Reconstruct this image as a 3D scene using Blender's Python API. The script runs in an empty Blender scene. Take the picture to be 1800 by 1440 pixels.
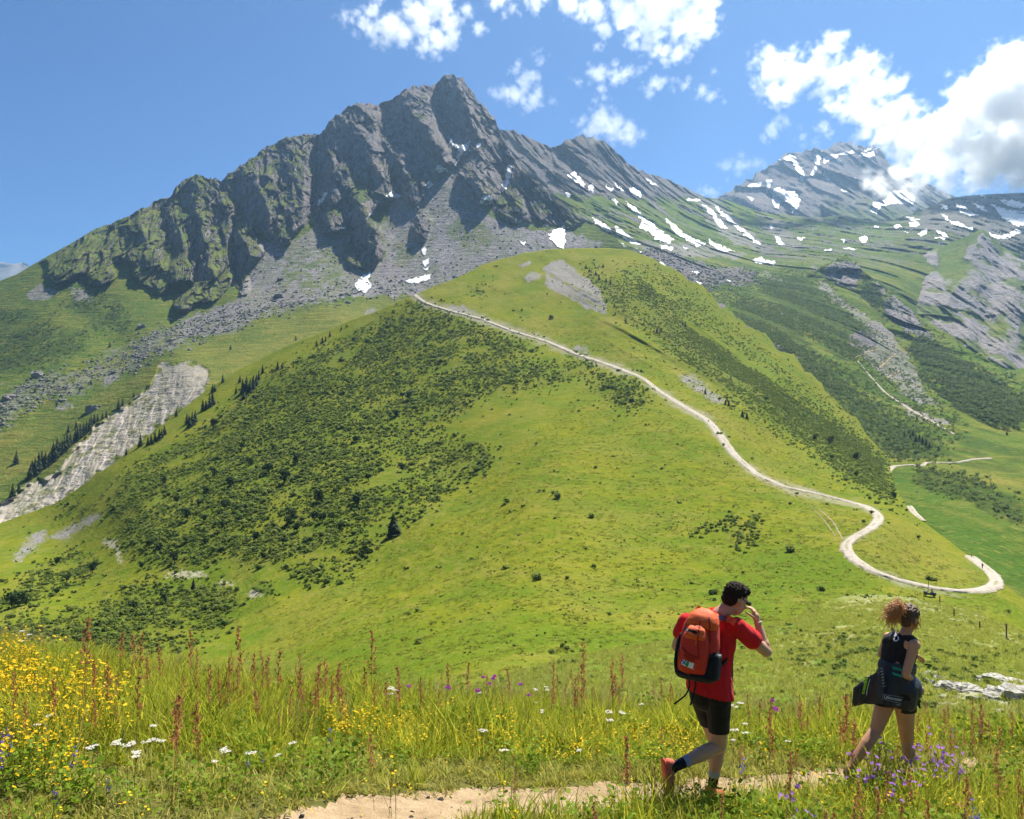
import bpy, bmesh, math, random
import numpy as np
from mathutils import Vector, Matrix, Euler
R = math.radians
random.seed(7)
rng = np.random.default_rng(11)
scene = bpy.context.scene
C = scene.collection

# ---------------------------------------------------------------- camera, sky, sun, exposure
FPX, HOR = 1500.0, 720.0            # focal length and horizon row for an 1800 x 1440 frame
cam = bpy.data.cameras.new('camera')
cam.sensor_fit = 'HORIZONTAL'; cam.sensor_width = 36.0; cam.lens = 36.0 * FPX / 1800.0
cam.clip_start = 0.1; cam.clip_end = 60000
camo = bpy.data.objects.new('camera', cam); C.objects.link(camo)
camo.location = (0, 0, 0); camo.rotation_euler = (R(90), 0, 0)
scene.camera = camo

SUN_EL, SUN_AZ = 57.0, 33.0         # azimuth clockwise from the view direction
world = bpy.data.worlds.new('World'); scene.world = world; world.use_nodes = True
wn = world.node_tree; wn.nodes.clear()
sky = wn.nodes.new('ShaderNodeTexSky'); sky.sky_type = 'NISHITA'; sky.sun_disc = False
sky.sun_elevation = R(SUN_EL); sky.sun_rotation = R(SUN_AZ)
sky.altitude = 2600; sky.air_density = 0.9; sky.dust_density = 0.6; sky.ozone_density = 7.0
bg = wn.nodes.new('ShaderNodeBackground'); bg.inputs['Strength'].default_value = 0.052
wo = wn.nodes.new('ShaderNodeOutputWorld')
tint = wn.nodes.new('ShaderNodeMix'); tint.data_type = 'RGBA'; tint.blend_type = 'MULTIPLY'; tint.inputs[0].default_value = 1.0; tint.inputs[7].default_value = (.52, .80, 1.0, 1)   # clear alpine air
wn.links.new(sky.outputs[0], tint.inputs[6]); wn.links.new(tint.outputs[2], bg.inputs[0]); wn.links.new(bg.outputs[0], wo.inputs[0])

sun = bpy.data.lights.new('sun', 'SUN'); sun.energy = 5.0; sun.angle = R(0.53); sun.color = (1.0, 0.94, 0.82)
suno = bpy.data.objects.new('sun', sun); C.objects.link(suno)
to_sun = Vector((math.cos(R(SUN_EL)) * math.sin(R(SUN_AZ)), math.cos(R(SUN_EL)) * math.cos(R(SUN_AZ)), math.sin(R(SUN_EL))))
suno.rotation_euler = to_sun.to_track_quat('Z', 'Y').to_euler()

vs = scene.view_settings
vs.view_transform = 'Standard'; vs.look = 'None'; vs.gamma = 1.0; vs.use_curve_mapping = False
vs.exposure = 1.2
cy = scene.cycles
cy.use_denoising = True
cy.max_bounces = 10; cy.diffuse_bounces = 3; cy.glossy_bounces = 2; cy.transmission_bounces = 4
cy.transparent_max_bounces = 12; cy.volume_bounces = 7
cy.volume_step_rate = 3.0; cy.volume_max_steps = 128
cy.use_adaptive_sampling = True; cy.adaptive_threshold = 0.02
cy.sample_clamp_indirect = 6.0
scene.render.film_transparent = False

# ---------------------------------------------------------------- helpers: noise, raster masks, meshes
_prm = np.random.default_rng(5).permutation(256).astype(np.int32); _prm = np.concatenate([_prm, _prm, _prm])
_gr = np.random.default_rng(6).normal(size=(256, 3)); _gr /= np.linalg.norm(_gr, axis=1)[:, None]; _gr = (_gr * 1.6).astype(np.float32)
_gx, _gy, _gz = [np.ascontiguousarray(_gr[:, i]) for i in range(3)]
def perlin(x, y, z=0.0):
    flatz = np.ndim(z) == 0
    x = np.asarray(x, np.float32); y = np.asarray(y, np.float32)
    if x.shape != y.shape: x, y = np.broadcast_arrays(x, y)
    xi = np.floor(x); yi = np.floor(y); xf = x - xi; yf = y - yi
    xi = xi.astype(np.int32) & 255; yi = yi.astype(np.int32) & 255
    f = lambda t: t * t * t * (t * (t * 6 - 15) + 10)
    u, v = f(xf), f(yf); A0, A1 = _prm[xi] + yi, _prm[xi + 1] + yi
    h = (_prm[A0], _prm[A0 + 1], _prm[A1], _prm[A1 + 1])
    if flatz: zi = int(math.floor(z)); zf = np.float32(z - zi); zi &= 255
    else:
        z = np.asarray(z, np.float32); zi = np.floor(z); zf = z - zi; zi = zi.astype(np.int32) & 255
    def plane(k):
        zz = zf - k
        q = []
        for hh, dx, dy in zip(h, (0, 0, 1, 1), (0, 1, 0, 1)):
            g = _prm[hh + zi + k]
            q.append(_gx[g] * (xf - dx) + _gy[g] * (yf - dy) + _gz[g] * zz)
        a = q[0] + u * (q[2] - q[0]); b = q[1] + u * (q[3] - q[1])
        return a + v * (b - a)
    p0 = plane(0)
    if flatz and zf < 1e-4: return p0
    return p0 + f(zf) * (plane(1) - p0)
def fbm(x, y, z=0.0, oct=4, gain=0.5, lac=2.03):
    s, a = 0.0, 1.0
    for k in range(oct):
        s = s + a * perlin(x, y, np.round(z + 7.3 * k) if np.ndim(z) == 0 else z + 7.3 * k); x = x * lac; y = y * lac; z = z * lac; a *= gain
    return s
def ridged(x, y, z=0.0, oct=4, gain=0.5, lac=2.07):
    s, a = 0.0, 1.0
    for k in range(oct):
        s = s + a * (1 - 2 * np.abs(perlin(x, y, np.round(z + 3.7 * k) + k if np.ndim(z) == 0 else z + 3.7 * k))); x = x * lac; y = y * lac; z = z * lac; a *= gain
    return s
def facet(u, w, seed=0, tilt=1.0):
    """broken rock: every cell of a jittered grid is its own tilted plane"""
    u = np.asarray(u, np.float32); w = np.asarray(w, np.float32); iu = np.floor(u).astype(np.int32); iw = np.floor(w).astype(np.int32)
    best = np.full(u.shape, 9e9, np.float32); h = np.zeros(u.shape, np.float32)
    for du in (-1, 0, 1):
        for dw in (-1, 0, 1):
            c = _prm[_prm[(iu + du) & 255] + ((iw + dw + seed * 17) & 255)]
            cu = u - (iu + du + .5 + .62 * _gx[c]*.6); cw = w - (iw + dw + .5 + .62 * _gy[c]*.6); d = cu * cu + cw * cw; m = d < best
            best = np.where(m, d, best); h = np.where(m, .55 * _gz[c] + tilt * (_gx[(c * 7 + 3) & 255] * cu + _gy[(c * 11 + 5) & 255] * cw), h)
    return h
def sstep(a, b, x):
    t = np.clip((x - a) / (b - a), 0, 1); return t * t * (3 - 2 * t)

PX0, PX1 = -400, 2200               # map canvas of the land cover, in photo columns
def polyfill(arr, pts, val=1.0):
    p = (np.array(pts, float) - [PX0, 0]) / 2
    x0, x1 = int(max(0, p[:, 0].min() - 1)), int(min(arr.shape[1] - 1, p[:, 0].max() + 2))
    y0, y1 = int(max(0, p[:, 1].min() - 1)), int(min(719, p[:, 1].max() + 2))
    if x1 <= x0 or y1 <= y0: return
    X, Y = np.meshgrid(np.arange(x0, x1) + .5, np.arange(y0, y1) + .5)
    ins = np.zeros(X.shape, bool)
    for i in range(len(p)):
        (ax, ay), (bx, by) = p[i], p[(i + 1) % len(p)]
        if ay == by: continue
        c = (ay > Y) != (by > Y)
        ins ^= c & (X < (bx - ax) * (Y - ay) / (by - ay) + ax)
    sub = arr[y0:y1, x0:x1]
    sub[ins] = val
def blur(a, r, n=2):
    r = max(1, int(round(r / 2)))
    for _ in range(n):
        for ax in (0, 1):
            c = np.cumsum(np.pad(a, [(r + 1, r) if k == ax else (0, 0) for k in (0, 1)], mode='edge'), axis=ax)
            a = ((c[2 * r + 1:] - c[:-2 * r - 1]) if ax == 0 else (c[:, 2 * r + 1:] - c[:, :-2 * r - 1])) / (2 * r + 1)
    return a
def mask(polys, r=3, val=None):
    a = np.zeros((720, (PX1 - PX0) // 2))
    for i, p in enumerate(polys): polyfill(a, p, 1.0 if val is None else val[i])
    return blur(a, r) if r > 0 else a
def look(a, px, py):
    x = np.clip((px - PX0) / 2 - .5, 0, a.shape[1] - 1.001); y = np.clip(py / 2 - .5, 0, 718.999)
    xi, yi = x.astype(int), y.astype(int); xf, yf = x - xi, y - yi
    return (a[yi, xi] * (1 - xf) + a[yi, xi + 1] * xf) * (1 - yf) + (a[yi + 1, xi] * (1 - xf) + a[yi + 1, xi + 1] * xf) * yf
def polydist(px, py, line):
    """distance to a polyline and the position 0..1 along it, in map columns and rows"""
    best = np.full(px.shape, 1e9); tt = np.zeros(px.shape); side = np.zeros(px.shape)
    n = len(line) - 1
    for i in range(n):
        (ax, ay), (bx, by) = line[i], line[i + 1]
        dx, dy = bx - ax, by - ay
        t = np.clip(((px - ax) * dx + (py - ay) * dy) / (dx * dx + dy * dy), 0, 1)
        qx, qy = px - ax - t * dx, py - ay - t * dy
        d = np.hypot(qx, qy); m = d < best
        best[m] = d[m]; tt[m] = ((i + t) / n)[m]; side[m] = (dx * qy - dy * qx)[m]
    return best, tt, side
def rbf(ctrl):
    c = np.array(ctrl, float); P = c[:, :2] / 1000.0; v = np.log(c[:, 2]); n = len(P)
    def K(r): return np.where(r > 0, r * r * np.log(np.maximum(r, 1e-9)), 0)
    A = np.zeros((n + 3, n + 3))
    A[:n, :n] = K(np.hypot(P[:, None, 0] - P[None, :, 0], P[:, None, 1] - P[None, :, 1])) + np.eye(n) * 2e-4
    A[:n, n] = A[n, :n] = 1; A[:n, n + 1:] = P; A[n + 1:, :n] = P.T
    w = np.linalg.solve(A, np.concatenate([v, [0, 0, 0]]))
    def ev(px, py):
        x, y = np.asarray(px, float) / 1000, np.asarray(py, float) / 1000
        s = w[n] + w[n + 1] * x + w[n + 2] * y
        for i in range(n): s = s + w[i] * K(np.hypot(x - P[i, 0], y - P[i, 1]))
        return np.exp(s)
    return ev
def ray(px, py, d):
    px, py, d = np.broadcast_arrays(np.asarray(px, float), np.asarray(py, float), np.asarray(d, float))
    return np.stack([(px - 900) / FPX * d, d, (HOR - py) / FPX * d], -1)
def mesh_np(name, V, F, mat=None, smooth=True, attrs=None, mats=None, midx=None):
    """mesh from arrays; F is an (n,3) or (n,4) index array"""
    V = np.asarray(V, np.float32).reshape(-1, 3); F = np.asarray(F, np.int32)
    me = bpy.data.meshes.new(name); k = F.shape[1]
    me.vertices.add(len(V)); me.vertices.foreach_set('co', V.ravel())
    me.loops.add(F.size); me.loops.foreach_set('vertex_index', F.ravel())
    me.polygons.add(len(F)); me.polygons.foreach_set('loop_start', np.arange(0, F.size, k, dtype=np.int32))
    me.polygons.foreach_set('loop_total', np.full(len(F), k, np.int32))
    if smooth: me.polygons.foreach_set('use_smooth', np.ones(len(F), bool))
    for m in (mats or ([mat] if mat else [])): me.materials.append(m)
    if midx is not None: me.polygons.foreach_set('material_index', np.asarray(midx, np.int32))
    for an, arr in (attrs or {}).items():
        arr = np.asarray(arr, np.float32)
        if arr.ndim == 1:
            me.attributes.new(an, 'FLOAT', 'POINT').data.foreach_set('value', arr)
        else:
            if arr.shape[1] == 3: arr = np.concatenate([arr, np.ones((len(arr), 1), np.float32)], 1)
            me.attributes.new(an, 'FLOAT_COLOR', 'POINT').data.foreach_set('color', arr.ravel())
    me.update(calc_edges=True); me.validate()
    return me
def link(name, data, parent=None, loc=None, rot=None, scale=None):
    o = bpy.data.objects.new(name, data); C.objects.link(o)
    if parent: o.parent = parent
    if loc is not None: o.location = loc
    if rot is not None: o.rotation_euler = rot
    if scale is not None: o.scale = scale if hasattr(scale, '__len__') else (scale,) * 3
    return o
def tag(o, label=None, cat=None, group=None, kind=None):
    if label: o['label'] = label
    if cat: o['category'] = cat
    if group: o['group'] = group
    if kind: o['kind'] = kind
    return o
def gridfaces(nr, nc):
    i = np.arange(nr * nc).reshape(nr, nc)
    return np.stack([i[:-1, :-1], i[:-1, 1:], i[1:, 1:], i[1:, :-1]], -1).reshape(-1, 4)

# ---------------------------------------------------------------- node helpers
class NT:
    def __init__(s, name):
        s.m = bpy.data.materials.new(name); s.m.use_nodes = True; s.t = s.m.node_tree; s.t.nodes.clear()
        s.out = s.t.nodes.new('ShaderNodeOutputMaterial')
    def n(s, typ, **kw):
        nd = s.t.nodes.new('ShaderNode' + typ)
        for k, v in kw.items(): setattr(nd, k, v)
        return nd
    def set(s, sock, v):
        if v is None: return
        if isinstance(v, bpy.types.NodeSocket): s.t.links.new(v, sock)
        elif hasattr(v, '__len__') and len(v) == 3 and sock.type == 'RGBA': sock.default_value = (*v, 1)
        else: sock.default_value = v
    def coords(s, kind='Object'): return s.n('TexCoord').outputs[kind]
    def mapping(s, vec, scale=(1, 1, 1), rot=(0, 0, 0)):
        m = s.n('Mapping'); s.set(m.inputs['Vector'], vec); m.inputs['Scale'].default_value = scale; m.inputs['Rotation'].default_value = rot
        return m.outputs[0]
    def noise(s, vec, scale, detail=4, rough=.55, dist=0, col=False):
        t = s.n('TexNoise'); s.set(t.inputs['Vector'], vec); s.set(t.inputs['Scale'], scale); t.inputs['Detail'].default_value = detail
        t.inputs['Roughness'].default_value = rough; t.inputs['Distortion'].default_value = dist
        return t.outputs['Color' if col else 'Fac']
    def voro(s, vec, scale, feature='F1', out='Distance'):
        t = s.n('TexVoronoi', feature=feature); s.set(t.inputs['Vector'], vec); s.set(t.inputs['Scale'], scale); return t.outputs[out]
    def attr(s, name, out='Color'): return s.n('Attribute', attribute_name=name).outputs[out]
    def sep(s, col):
        x = s.n('SeparateColor'); s.set(x.inputs[0], col); return x.outputs
    def math(s, op, a, b=None, clamp=False):
        m = s.n('Math', operation=op, use_clamp=clamp); s.set(m.inputs[0], a); s.set(m.inputs[1], b); return m.outputs[0]
    def mr(s, v, a, b, c=0.0, d=1.0):
        m = s.n('MapRange'); s.set(m.inputs[0], v)
        for i, q in enumerate((a, b, c, d)): s.set(m.inputs[i + 1], q)
        return m.outputs[0]
    def mix(s, f, a, b, mode='MIX'):
        m = s.n('Mix', data_type='RGBA', blend_type=mode); s.set(m.inputs[0], f); s.set(m.inputs[6], a); s.set(m.inputs[7], b); return m.outputs[2]
    def bump(s, h, dist, strength=1.0, nrm=None):
        b = s.n('Bump'); s.set(b.inputs['Height'], h); b.inputs['Distance'].default_value = dist; b.inputs['Strength'].default_value = strength
        if nrm is not None: s.set(b.inputs['Normal'], nrm)
        return b.outputs[0]
    def bsdf(s, col, rough=.8, nrm=None, spec=.3, **kw):
        b = s.n('BsdfPrincipled'); s.set(b.inputs['Base Color'], col); s.set(b.inputs['Roughness'], rough); s.set(b.inputs['Normal'], nrm)
        b.inputs['Specular IOR Level'].default_value = spec
        for k, v in kw.items(): s.set(b.inputs[k], v)
        return b.outputs[0]
    def done(s, sh):
        s.t.links.new(sh, s.out.inputs[0]); return s.m
    def leaf(s, col, trans=.35, rough=.6, nrm=None, spec=.06):
        a = s.bsdf(col, rough, nrm, spec); t = s.n('BsdfTranslucent'); s.set(t.inputs['Color'], col)
        m = s.n('MixShader'); m.inputs[0].default_value = trans
        s.t.links.new(a, m.inputs[1]); s.t.links.new(t.outputs[0], m.inputs[2]); return s.done(m.outputs[0])
def flat(name, col, rough=.7, spec=.3, var=.12, scale=30, bump=0.0, bscale=200, **kw):
    t = NT(name); co = t.coords(); n = t.noise(co, scale, 3)
    c = t.mix(n, tuple(x * (1 - var) for x in col), tuple(min(1, x * (1 + var)) for x in col))
    nr = t.bump(t.noise(co, bscale, 3), bump) if bump else None
    return t.done(t.bsdf(c, rough, nr, spec, **kw))
# ---------------------------------------------------------------- terrain material
def terrain_mat(name, fine, g1, g2, lush, dry, rock1, rock2, scree, soil, bumpd, strata=(0, 0, 0)):
    """fine: size in metres of the smallest tuft or stone the surface shows"""
    t = NT(name); co = t.coords()
    c1 = t.sep(t.attr('cover')); c2 = t.sep(t.attr('cover2'))
    nf = t.noise(co, 1 / fine, 5, .65); nm = t.noise(co, 1 / (fine * 7), 4, .6, .3); nl = t.noise(co, 1 / (fine * 45), 3, .55)
    grass = t.mix(t.mr(nm, .35, .65), g1, g2)
    grass = t.mix(t.mr(nl, .38, .62, 0, .75), grass, lush)
    grass = t.mix(t.mr(t.noise(co, 1 / (fine * 16), 4, .6, .5), .54, .68, 0, .45), grass, t.mix(.5, dry, g2))
    ter = t.noise(t.mapping(co, (.10, .10, 1.0)), 1 / (fine * 1.6), 4, .6, .2)                       # contour-following terraces trodden by cattle
    grass = t.mix(t.mr(ter, .52, .66, 0, .42), grass, dry); grass = t.mix(t.mr(ter, .46, .36, 0, .35), grass, lush)
    grass = t.mix(c2[1], grass, lush)
    grass = t.mix(t.math('MULTIPLY', c2[0], t.mr(nm, .3, .6, .55, 1)), grass, dry)
    grass = t.mix(c2[2], grass, t.mix(nm, (.030, .052, .013), (.055, .085, .022)))
    grass = t.mix(t.mr(nf, .40, .64, 0, .75), grass, t.mix(.6, grass, (.03, .05, .006)))
    grass = t.mix(t.mr(t.noise(co, 1 / (fine * 2.3), 3, .6), .56, .72, 0, .5), grass, dry)
    vs_ = t.mapping(co, (1, 1, .28), strata)
    nr = t.noise(vs_, 1 / (fine * 4), 6, .62, .4)
    rock = t.mix(t.mr(nr, .34, .68), rock1, rock2)
    rock = t.mix(t.mr(nl, .4, .65, 0, .45), rock, tuple(x * f for x, f in zip(rock2, (1.1, .98, .86))))
    cell = t.voro(co, 1 / (fine * 1.2), 'F1', 'Color')
    sc = t.mix(t.sep(cell)[0], tuple(x * .55 for x in scree), tuple(min(.8, x * 1.25) for x in scree)); sc = t.mix(t.mr(nm, .5, .7, 0, .6), sc, t.mix(.4, grass, scree))
    so = t.mix(nm, tuple(x * .75 for x in soil), tuple(min(.85, x * 1.2) for x in soil))
    col = t.mix(c1[1], grass, sc)
    col = t.mix(c1[2], col, so)
    col = t.mix(c1[0], col, rock)
    h = t.math('ADD', t.math('ADD', t.math('MULTIPLY', nf, .6), t.math('MULTIPLY', nm, 1.4)), t.math('MULTIPLY', ter, 1.2))
    hr = t.math('ADD', h, t.math('MULTIPLY', t.math('MULTIPLY', nr, c1[0]), 3.5))
    return t.done(t.bsdf(col, .95, t.bump(hr, bumpd), .02))
G1, G2, LUSH, DRY = (.134, .160, .010), (.196, .200, .012), (.088, .146, .010), (.25, .21, .05)
ROCK1, ROCK2, SCREE, SOIL = (.070, .070, .078), (.195, .185, .185), (.235, .220, .215), (.44, .385, .335)
MAT_HILL = terrain_mat('hill_turf', .55, G1, G2, LUSH, DRY, ROCK1, ROCK2, SCREE, SOIL, .25)
MAT_MOUNT = terrain_mat('mountain_rock', 2.6, (.085, .120, .022), (.130, .150, .026), (.06, .11, .02), DRY, (.075, .073, .084), (.235, .217, .217), (.215, .200, .205), SOIL, 2.2, (0, R(25), 0))
MAT_RIGHT = terrain_mat('valley_slope', 2.0, (.095, .135, .020), (.135, .165, .022), (.06, .125, .016), DRY, (.070, .070, .080), (.21, .20, .20), (.23, .215, .21), SOIL, 1.8, (0, R(-20), 0))
MAT_LIT_MARL = terrain_mat('lit_marl_slope', 2.0, (.095, .135, .022), (.135, .165, .024), (.06, .125, .018), DRY, (.120, .115, .125), (.30, .288, .292), (.23, .215, .21), SOIL, 1.6, (0, R(-20), 0))  # pale marl; rock tones lightened to offset shade on faces turned from the sun
MAT_NEAR = terrain_mat('knoll_turf', .22, (.12, .155, .016), (.19, .205, .024), (.075, .14, .012), (.30, .29, .12), (.30, .28, .26), (.60, .57, .54), SCREE, SOIL, .10)

def snow_mat():
    t = NT('old_snow'); co = t.coords(); n = t.noise(co, .12, 4)
    return t.done(t.bsdf(t.mix(t.mr(t.noise(co, .03, 5, .65), .35, .65), (.56, .56, .56), t.mix(n, (.70, .72, .75), (.84, .85, .86))), .55, t.bump(t.noise(co, .25, 3), .5), .2))
MAT_SNOW = snow_mat()

# ---------------------------------------------------------------- terrain sheets
LAYERS = {}
def sheet(name, top, bot, ctrl, px0, px1, nc, nr, mat, relief=None, cover=None, topnoise=None, back=(8, .06, .9), label=None):
    px = np.linspace(px0, px1, nc)
    t = np.interp(px, *np.array(top, float).T); b = np.interp(px, *np.array(bot, float).T)
    if topnoise is not None: t = t + topnoise(px)
    b = np.maximum(b, t + 8)
    v = np.linspace(0, 1, nr)[:, None]
    py = b[None] + (t - b)[None] * v; PX = np.broadcast_to(px[None], py.shape).copy()
    d = rbf(ctrl)(PX, py)
    if relief is not None: d = d - relief(PX, py, d)
    P = ray(PX, py, d)
    c1, c2 = cover(PX, py, P) if cover else (np.zeros(P.shape), np.zeros(P.shape))
    nb, step, fall = back                              # the far side, falling away behind the crest
    Pb = [P]; dt = d[-1]; zt = P[-1, :, 2]
    for k in range(1, nb + 1):
        dk = dt * (1 + step * k); zk = zt - (dk - dt) * fall * min(1, .35 + .2 * k)
        Pb.append(np.stack([(px - 900) / FPX * dk, dk, zk], -1)[None])
    PA = np.concatenate(Pb, 0)
    rep = lambda c: np.concatenate([c, np.repeat(c[-1:], nb, 0)], 0).reshape(-1, 3)
    me = mesh_np(name, PA, gridfaces(nr + nb, nc), mat, attrs={'cover': np.clip(rep(c1), 0, 1), 'cover2': np.clip(rep(c2), 0, 1)})
    o = tag(link(name, me), kind='structure')
    du = np.gradient(P, axis=1); dv = np.gradient(P, axis=0)
    N = np.cross(du, dv); N /= np.linalg.norm(N, axis=-1, keepdims=True) + 1e-9
    LAYERS[name] = dict(o=o, px=px, t=t, b=b, nr=nr, P=P, N=N, PX=PX, PY=py, c1=c1, c2=c2)
    return o
def samp(Ln, px, py, what='P'):
    L = LAYERS[Ln]; px = np.asarray(px, float); py = np.asarray(py, float)
    ci = np.clip((px - L['px'][0]) / (L['px'][1] - L['px'][0]), 0, len(L['px']) - 1.001)
    t = np.interp(px, L['px'], L['t']); b = np.interp(px, L['px'], L['b'])
    ri = np.clip((py - b) / (t - b), 0, 1) * (L['nr'] - 1); ri = np.minimum(ri, L['nr'] - 1.001)
    a, c = ri.astype(int), ci.astype(int); fa, fc = (ri - a)[..., None], (ci - c)[..., None]; A = L[what]
    return (A[a, c] * (1 - fc) + A[a, c + 1] * fc) * (1 - fa) + (A[a + 1, c] * (1 - fc) + A[a + 1, c + 1] * fc) * fa
def spots(Ln, n, m, cond=None):
    """n random ground points on a layer, by true ground area and the weight map m"""
    L = LAYERS[Ln]; P = L['P']
    e1 = P[:-1, 1:] - P[:-1, :-1]; e2 = P[1:, :-1] - P[:-1, :-1]
    area = np.linalg.norm(np.cross(e1, e2), axis=-1)
    w = area * np.clip(look(m, L['PX'][:-1, :-1], L['PY'][:-1, :-1]) if m.shape[0] == 720 else m, 0, None)
    if cond is not None: w = w * cond
    w = w.ravel(); cum = np.cumsum(w)
    k = np.searchsorted(cum, rng.random(n) * cum[-1]); r, c = np.unravel_index(np.minimum(k, len(w) - 1), area.shape)
    f, g = rng.random((n, 1)), rng.random((n, 1))
    return (P[r, c] * (1 - f) + P[r, c + 1] * f) * (1 - g) + (P[r + 1, c] * (1 - f) + P[r + 1, c + 1] * f) * g, L['N'][r, c]

def zdepth(pts, k=None): return [(x, y) for x, y in pts]
zero = lambda PX: np.zeros(PX.shape)

# --- the rocky mountain with its scree, boulder field and the band of pasture under it
CREST = [(-360, 665), (-200, 585), (-100, 540), (0, 492), (30, 480), (60, 462), (90, 445), (130, 424), (170, 402), (200, 394), (240, 375), (300, 345), (320, 322), (345, 310),
         (365, 318), (390, 321), (410, 303), (440, 285), (470, 262), (500, 248), (540, 240), (560, 240), (585, 212), (612, 190), (640, 185), (665, 190), (690, 178),
         (710, 162), (730, 155), (765, 150), (780, 138), (797, 133), (812, 142), (830, 165), (840, 182), (855, 195), (868, 210), (874, 226), (900, 278), (933, 313), (987, 360), (1017, 383), (1060, 412), (1130, 452)]
HILLTOP = [(-360, 985), (-100, 935), (0, 920), (100, 884), (200, 814), (250, 774), (310, 729), (365, 684), (420, 650), (500, 610), (600, 570), (680, 540), (735, 515), (760, 505),
           (800, 490), (850, 465), (920, 445), (980, 437), (1050, 436), (1100, 438), (1150, 455), (1217, 500), (1290, 560), (1400, 640), (1480, 722), (1560, 802),
           (1572, 855), (1600, 900), (1620, 915), (1700, 975), (1745, 1010), (1770, 1030), (1800, 1052), (1900, 1110), (2200, 1200)]
ROCKS = [[(0, 470), (60, 462), (90, 445), (200, 380), (300, 330), (345, 290), (400, 290), (470, 240), (540, 230), (612, 170), (690, 160), (760, 130), (800, 110), (880, 200), (890, 240),
          (940, 300), (1000, 350), (1030, 385), (1005, 402), (985, 398), (950, 395), (940, 380), (925, 397), (905, 395), (888, 388), (868, 362), (868, 350), (845, 366), (822, 345), (806, 335), (800, 318),
          (812, 280), (800, 293), (782, 300), (762, 316), (745, 330), (747, 350), (735, 371), (722, 364), (708, 346), (690, 350), (664, 362), (652, 380), (668, 402), (677, 440), (662, 466),
          (640, 476), (618, 470), (602, 456), (602, 440), (616, 398), (600, 408), (575, 411), (557, 396), (556, 372), (540, 388), (522, 408), (508, 427), (490, 431), (468, 416), (448, 396),
          (440, 400), (462, 432), (462, 445), (442, 470), (432, 482), (442, 515), (430, 523), (418, 512), (414, 490), (398, 508), (380, 526), (356, 531), (342, 529), (328, 553), (312, 550),
          (304, 540), (312, 522), (340, 506), (330, 492), (300, 503), (280, 516), (250, 502), (232, 490), (240, 470), (215, 455), (195, 470), (205, 485), (178, 500), (160, 498), (150, 480),
          (138, 482), (125, 492), (100, 498), (80, 478), (85, 460)],
         [(740, 376), (756, 388), (757, 405), (746, 425), (731, 426), (721, 402)]]
RIBS = [([(612, 186), (640, 240), (668, 300), (692, 346)], 85, 46), ([(500, 246), (520, 300), (532, 350), (520, 405)], 60, 40), ([(440, 284), (462, 340), (490, 420)], 62, 40),
        ([(710, 160), (742, 215), (785, 268), (800, 290)], 75, 36), ([(797, 132), (822, 190), (852, 250), (846, 300)], 80, 36), ([(612, 308), (640, 370), (664, 430), (645, 470)], 78, 40),
        ([(390, 320), (412, 380), (440, 440), (452, 470)], 50, 36), ([(345, 310), (350, 380), (372, 470), (392, 512)], 60, 34), ([(240, 375), (262, 430), (300, 500)], 55, 40),
        ([(170, 400), (140, 450), (108, 492)], 45, 36), ([(868, 210), (900, 278), (935, 314), (1017, 384)], 70, 30), ([(838, 300), (856, 335), (866, 360)], 55, 24), ([(676, 250), (718, 310), (734, 366)], 62, 30),
        ([(300, 345), (318, 420), (322, 545)], 45, 28), ([(570, 238), (590, 300), (585, 400)], 42, 28), ([(890, 320), (905, 360), (920, 392)], 45, 26), ([(740, 378), (744, 420)], 45, 18)]
GULLIES = [([(768, 152), (776, 210), (792, 262), (806, 290)], 60, 22), ([(560, 244), (556, 320), (555, 392)], 65, 24), ([(412, 390), (412, 440), (416, 508)], 45, 12), ([(688, 190), (666, 250), (700, 330)], 40, 24),
           ([(880, 300), (888, 330), (868, 360)], 40, 18), ([(395, 330), (430, 400), (455, 430)], 30, 16)]
m_rock = mask(ROCKS, 2); m_rock_soft = mask(ROCKS, 9)
m_scar = mask([[(285, 640), (340, 640), (370, 650), (366, 672), (350, 697), (310, 722), (272, 757), (245, 777), (210, 802), (150, 852), (100, 884), (60, 907), (0, 922), (-120, 960), (-120, 940), (0, 888), (25, 873), (62, 843), (75, 850), (105, 832), (130, 792), (165, 752), (200, 727), (240, 702), (270, 667)]], 3)
m_boulder = mask([[(-300, 800), (0, 690), (80, 655), (160, 640), (235, 600), (300, 570), (380, 552), (470, 530), (560, 515), (640, 500), (740, 495), (740, 515), (640, 520), (560, 540), (470, 560), (380, 590), (300, 615), (240, 650), (180, 670), (120, 700), (60, 720), (0, 760), (-300, 880)]], 8)
m_pasture = mask([[(-300, 880), (0, 765), (120, 715), (240, 655), (300, 620), (380, 592), (470, 562), (560, 542), (735, 512), (735, 640), (300, 800), (-300, 1100)]], 5)
m_screefan = mask([[(440, 470), (470, 420), (510, 430), (560, 395), (615, 400), (600, 460), (640, 480), (680, 450), (670, 400), (700, 350), (760, 320), (810, 280), (850, 370), (900, 400), (1000, 405), (1060, 430), (1000, 460), (740, 520), (600, 520), (470, 545), (300, 600), (330, 560), (420, 525)]], 5)
m_green_lo = mask([[(480, 470), (520, 440), (590, 420), (600, 470), (620, 490), (590, 515), (540, 520), (490, 500)], [(690, 430), (725, 420), (735, 440), (720, 460), (690, 460)], [(800, 380), (860, 400), (880, 430), (820, 440), (780, 410)]], 9)
m_heath = mask([[(-300, 640), (0, 545), (90, 560), (150, 590), (140, 625), (60, 645), (0, 655), (-300, 760)], [(90, 500), (170, 510), (230, 560), (235, 590), (150, 575)]], 10)

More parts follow.
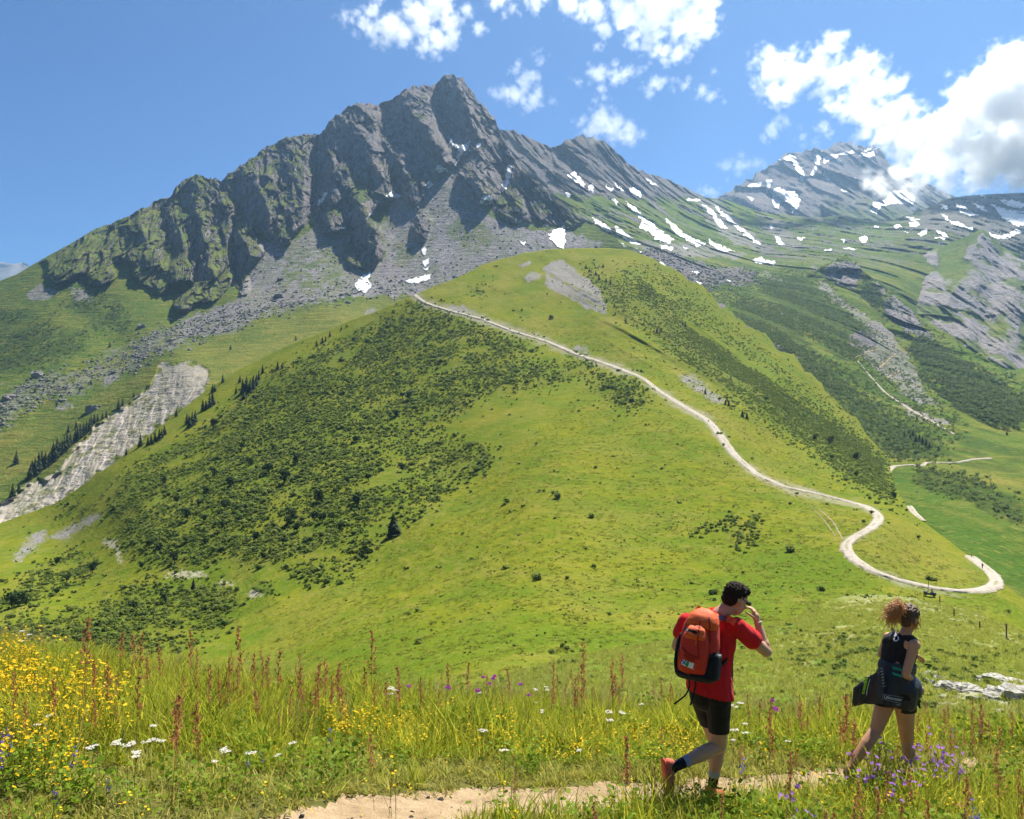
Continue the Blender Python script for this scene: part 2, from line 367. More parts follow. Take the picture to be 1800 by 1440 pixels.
def relief_mount(PX, py, d):
    P = ray(PX, py, d); X, Y, Z = P[..., 0], P[..., 1], P[..., 2]
    wx = PX + 6 * fbm(PX / 30, py / 30, 2.0, 3); wy = py + 6 * fbm(PX / 30, py / 30, 9.0, 3)
    mr = sstep(.35, .65, look(m_rock, wx, wy)); ms = look(m_rock_soft, PX, py)
    r = 17 * sstep(.25, .95, ms) * (py < 560)                     # cliffs stand out of the scree
    for line, amp, wid in RIBS:
        dist, t, s = polydist(wx, wy, line)
        r = r + .86 * amp * np.clip(1 - dist / wid, 0, 1) ** 1.2 * (.35 + .65 * mr) * np.sin(np.pi * np.clip(.12 + .8 * t, 0, 1))
    for line, amp, wid in GULLIES:
        dist, t, s = polydist(wx, wy, line)
        r = r - amp * np.clip(1 - dist / wid, 0, 1) ** 1.1 * (.2 + .8 * mr)
    u = X + .42 * Z
    wu = u + 9 * fbm(X / 40, Z / 40, 8.0, 2)
    n = ridged(wu / 90, Z / 260, .5, 2) * 11 + facet(wu / 60, Z / 115, 1) * 12 + facet((wu + 20) / 25, Z / 50, 2) * 8.5 + facet((wu - 9) / 10, Z / 19, 3) * 4.4 + ridged(wu / 15, Z / 95, 3.0, 3) * 6.0
    r = r + n * mr
    so = fbm(X / 160, Z / 160, 3.3, 3) * 10 + fbm(X / 28, Z / 30, 6.6, 3) * 2.0
    r = r + so * (1 - mr)
    b = look(m_boulder, wx, wy)
    r = r + b * np.maximum(0, ridged(X / 11, Y / 14, Z / 9, 2) - .2) * 4.0
    scar = sstep(.3, .7, look(m_scar, wx, wy))
    ws = X + .8 * Z + 7 * fbm(X / 16, Z / 16, 3.0, 3)
    r = r - scar * (4.5 + 2.4 * ridged(ws / 17, Z / 34, 1.5, 3) + 1.0 * ridged(ws / 5, Z / 12, 6.0, 2))
    return r
def cover_mount(PX, py, P):
    X, Y, Z = P[..., 0], P[..., 1], P[..., 2]
    wx = PX + 9 * fbm(PX / 22, py / 22, 2.0, 4); wy = py + 9 * fbm(PX / 22, py / 22, 9.0, 4)
    mr = look(m_rock, wx, wy)
    dv = np.gradient(P, axis=0); du = np.gradient(P, axis=1); N = np.cross(du, dv); N /= np.linalg.norm(N, axis=-1, keepdims=True) + 1e-9
    n1 = fbm(X / 45, Z / 40, 1.2, 4); n2 = fbm(X / 14, Z / 14, Y / 20, 3)
    turf = sstep(.70, .82, N[..., 2] + .26 * n1 + .07 * n2 + .20 * sstep(480, 120, PX) + .05 * sstep(700, 300, PX) - .16 * sstep(560, 640, PX) * sstep(330, 260, py))
    rock = sstep(.35, .6, mr) * (1 - .9 * turf)
    gl = look(m_green_lo, wx, wy)
    scree = sstep(.3, .7, look(m_screefan, wx, wy)) * (1 - .75 * gl * sstep(-.3, .2, n2)) * (.72 + .28 * sstep(-.4, .3, n1))
    bo = look(m_boulder, PX + 22 * fbm(PX / 40, py / 30, 2, 4), py + 16 * fbm(PX / 40, py / 30, 6, 4))
    scree = np.maximum(scree, .8 * sstep(.35, .85, bo + .45 * n2 + .4 * n1 - .22) * (.55 + .45 * sstep(200, 420, PX)))
    bare = sstep(.42, .62, mask_small(PX, py, P))
    scar = sstep(.35, .6, look(m_scar, PX + 13 * fbm(PX / 18, py / 18, 2.0, 4), py + 9 * fbm(PX / 18, py / 18, 9.0, 4)))
    pasture = look(m_pasture, PX, py)
    scree = scree * (1 - pasture * .9 * sstep(.5, .2, look(m_boulder, wx, wy)))
    strat = fbm(X / 20 + Z / 20, Z / 60, 3.1, 3)
    topfade = 1 - .6 * sstep(250, 330, PX) * (py < 720)
    c1 = np.stack([rock, np.maximum(np.maximum(scree * (1 - scar), bare * .8), scar * .7 * sstep(.9, .5, topfade)), topfade * scar * (.62 + .38 * sstep(-.35, .35, strat + .7 * n2)) * (1 - .75 * sstep(.25, .5, n2 + .6 * n1))], -1)
    ylw = pasture * (.30 + .5 * sstep(-.2, .4, fbm(X / 60, Y / 60, 4.4, 3)))
    heath = look(m_heath, wx, wy) * (.35 + .65 * sstep(-.2, .3, n1 + .6 * n2))
    c2 = np.stack([ylw * .55, (1 - mr) * .25 * sstep(-.1, .3, n1) * (1 - pasture), heath], -1)
    return c1, c2
m_bare = mask([[(40, 520), (70, 500), (100, 510), (95, 525), (60, 530)], [(120, 510), (150, 505), (165, 530), (130, 530)], [(180, 660), (215, 655), (200, 675), (180, 680)], [(95, 715), (130, 705), (125, 720), (100, 722)],
               [(185, 675), (205, 655), (212, 660), (190, 678)], [(640, 545), (665, 540), (655, 552), (640, 556)], [(240, 625), (265, 612), (268, 620), (245, 632)]], 3)
def mask_small(PX, py, P): return look(m_bare, PX + 8 * fbm(PX / 12, py / 12, 3, 3), py + 5 * fbm(PX / 12, py / 12, 7, 3))
sheet('rocky_mountain', CREST, [(a, b + 45) for a, b in HILLTOP if a < 1150], [
    (-350, 665, 1500), (-350, 1000, 700), (-300, 760, 1150), (-300, 860, 900), (0, 492, 1600), (0, 560, 1400), (0, 640, 1200), (0, 720, 1020), (0, 800, 900), (0, 900, 770), (0, 970, 690),
    (100, 440, 1680), (100, 500, 1500), (100, 600, 1260), (100, 680, 1080), (100, 760, 940), (100, 860, 790), (200, 395, 1750), (230, 500, 1480), (220, 620, 1200), (200, 730, 920), (150, 820, 810),
    (345, 310, 1850), (340, 420, 1650), (330, 545, 1380), (330, 600, 1150), (320, 650, 940), (340, 700, 840), (500, 250, 1900), (480, 430, 1560), (480, 520, 1330), (450, 590, 1100), (500, 640, 960),
    (612, 190, 1950), (610, 330, 1720), (620, 470, 1450), (620, 520, 1300), (600, 560, 1150), (790, 135, 2000), (795, 290, 1750), (750, 400, 1560), (735, 500, 1350), (740, 540, 1250),
    (880, 235, 1900), (900, 330, 1680), (880, 420, 1480), (900, 470, 1400), (1017, 383, 1650), (1000, 430, 1500), (1000, 480, 1450), (1110, 440, 1500), (1110, 500, 1450)],
    -360, 1130, 860, 470, MAT_MOUNT, relief_mount, cover_mount,
    lambda p: -4.5 * ridged(p / 22, 0.3, 1.1, 3) * sstep(60, 300, p) + 2 - 2.2 * ridged(p / 7, 0.9, 4, 2) * sstep(60, 300, p))

# --- the second ridge, the pass and the right-hand valley side
m_ridge_rock = mask([[(860, 210), (1050, 220), (1130, 290), (1240, 340), (1235, 352), (1160, 345), (1120, 350), (1060, 345), (1010, 345), (960, 340), (900, 300), (860, 250)],
                     [(1100, 440), (1170, 440), (1250, 470), (1330, 475), (1330, 500), (1260, 500), (1230, 520), (1190, 480), (1120, 460)]], 7)
m_cliffs = mask([[(1205, 498), (1230, 515), (1270, 540), (1300, 560), (1330, 585), (1345, 600), (1370, 605), (1400, 630), (1395, 645), (1360, 620), (1335, 610), (1300, 585), (1262, 555), (1235, 535)],
                 [(1365, 545), (1377, 548), (1377, 562), (1368, 560)], [(1490, 590), (1530, 580), (1545, 605), (1520, 612), (1500, 610)]], 3)
m_grav = mask([[(1425, 465), (1445, 470), (1440, 490), (1500, 540), (1545, 570), (1580, 590), (1575, 612), (1545, 600), (1520, 570), (1480, 540), (1440, 505)],
               [(1510, 615), (1540, 600), (1600, 618), (1612, 650), (1625, 690), (1660, 720), (1620, 712), (1590, 690), (1560, 665), (1530, 640)],
               [(1220, 350), (1262, 352), (1310, 400), (1360, 440), (1400, 460), (1340, 445), (1280, 420), (1240, 380)], [(1340, 395), (1365, 385), (1420, 440), (1400, 440), (1365, 425)],
               [(1100, 420), (1240, 430), (1330, 452), (1250, 455), (1130, 440)], [(1560, 690), (1600, 715), (1680, 745), (1660, 752), (1600, 730)], [(1335, 475), (1375, 492), (1372, 498), (1340, 485)]], 5)
m_rshrub = mask([[(1390, 480), (1450, 520), (1500, 555), (1530, 590), (1520, 625), (1480, 640), (1430, 590), (1370, 540), (1330, 500)], [(1300, 520), (1390, 560), (1450, 640), (1520, 700), (1560, 740), (1500, 720), (1420, 670), (1350, 600), (1290, 560)],
                 [(1480, 690), (1560, 735), (1660, 790), (1680, 806), (1570, 806), (1540, 780), (1490, 720)], [(1610, 820), (1700, 840), (1800, 880), (1800, 930), (1700, 880), (1610, 850)]], 7)
m_meadow_r = mask([[(1560, 830), (1610, 840), (1800, 940), (2100, 1050), (2100, 1200), (1750, 1030), (1600, 900)]], 10)
m_shoulder = mask([[(1600, 385), (1640, 350), (1700, 330), (2200, 280), (2200, 480), (1800, 440), (1740, 430), (1680, 410), (1620, 410)]], 12)
def relief_right(PX, py, d):
    P = ray(PX, py, d); X, Y, Z = P[..., 0], P[..., 1], P[..., 2]
    wx = PX + 5 * fbm(PX / 25, py / 25, 2.0, 3); wy = py + 5 * fbm(PX / 25, py / 25, 9.0, 3)
    mr = look(m_ridge_rock, wx, wy) * (py < 420); mc = look(m_cliffs, wx, wy); sh = look(m_shoulder, wx, wy)
    u = X + .9 * Z
    r = (ridged(u / 75, Z / 300, .5, 3) * 18 + facet(u / 50, Z / 120, 4) * 18 + facet(u / 20, Z / 50, 5) * 8) * mr
    r = r + (ridged(X / 120, Z / 160, 5.5, 3) * 22 + facet(X / 45, Z / 50, 6) * 9) * sh
    k = d / 1500.0
    r = r + (1 - mr) * ((ridged((X + 1.3 * Z) / 55, Z / 420, 8.5, 3) * 9 + fbm(X / 130, Z / 130, 4, 3) * 20 + ridged(X / 60, Y / 90, 2, 3) * 7 * sstep(480, 430, py)) * np.clip(k, .12, 1.2) * 1.35 + fbm(X / 18, Y / 26, Z / 18, 3) * 1.6 * np.clip(k, .2, 1))
    r = r - mc * 16
    return r
def cover_right(PX, py, P):
    X, Y, Z = P[..., 0], P[..., 1], P[..., 2]
    wx = PX + 8 * fbm(PX / 20, py / 20, 2.0, 4); wy = py + 6 * fbm(PX / 20, py / 20, 9.0, 4)
    n1 = fbm((X + 1.2 * Z) / 45, Z / 120, 1.2, 4); n2 = fbm(X / 15, Z / 15, Y / 25, 3)
    rock = np.clip(sstep(.35, .65, look(m_ridge_rock, wx, wy) + .25 * n2) + sstep(.3, .6, look(m_cliffs, wx, wy)) + .85 * sstep(.4, .7, look(m_shoulder, wx, wy) + .3 * n2), 0, 1)
    hi = sstep(440, 400, py) * (PX < 1270)
    rock = np.maximum(rock, hi * sstep(.25, .5, n1 + .4 * n2))
    mid = sstep(360, 380, py) * sstep(480, 440, py) * (PX > 1330)
    rock = np.maximum(rock, mid * .85 * sstep(.05, .3, n1 + .6 * n2))
    scree = sstep(.3, .7, look(m_grav, wx, wy) + .15 * n2) * (.55 + .35 * sstep(-.3, .4, n2 + n1))
    shr = sstep(.3, .7, look(m_rshrub, wx, wy) + .2 * n2)
    c1 = np.stack([rock, scree, zero(PX)], -1)
    c2 = np.stack([.35 * sstep(.1, .5, n1) * (py > 450), .5 * look(m_meadow_r, PX, py) + .25 * sstep(.0, -.4, n1), np.maximum(shr * .8, .55 * sstep(.0, .35, -n1 + .5 * n2) * (py > 385) * (1 - look(m_meadow_r, PX, py)))], -1)
    return c1, c2
sheet('valley_side', [(850, 225), (885, 233), (900, 228), (930, 245), (960, 258), (975, 262), (1000, 247), (1025, 240), (1050, 246), (1062, 250), (1090, 277), (1120, 300), (1180, 320), (1240, 346), (1275, 350), (1330, 370), (1390, 378), (1440, 382), (1480, 377), (1530, 388),
                      (1570, 385), (1620, 370), (1660, 350), (1700, 343), (1750, 340), (1800, 338), (2200, 300)],
      [(850, 500), (1100, 520), (1150, 530), (1290, 640), (1480, 800), (1560, 900), (1800, 1120), (2200, 1250)], [
    (850, 225, 2100), (930, 245, 2200), (975, 262, 2250), (1050, 245, 2350), (1120, 300, 2450), (1240, 347, 2650), (1330, 370, 2700), (1440, 382, 2600), (1530, 388, 2600), (1620, 370, 2600), (1700, 343, 2700), (1800, 338, 2700), (2200, 300, 2700),
    (880, 480, 1700), (900, 330, 2000), (1000, 340, 2050), (1100, 380, 2000), (1200, 400, 2150), (1000, 440, 1700), (1100, 450, 1600), (1150, 470, 1450), (1250, 440, 1900), (1350, 440, 2050), (1450, 440, 1950), (1550, 440, 1950), (1650, 430, 2000), (1780, 430, 2150),
    (1200, 520, 1200), (1300, 560, 1050), (1350, 500, 1450), (1430, 490, 1500), (1400, 600, 1000), (1450, 560, 1150), (1520, 600, 1060), (1560, 700, 850), (1480, 700, 820), (1560, 800, 640), (1620, 720, 810), (1700, 760, 720), (1620, 815, 600), (1740, 805, 620),
    (1800, 790, 650), (1700, 900, 430), (1800, 960, 380), (1800, 1100, 280), (1600, 900, 450), (2200, 900, 450), (2200, 760, 700), (2200, 500, 1700), (1600, 560, 1350), (1700, 560, 1500), (1800, 600, 1450)],
      850, 2200, 720, 420, MAT_RIGHT, relief_right, cover_right, lambda p: -3.5 * ridged(p / 18, .3, 1.1, 3) * sstep(1260, 1150, p) + 1)

# --- the spur above the piste, the gully cliffs behind it and the snowy mountain
SPUR = [(1385, 520), (1405, 500), (1425, 478), (1445, 468), (1488, 448), (1520, 478), (1560, 508), (1600, 545), (1650, 582), (1700, 612), (1760, 645), (1800, 668), (2200, 860)]
m_spur_rock = mask([[(1440, 478), (1470, 462), (1492, 458), (1515, 470), (1508, 490), (1500, 510), (1482, 500), (1460, 490)], [(1548, 535), (1570, 515), (1600, 535), (1620, 575), (1650, 600), (1610, 590), (1570, 565)], [(1525, 485), (1560, 515), (1545, 520)]], 3)
m_spur_shrub = mask([[(1520, 490), (1560, 540), (1540, 540), (1520, 520)], [(1620, 590), (1700, 640), (1800, 700), (1800, 740), (1760, 750), (1700, 720), (1640, 660), (1600, 610)], [(1610, 640), (1640, 680), (1740, 740), (1760, 755), (1690, 745), (1630, 700)]], 6)
def relief_spur(PX, py, d):
    P = ray(PX, py, d); X, Y, Z = P[..., 0], P[..., 1], P[..., 2]
    mr = look(m_spur_rock, PX, py)
    return ridged((X + 1.0 * Z) / 40, Z / 300, 2, 3) * 7 + fbm(X / 20, Z / 20, Y / 20, 3) * 2.2 + mr * (facet((X + .4 * Z) / 20, Z / 36, 7) * 10 + ridged((X + .4 * Z) / 12, Z / 50, 3, 2) * 4 - 6)
def cover_spur(PX, py, P):
    X, Y, Z = P[..., 0], P[..., 1], P[..., 2]
    wx = PX + 6 * fbm(PX / 16, py / 16, 2.0, 4); wy = py + 6 * fbm(PX / 16, py / 16, 9.0, 4); n2 = fbm(X / 15, Z / 15, Y / 25, 3)
    c1 = np.stack([sstep(.3, .6, look(m_spur_rock, wx, wy)), .5 * sstep(.4, .7, n2) * (py < 600), zero(PX)], -1)
    c2 = np.stack([.5 * sstep(.2, .6, fbm((X + Z) / 40, Z / 90, 6, 3)), zero(PX), .85 * sstep(.3, .6, look(m_spur_shrub, wx, wy) + .25 * n2)], -1)
    return c1, c2
sheet('spur', SPUR, [(1385, 560), (1440, 512), (1480, 530), (1560, 625), (1620, 705), (1680, 765), (1780, 775), (2200, 950)], [
    (1405, 505, 1510), (1488, 448, 1500), (1560, 508, 1330), (1650, 582, 1160), (1760, 645, 1000), (1800, 668, 950), (2200, 860, 650), (1450, 505, 1440), (1480, 528, 1390), (1560, 600, 1150), (1560, 620, 1130), (1620, 680, 950), (1620, 700, 930), (1680, 740, 820), (1680, 762, 810), (1780, 745, 760), (1780, 770, 740), (2200, 930, 560)],
      1385, 2200, 330, 150, MAT_LIT_MARL, relief_spur, cover_spur, lambda p: -2.0 * fbm(p / 14, .3, 2, 3), back=(8, .04, .8))
m_gully = mask([[(1600, 500), (1640, 480), (1680, 500), (1720, 455), (1760, 450), (1830, 460), (2200, 560), (2200, 800), (1830, 680), (1700, 615), (1600, 550)], [(1690, 460), (1725, 408), (1760, 440), (1770, 450), (1720, 465)], [(1620, 445), (1650, 440), (1650, 470), (1620, 470)]], 5)
m_gully_green = mask([[(1735, 590), (1762, 545), (1772, 560), (1778, 600)], [(1660, 500), (1720, 465), (1710, 480), (1665, 520)], [(1795, 560), (1830, 555), (1830, 640), (1790, 620)]], 4)
def relief_gully(PX, py, d):
    P = ray(PX, py, d); X, Y, Z = P[..., 0], P[..., 1], P[..., 2]; m = look(m_gully, PX, py)
    rr = 0
    for line, amp, wid in [([(1727, 404), (1700, 470), (1660, 540)], 60, 45), ([(1727, 404), (1790, 455), (1850, 480)], 30, 40), ([(1640, 440), (1630, 500), (1610, 550)], 40, 40), ([(1790, 470), (1775, 560), (1760, 640)], 45, 35), ([(1720, 500), (1705, 560), (1700, 610)], 35, 25)]:
        dist, t, s = polydist(PX, py, line); rr = rr + amp * np.clip(1 - dist / wid, 0, 1)
    return rr + m * (ridged((X - .3 * Z + 14 * fbm(X / 60, Z / 60, 2.0, 2)) / 70, Z / 130, 2, 3) * 16 + facet((X + 10 * fbm(X / 40, Z / 40, 7.0, 2)) / 50, Z / 58, 8) * 6 + ridged((X - .2 * Z) / 24, Z / 60, 9.0, 3) * 7) + fbm(X / 30, Z / 30, 1, 3) * 4
def cover_gully(PX, py, P):
    X, Y, Z = P[..., 0], P[..., 1], P[..., 2]
    wx = PX + 8 * fbm(PX / 18, py / 18, 2.0, 4); wy = py + 6 * fbm(PX / 18, py / 18, 9.0, 4); n2 = fbm(X / 15, Z / 15, Y / 25, 3)
    rk = sstep(.3, .6, look(m_gully, wx, wy) + .2 * n2) * (1 - look(m_gully_green, wx, wy)) * (1 - .85 * sstep(.12, .38, fbm(X / 55, Z / 45, 3.0, 4) + .25 * n2))
    return np.stack([rk, .5 * rk * sstep(.1, .5, fbm(X / 30, Z / 60, 4, 3)), zero(PX)], -1), np.stack([zero(PX), zero(PX), .5 * sstep(0, .5, n2)], -1)
sheet('gully_cliffs', [(1500, 520), (1540, 500), (1570, 478), (1600, 455), (1640, 440), (1690, 420), (1727, 404), (1760, 432), (1790, 455), (1830, 470), (2200, 590)],
      [(a, b + 40) for a, b in SPUR if a >= 1480], [
    (1500, 520, 1800), (1560, 480, 1850), (1640, 440, 1950), (1727, 404, 2000), (1790, 455, 1900), (2200, 590, 1700), (1500, 540, 1700), (1600, 560, 1450), (1700, 610, 1300), (1800, 660, 1200), (1640, 500, 1650), (1700, 520, 1580), (1740, 580, 1420), (1780, 520, 1600), (2200, 750, 1200)],
      1500, 2200, 320, 150, MAT_LIT_MARL, relief_gully, cover_gully, lambda p: -2.0 * ridged(p / 12, .3, 2, 3) + 1)
def relief_far(PX, py, d):
    P = ray(PX, py, d); X, Y, Z = P[..., 0], P[..., 1], P[..., 2]; rr = 0
    for line, amp, wid in [([(1490, 252), (1470, 320), (1440, 380)], 130, 45), ([(1548, 258), (1560, 310), (1560, 380)], 90, 40), ([(1380, 275), (1375, 320), (1350, 370)], 110, 40), ([(1440, 264), (1420, 330), (1410, 370)], 60, 30), ([(1310, 320), (1330, 370)], 60, 30)]:
        dist, t, s = polydist(PX, py, line); rr = rr + amp * np.clip(1 - dist / wid, 0, 1)
    return rr + ridged((X + .4 * Z) / 190, Z / 420, 2, 3) * 42 + facet((X + .3 * Z) / 110, Z / 170, 10) * 52 + ridged((X + .3 * Z) / 50, Z / 120, 3.0, 3) * 22
def cover_far(PX, py, P):
    X, Z = P[..., 0], P[..., 2]; n = fbm(X / 90, Z / 90, 3, 4)
    g = sstep(330, 385, py + 25 * n) * sstep(1420, 1470, PX)
    return np.stack([1 - .75 * g, zero(PX), zero(PX)], -1), np.stack([zero(PX), g * .3, zero(PX)], -1)
sheet('snowy_mountain', [(1100, 480), (1240, 365), (1270, 347), (1310, 320), (1350, 295), (1380, 275), (1420, 265), (1450, 262), (1480, 252), (1495, 252), (1505, 258), (1548, 258), (1553, 272), (1562, 290), (1600, 312), (1680, 350), (2200, 420)],
      [(1100, 500), (1240, 440), (2200, 460)], [(1100, 480, 3500), (1270, 347, 3900), (1380, 275, 4200), (1490, 252, 4300), (1560, 290, 4200), (1700, 355, 4100), (2200, 420, 4000), (1250, 430, 3200), (1400, 370, 3500), (1400, 440, 3100), (1550, 380, 3450), (1600, 440, 3100), (1450, 320, 3850), (1900, 450, 3300), (2200, 455, 3300)],
      1100, 2200, 420, 130, MAT_MOUNT, relief_far, cover_far, lambda p: -5.5 * ridged(p / 17, .3, 2, 4) + 3)
sheet('distant_range', [(-800, 400), (-400, 440), (-200, 475), (-60, 480), (0, 462), (18, 467), (42, 462), (56, 470), (100, 484), (300, 470), (700, 460), (2600, 440)], [(-800, 620), (2600, 620)],
      [(-800, 400, 12000), (0, 462, 12500), (2600, 440, 12500), (-800, 620, 9500), (900, 620, 9500), (2600, 620, 9500), (900, 470, 12500)], -800, 2600, 260, 40, MAT_MOUNT,
      lambda PX, py, d: ridged(PX / 25, py / 60, 2, 3) * 260, lambda PX, py, P: (np.stack([sstep(500, 480, py), zero(PX), zero(PX)], -1), np.zeros(P.shape)), lambda p: -5 * ridged(p / 30, .2, 2, 3) + 4)
# --- the green ridge with the gravel track
S_MAIN = [[(735, 528), (680, 562), (640, 578), (520, 640), (470, 662), (420, 704), (380, 742), (300, 792), (258, 800), (200, 852), (180, 890), (215, 925), (195, 955), (240, 985), (290, 1000), (350, 1005), (400, 985), (440, 998), (490, 990), (520, 1020),
           (560, 1030), (610, 1018), (655, 982), (692, 930), (760, 890), (835, 840), (882, 806), (850, 786), (790, 772), (735, 764), (690, 790), (640, 800), (690, 776), (735, 752), (785, 742), (842, 700), (885, 690), (980, 680), (1012, 662),
           (1060, 642), (1020, 632), (960, 640), (905, 636), (950, 606), (905, 600), (850, 575), (800, 556)],
          [(1020, 676), (1060, 662), (1130, 672), (1162, 690), (1140, 706), (1092, 728), (1080, 706), (1045, 688)], [(0, 1050), (60, 1000), (130, 970), (190, 985), (170, 1010), (110, 1040), (60, 1060), (0, 1082), (-300, 1180), (-300, 1120)],
          [(60, 1092), (200, 1062), (270, 1022), (400, 1030), (430, 1060), (420, 1080), (380, 1120), (300, 1150), (200, 1150), (100, 1130), (-200, 1180), (-200, 1150)], [(90, 905), (110, 890), (165, 880), (182, 900), (120, 915)],
          [(440, 1012), (470, 1020), (500, 1045), (480, 1050), (450, 1042)]]
S_RIGHT = [[(1080, 545), (1130, 560), (1180, 610), (1280, 700), (1350, 735), (1420, 780), (1500, 850), (1560, 880), (1600, 905), (1570, 870), (1555, 830), (1470, 760), (1380, 690), (1300, 640), (1230, 590), (1150, 540), (1090, 500), (1050, 480), (1020, 470), (1050, 510)],
           [(1140, 500), (1200, 530), (1240, 560), (1190, 545)], [(820, 520), (850, 500), (862, 503), (840, 522)]]
S_DENSE = [[(1180, 555), (1240, 590), (1300, 630), (1400, 705), (1480, 755), (1555, 805), (1550, 825), (1450, 765), (1380, 715), (1290, 650), (1230, 610)], [(1110, 495), (1150, 505), (1175, 535), (1160, 540), (1130, 520)]]
m_s1, m_s2, m_s3 = mask(S_MAIN, 14), mask(S_RIGHT, 10), mask(S_DENSE, 7)
m_slab = mask([[(955, 468), (985, 456), (1030, 488), (1058, 515), (1066, 552), (1030, 542), (985, 515), (962, 505)], [(918, 486), (940, 478), (952, 486), (932, 498)], [(912, 464), (930, 460), (936, 466), (918, 470)]], 2)
m_gravel = mask([[(1192, 660), (1216, 658), (1240, 675), (1275, 708), (1262, 712), (1228, 690), (1200, 670)], [(35, 965), (60, 935), (85, 930), (75, 955), (40, 985), (20, 990)], [(80, 945), (180, 898), (175, 910), (110, 950)],
                 [(775, 540), (810, 535), (840, 550), (880, 575), (860, 572), (820, 556), (790, 552)], [(1005, 610), (1020, 606), (1040, 624), (1025, 624)]], 2)
m_dirt = mask([[(178, 952), (200, 947), (205, 955), (215, 970), (212, 992), (205, 988), (205, 968), (185, 958)], [(285, 1008), (320, 1004), (365, 1008), (360, 1016), (320, 1014), (340, 1022), (300, 1014)], [(375, 1024), (395, 1020), (420, 1030), (390, 1030)],
               [(430, 1046), (445, 1036), (460, 1042), (472, 1048), (440, 1050)]], 1)
m_bowl = mask([[(430, 1200), (520, 1100), (690, 960), (880, 820), (1050, 720), (1240, 750), (1380, 870), (1500, 960), (1640, 1060), (1500, 1150), (1000, 1240)]], 30)
m_rflank = mask([[(1090, 470), (1160, 470), (1300, 575), (1480, 730), (1560, 812), (1600, 905), (1500, 860), (1330, 735), (1190, 640), (1100, 560)]], 14)
m_lush = mask([[(560, 1120), (900, 1090), (1150, 1080), (1350, 930), (1480, 980), (1640, 1050), (1500, 1120), (1100, 1200), (700, 1230)], [(860, 600), (1000, 620), (1120, 680), (1140, 700), (950, 690), (1010, 650)], [(250, 960), (420, 1000), (560, 1030), (700, 960), (500, 1130), (250, 1060)]], 20)
m_dryhill = mask([[(735, 520), (900, 450), (1050, 437), (1150, 460), (1200, 560), (1320, 720), (1500, 870), (1380, 860), (1240, 730), (1100, 640), (900, 560)]], 22)
m_meadowband = mask([[(1500, 905), (1545, 915), (1500, 950), (1520, 1000), (1640, 1030), (1730, 1030), (1700, 985), (1600, 910)]], 12)
SPUREDGE = [(380, 1160), (470, 1100), (560, 1045), (640, 990), (700, 930), (780, 872), (882, 806), (960, 760)]
ROAD = [(728, 516), (735, 524), (748, 533), (790, 546), (850, 562), (900, 582), (960, 600), (1020, 625), (1080, 645), (1130, 665), (1158, 688), (1210, 720), (1245, 740), (1265, 765), (1290, 800), (1330, 835), (1380, 857), (1430, 867), (1490, 882), (1522, 891), (1544, 905),
        (1546, 915), (1530, 930), (1502, 945), (1485, 960), (1495, 980), (1530, 1003), (1580, 1021), (1640, 1035), (1690, 1041), (1730, 1038), (1754, 1028), (1745, 1010), (1722, 990), (1704, 978)]
def relief_hill(PX, py, d):
    P = ray(PX, py, d); X, Y, Z = P[..., 0], P[..., 1], P[..., 2]; k = d / 500.0
    s = np.clip(look(m_s1, PX, py), 0, 1)
    r = fbm(X / 70, Y / 90, 1.5, 3) * 5.0 * np.clip(k, .25, 1.4) + fbm(X / 14, Y / 18, Z / 14, 3) * .8 * np.clip(k, .2, 1.2)
    r = r + ridged((X - 1.1 * Z) / 38, Z / 200, 2.2, 2) * 3.5 * s                       # rills running down the shrub slope
    rt = sstep(0, 40, py - np.interp(PX, [900, 1150, 1560], [430, 470, 815])) * sstep(1000, 1150, PX) * sstep(480, 640, d)
    r = r + rt * (ridged((X + 1.0 * Z + 8 * fbm(X / 60, Z / 60, 2.0, 2)) / 40, Z / 240, 6.2, 3) * 8.0)
    dist, t, side = polydist(PX, py, SPUREDGE)
    r = r + np.where(side < 0, 1, 0) * 12 * sstep(0, 60, dist) * sstep(300, 90, dist) * sstep(0, .2, t) * sstep(1.0, .6, t) 
    r = r + look(m_slab, PX, py) * ridged((X + Z) / 6, Z / 50, 1, 2) * 1.6
    dr, t, side = polydist(PX, py, ROAD)                                                # the track is cut into the slope
    r = r - np.clip(1 - dr / 16, 0, 1) * .9 * k
    fold = polydist(PX, py, [(850, 1190), (960, 1165), (1080, 1140), (1190, 1120)])[0]
    return r
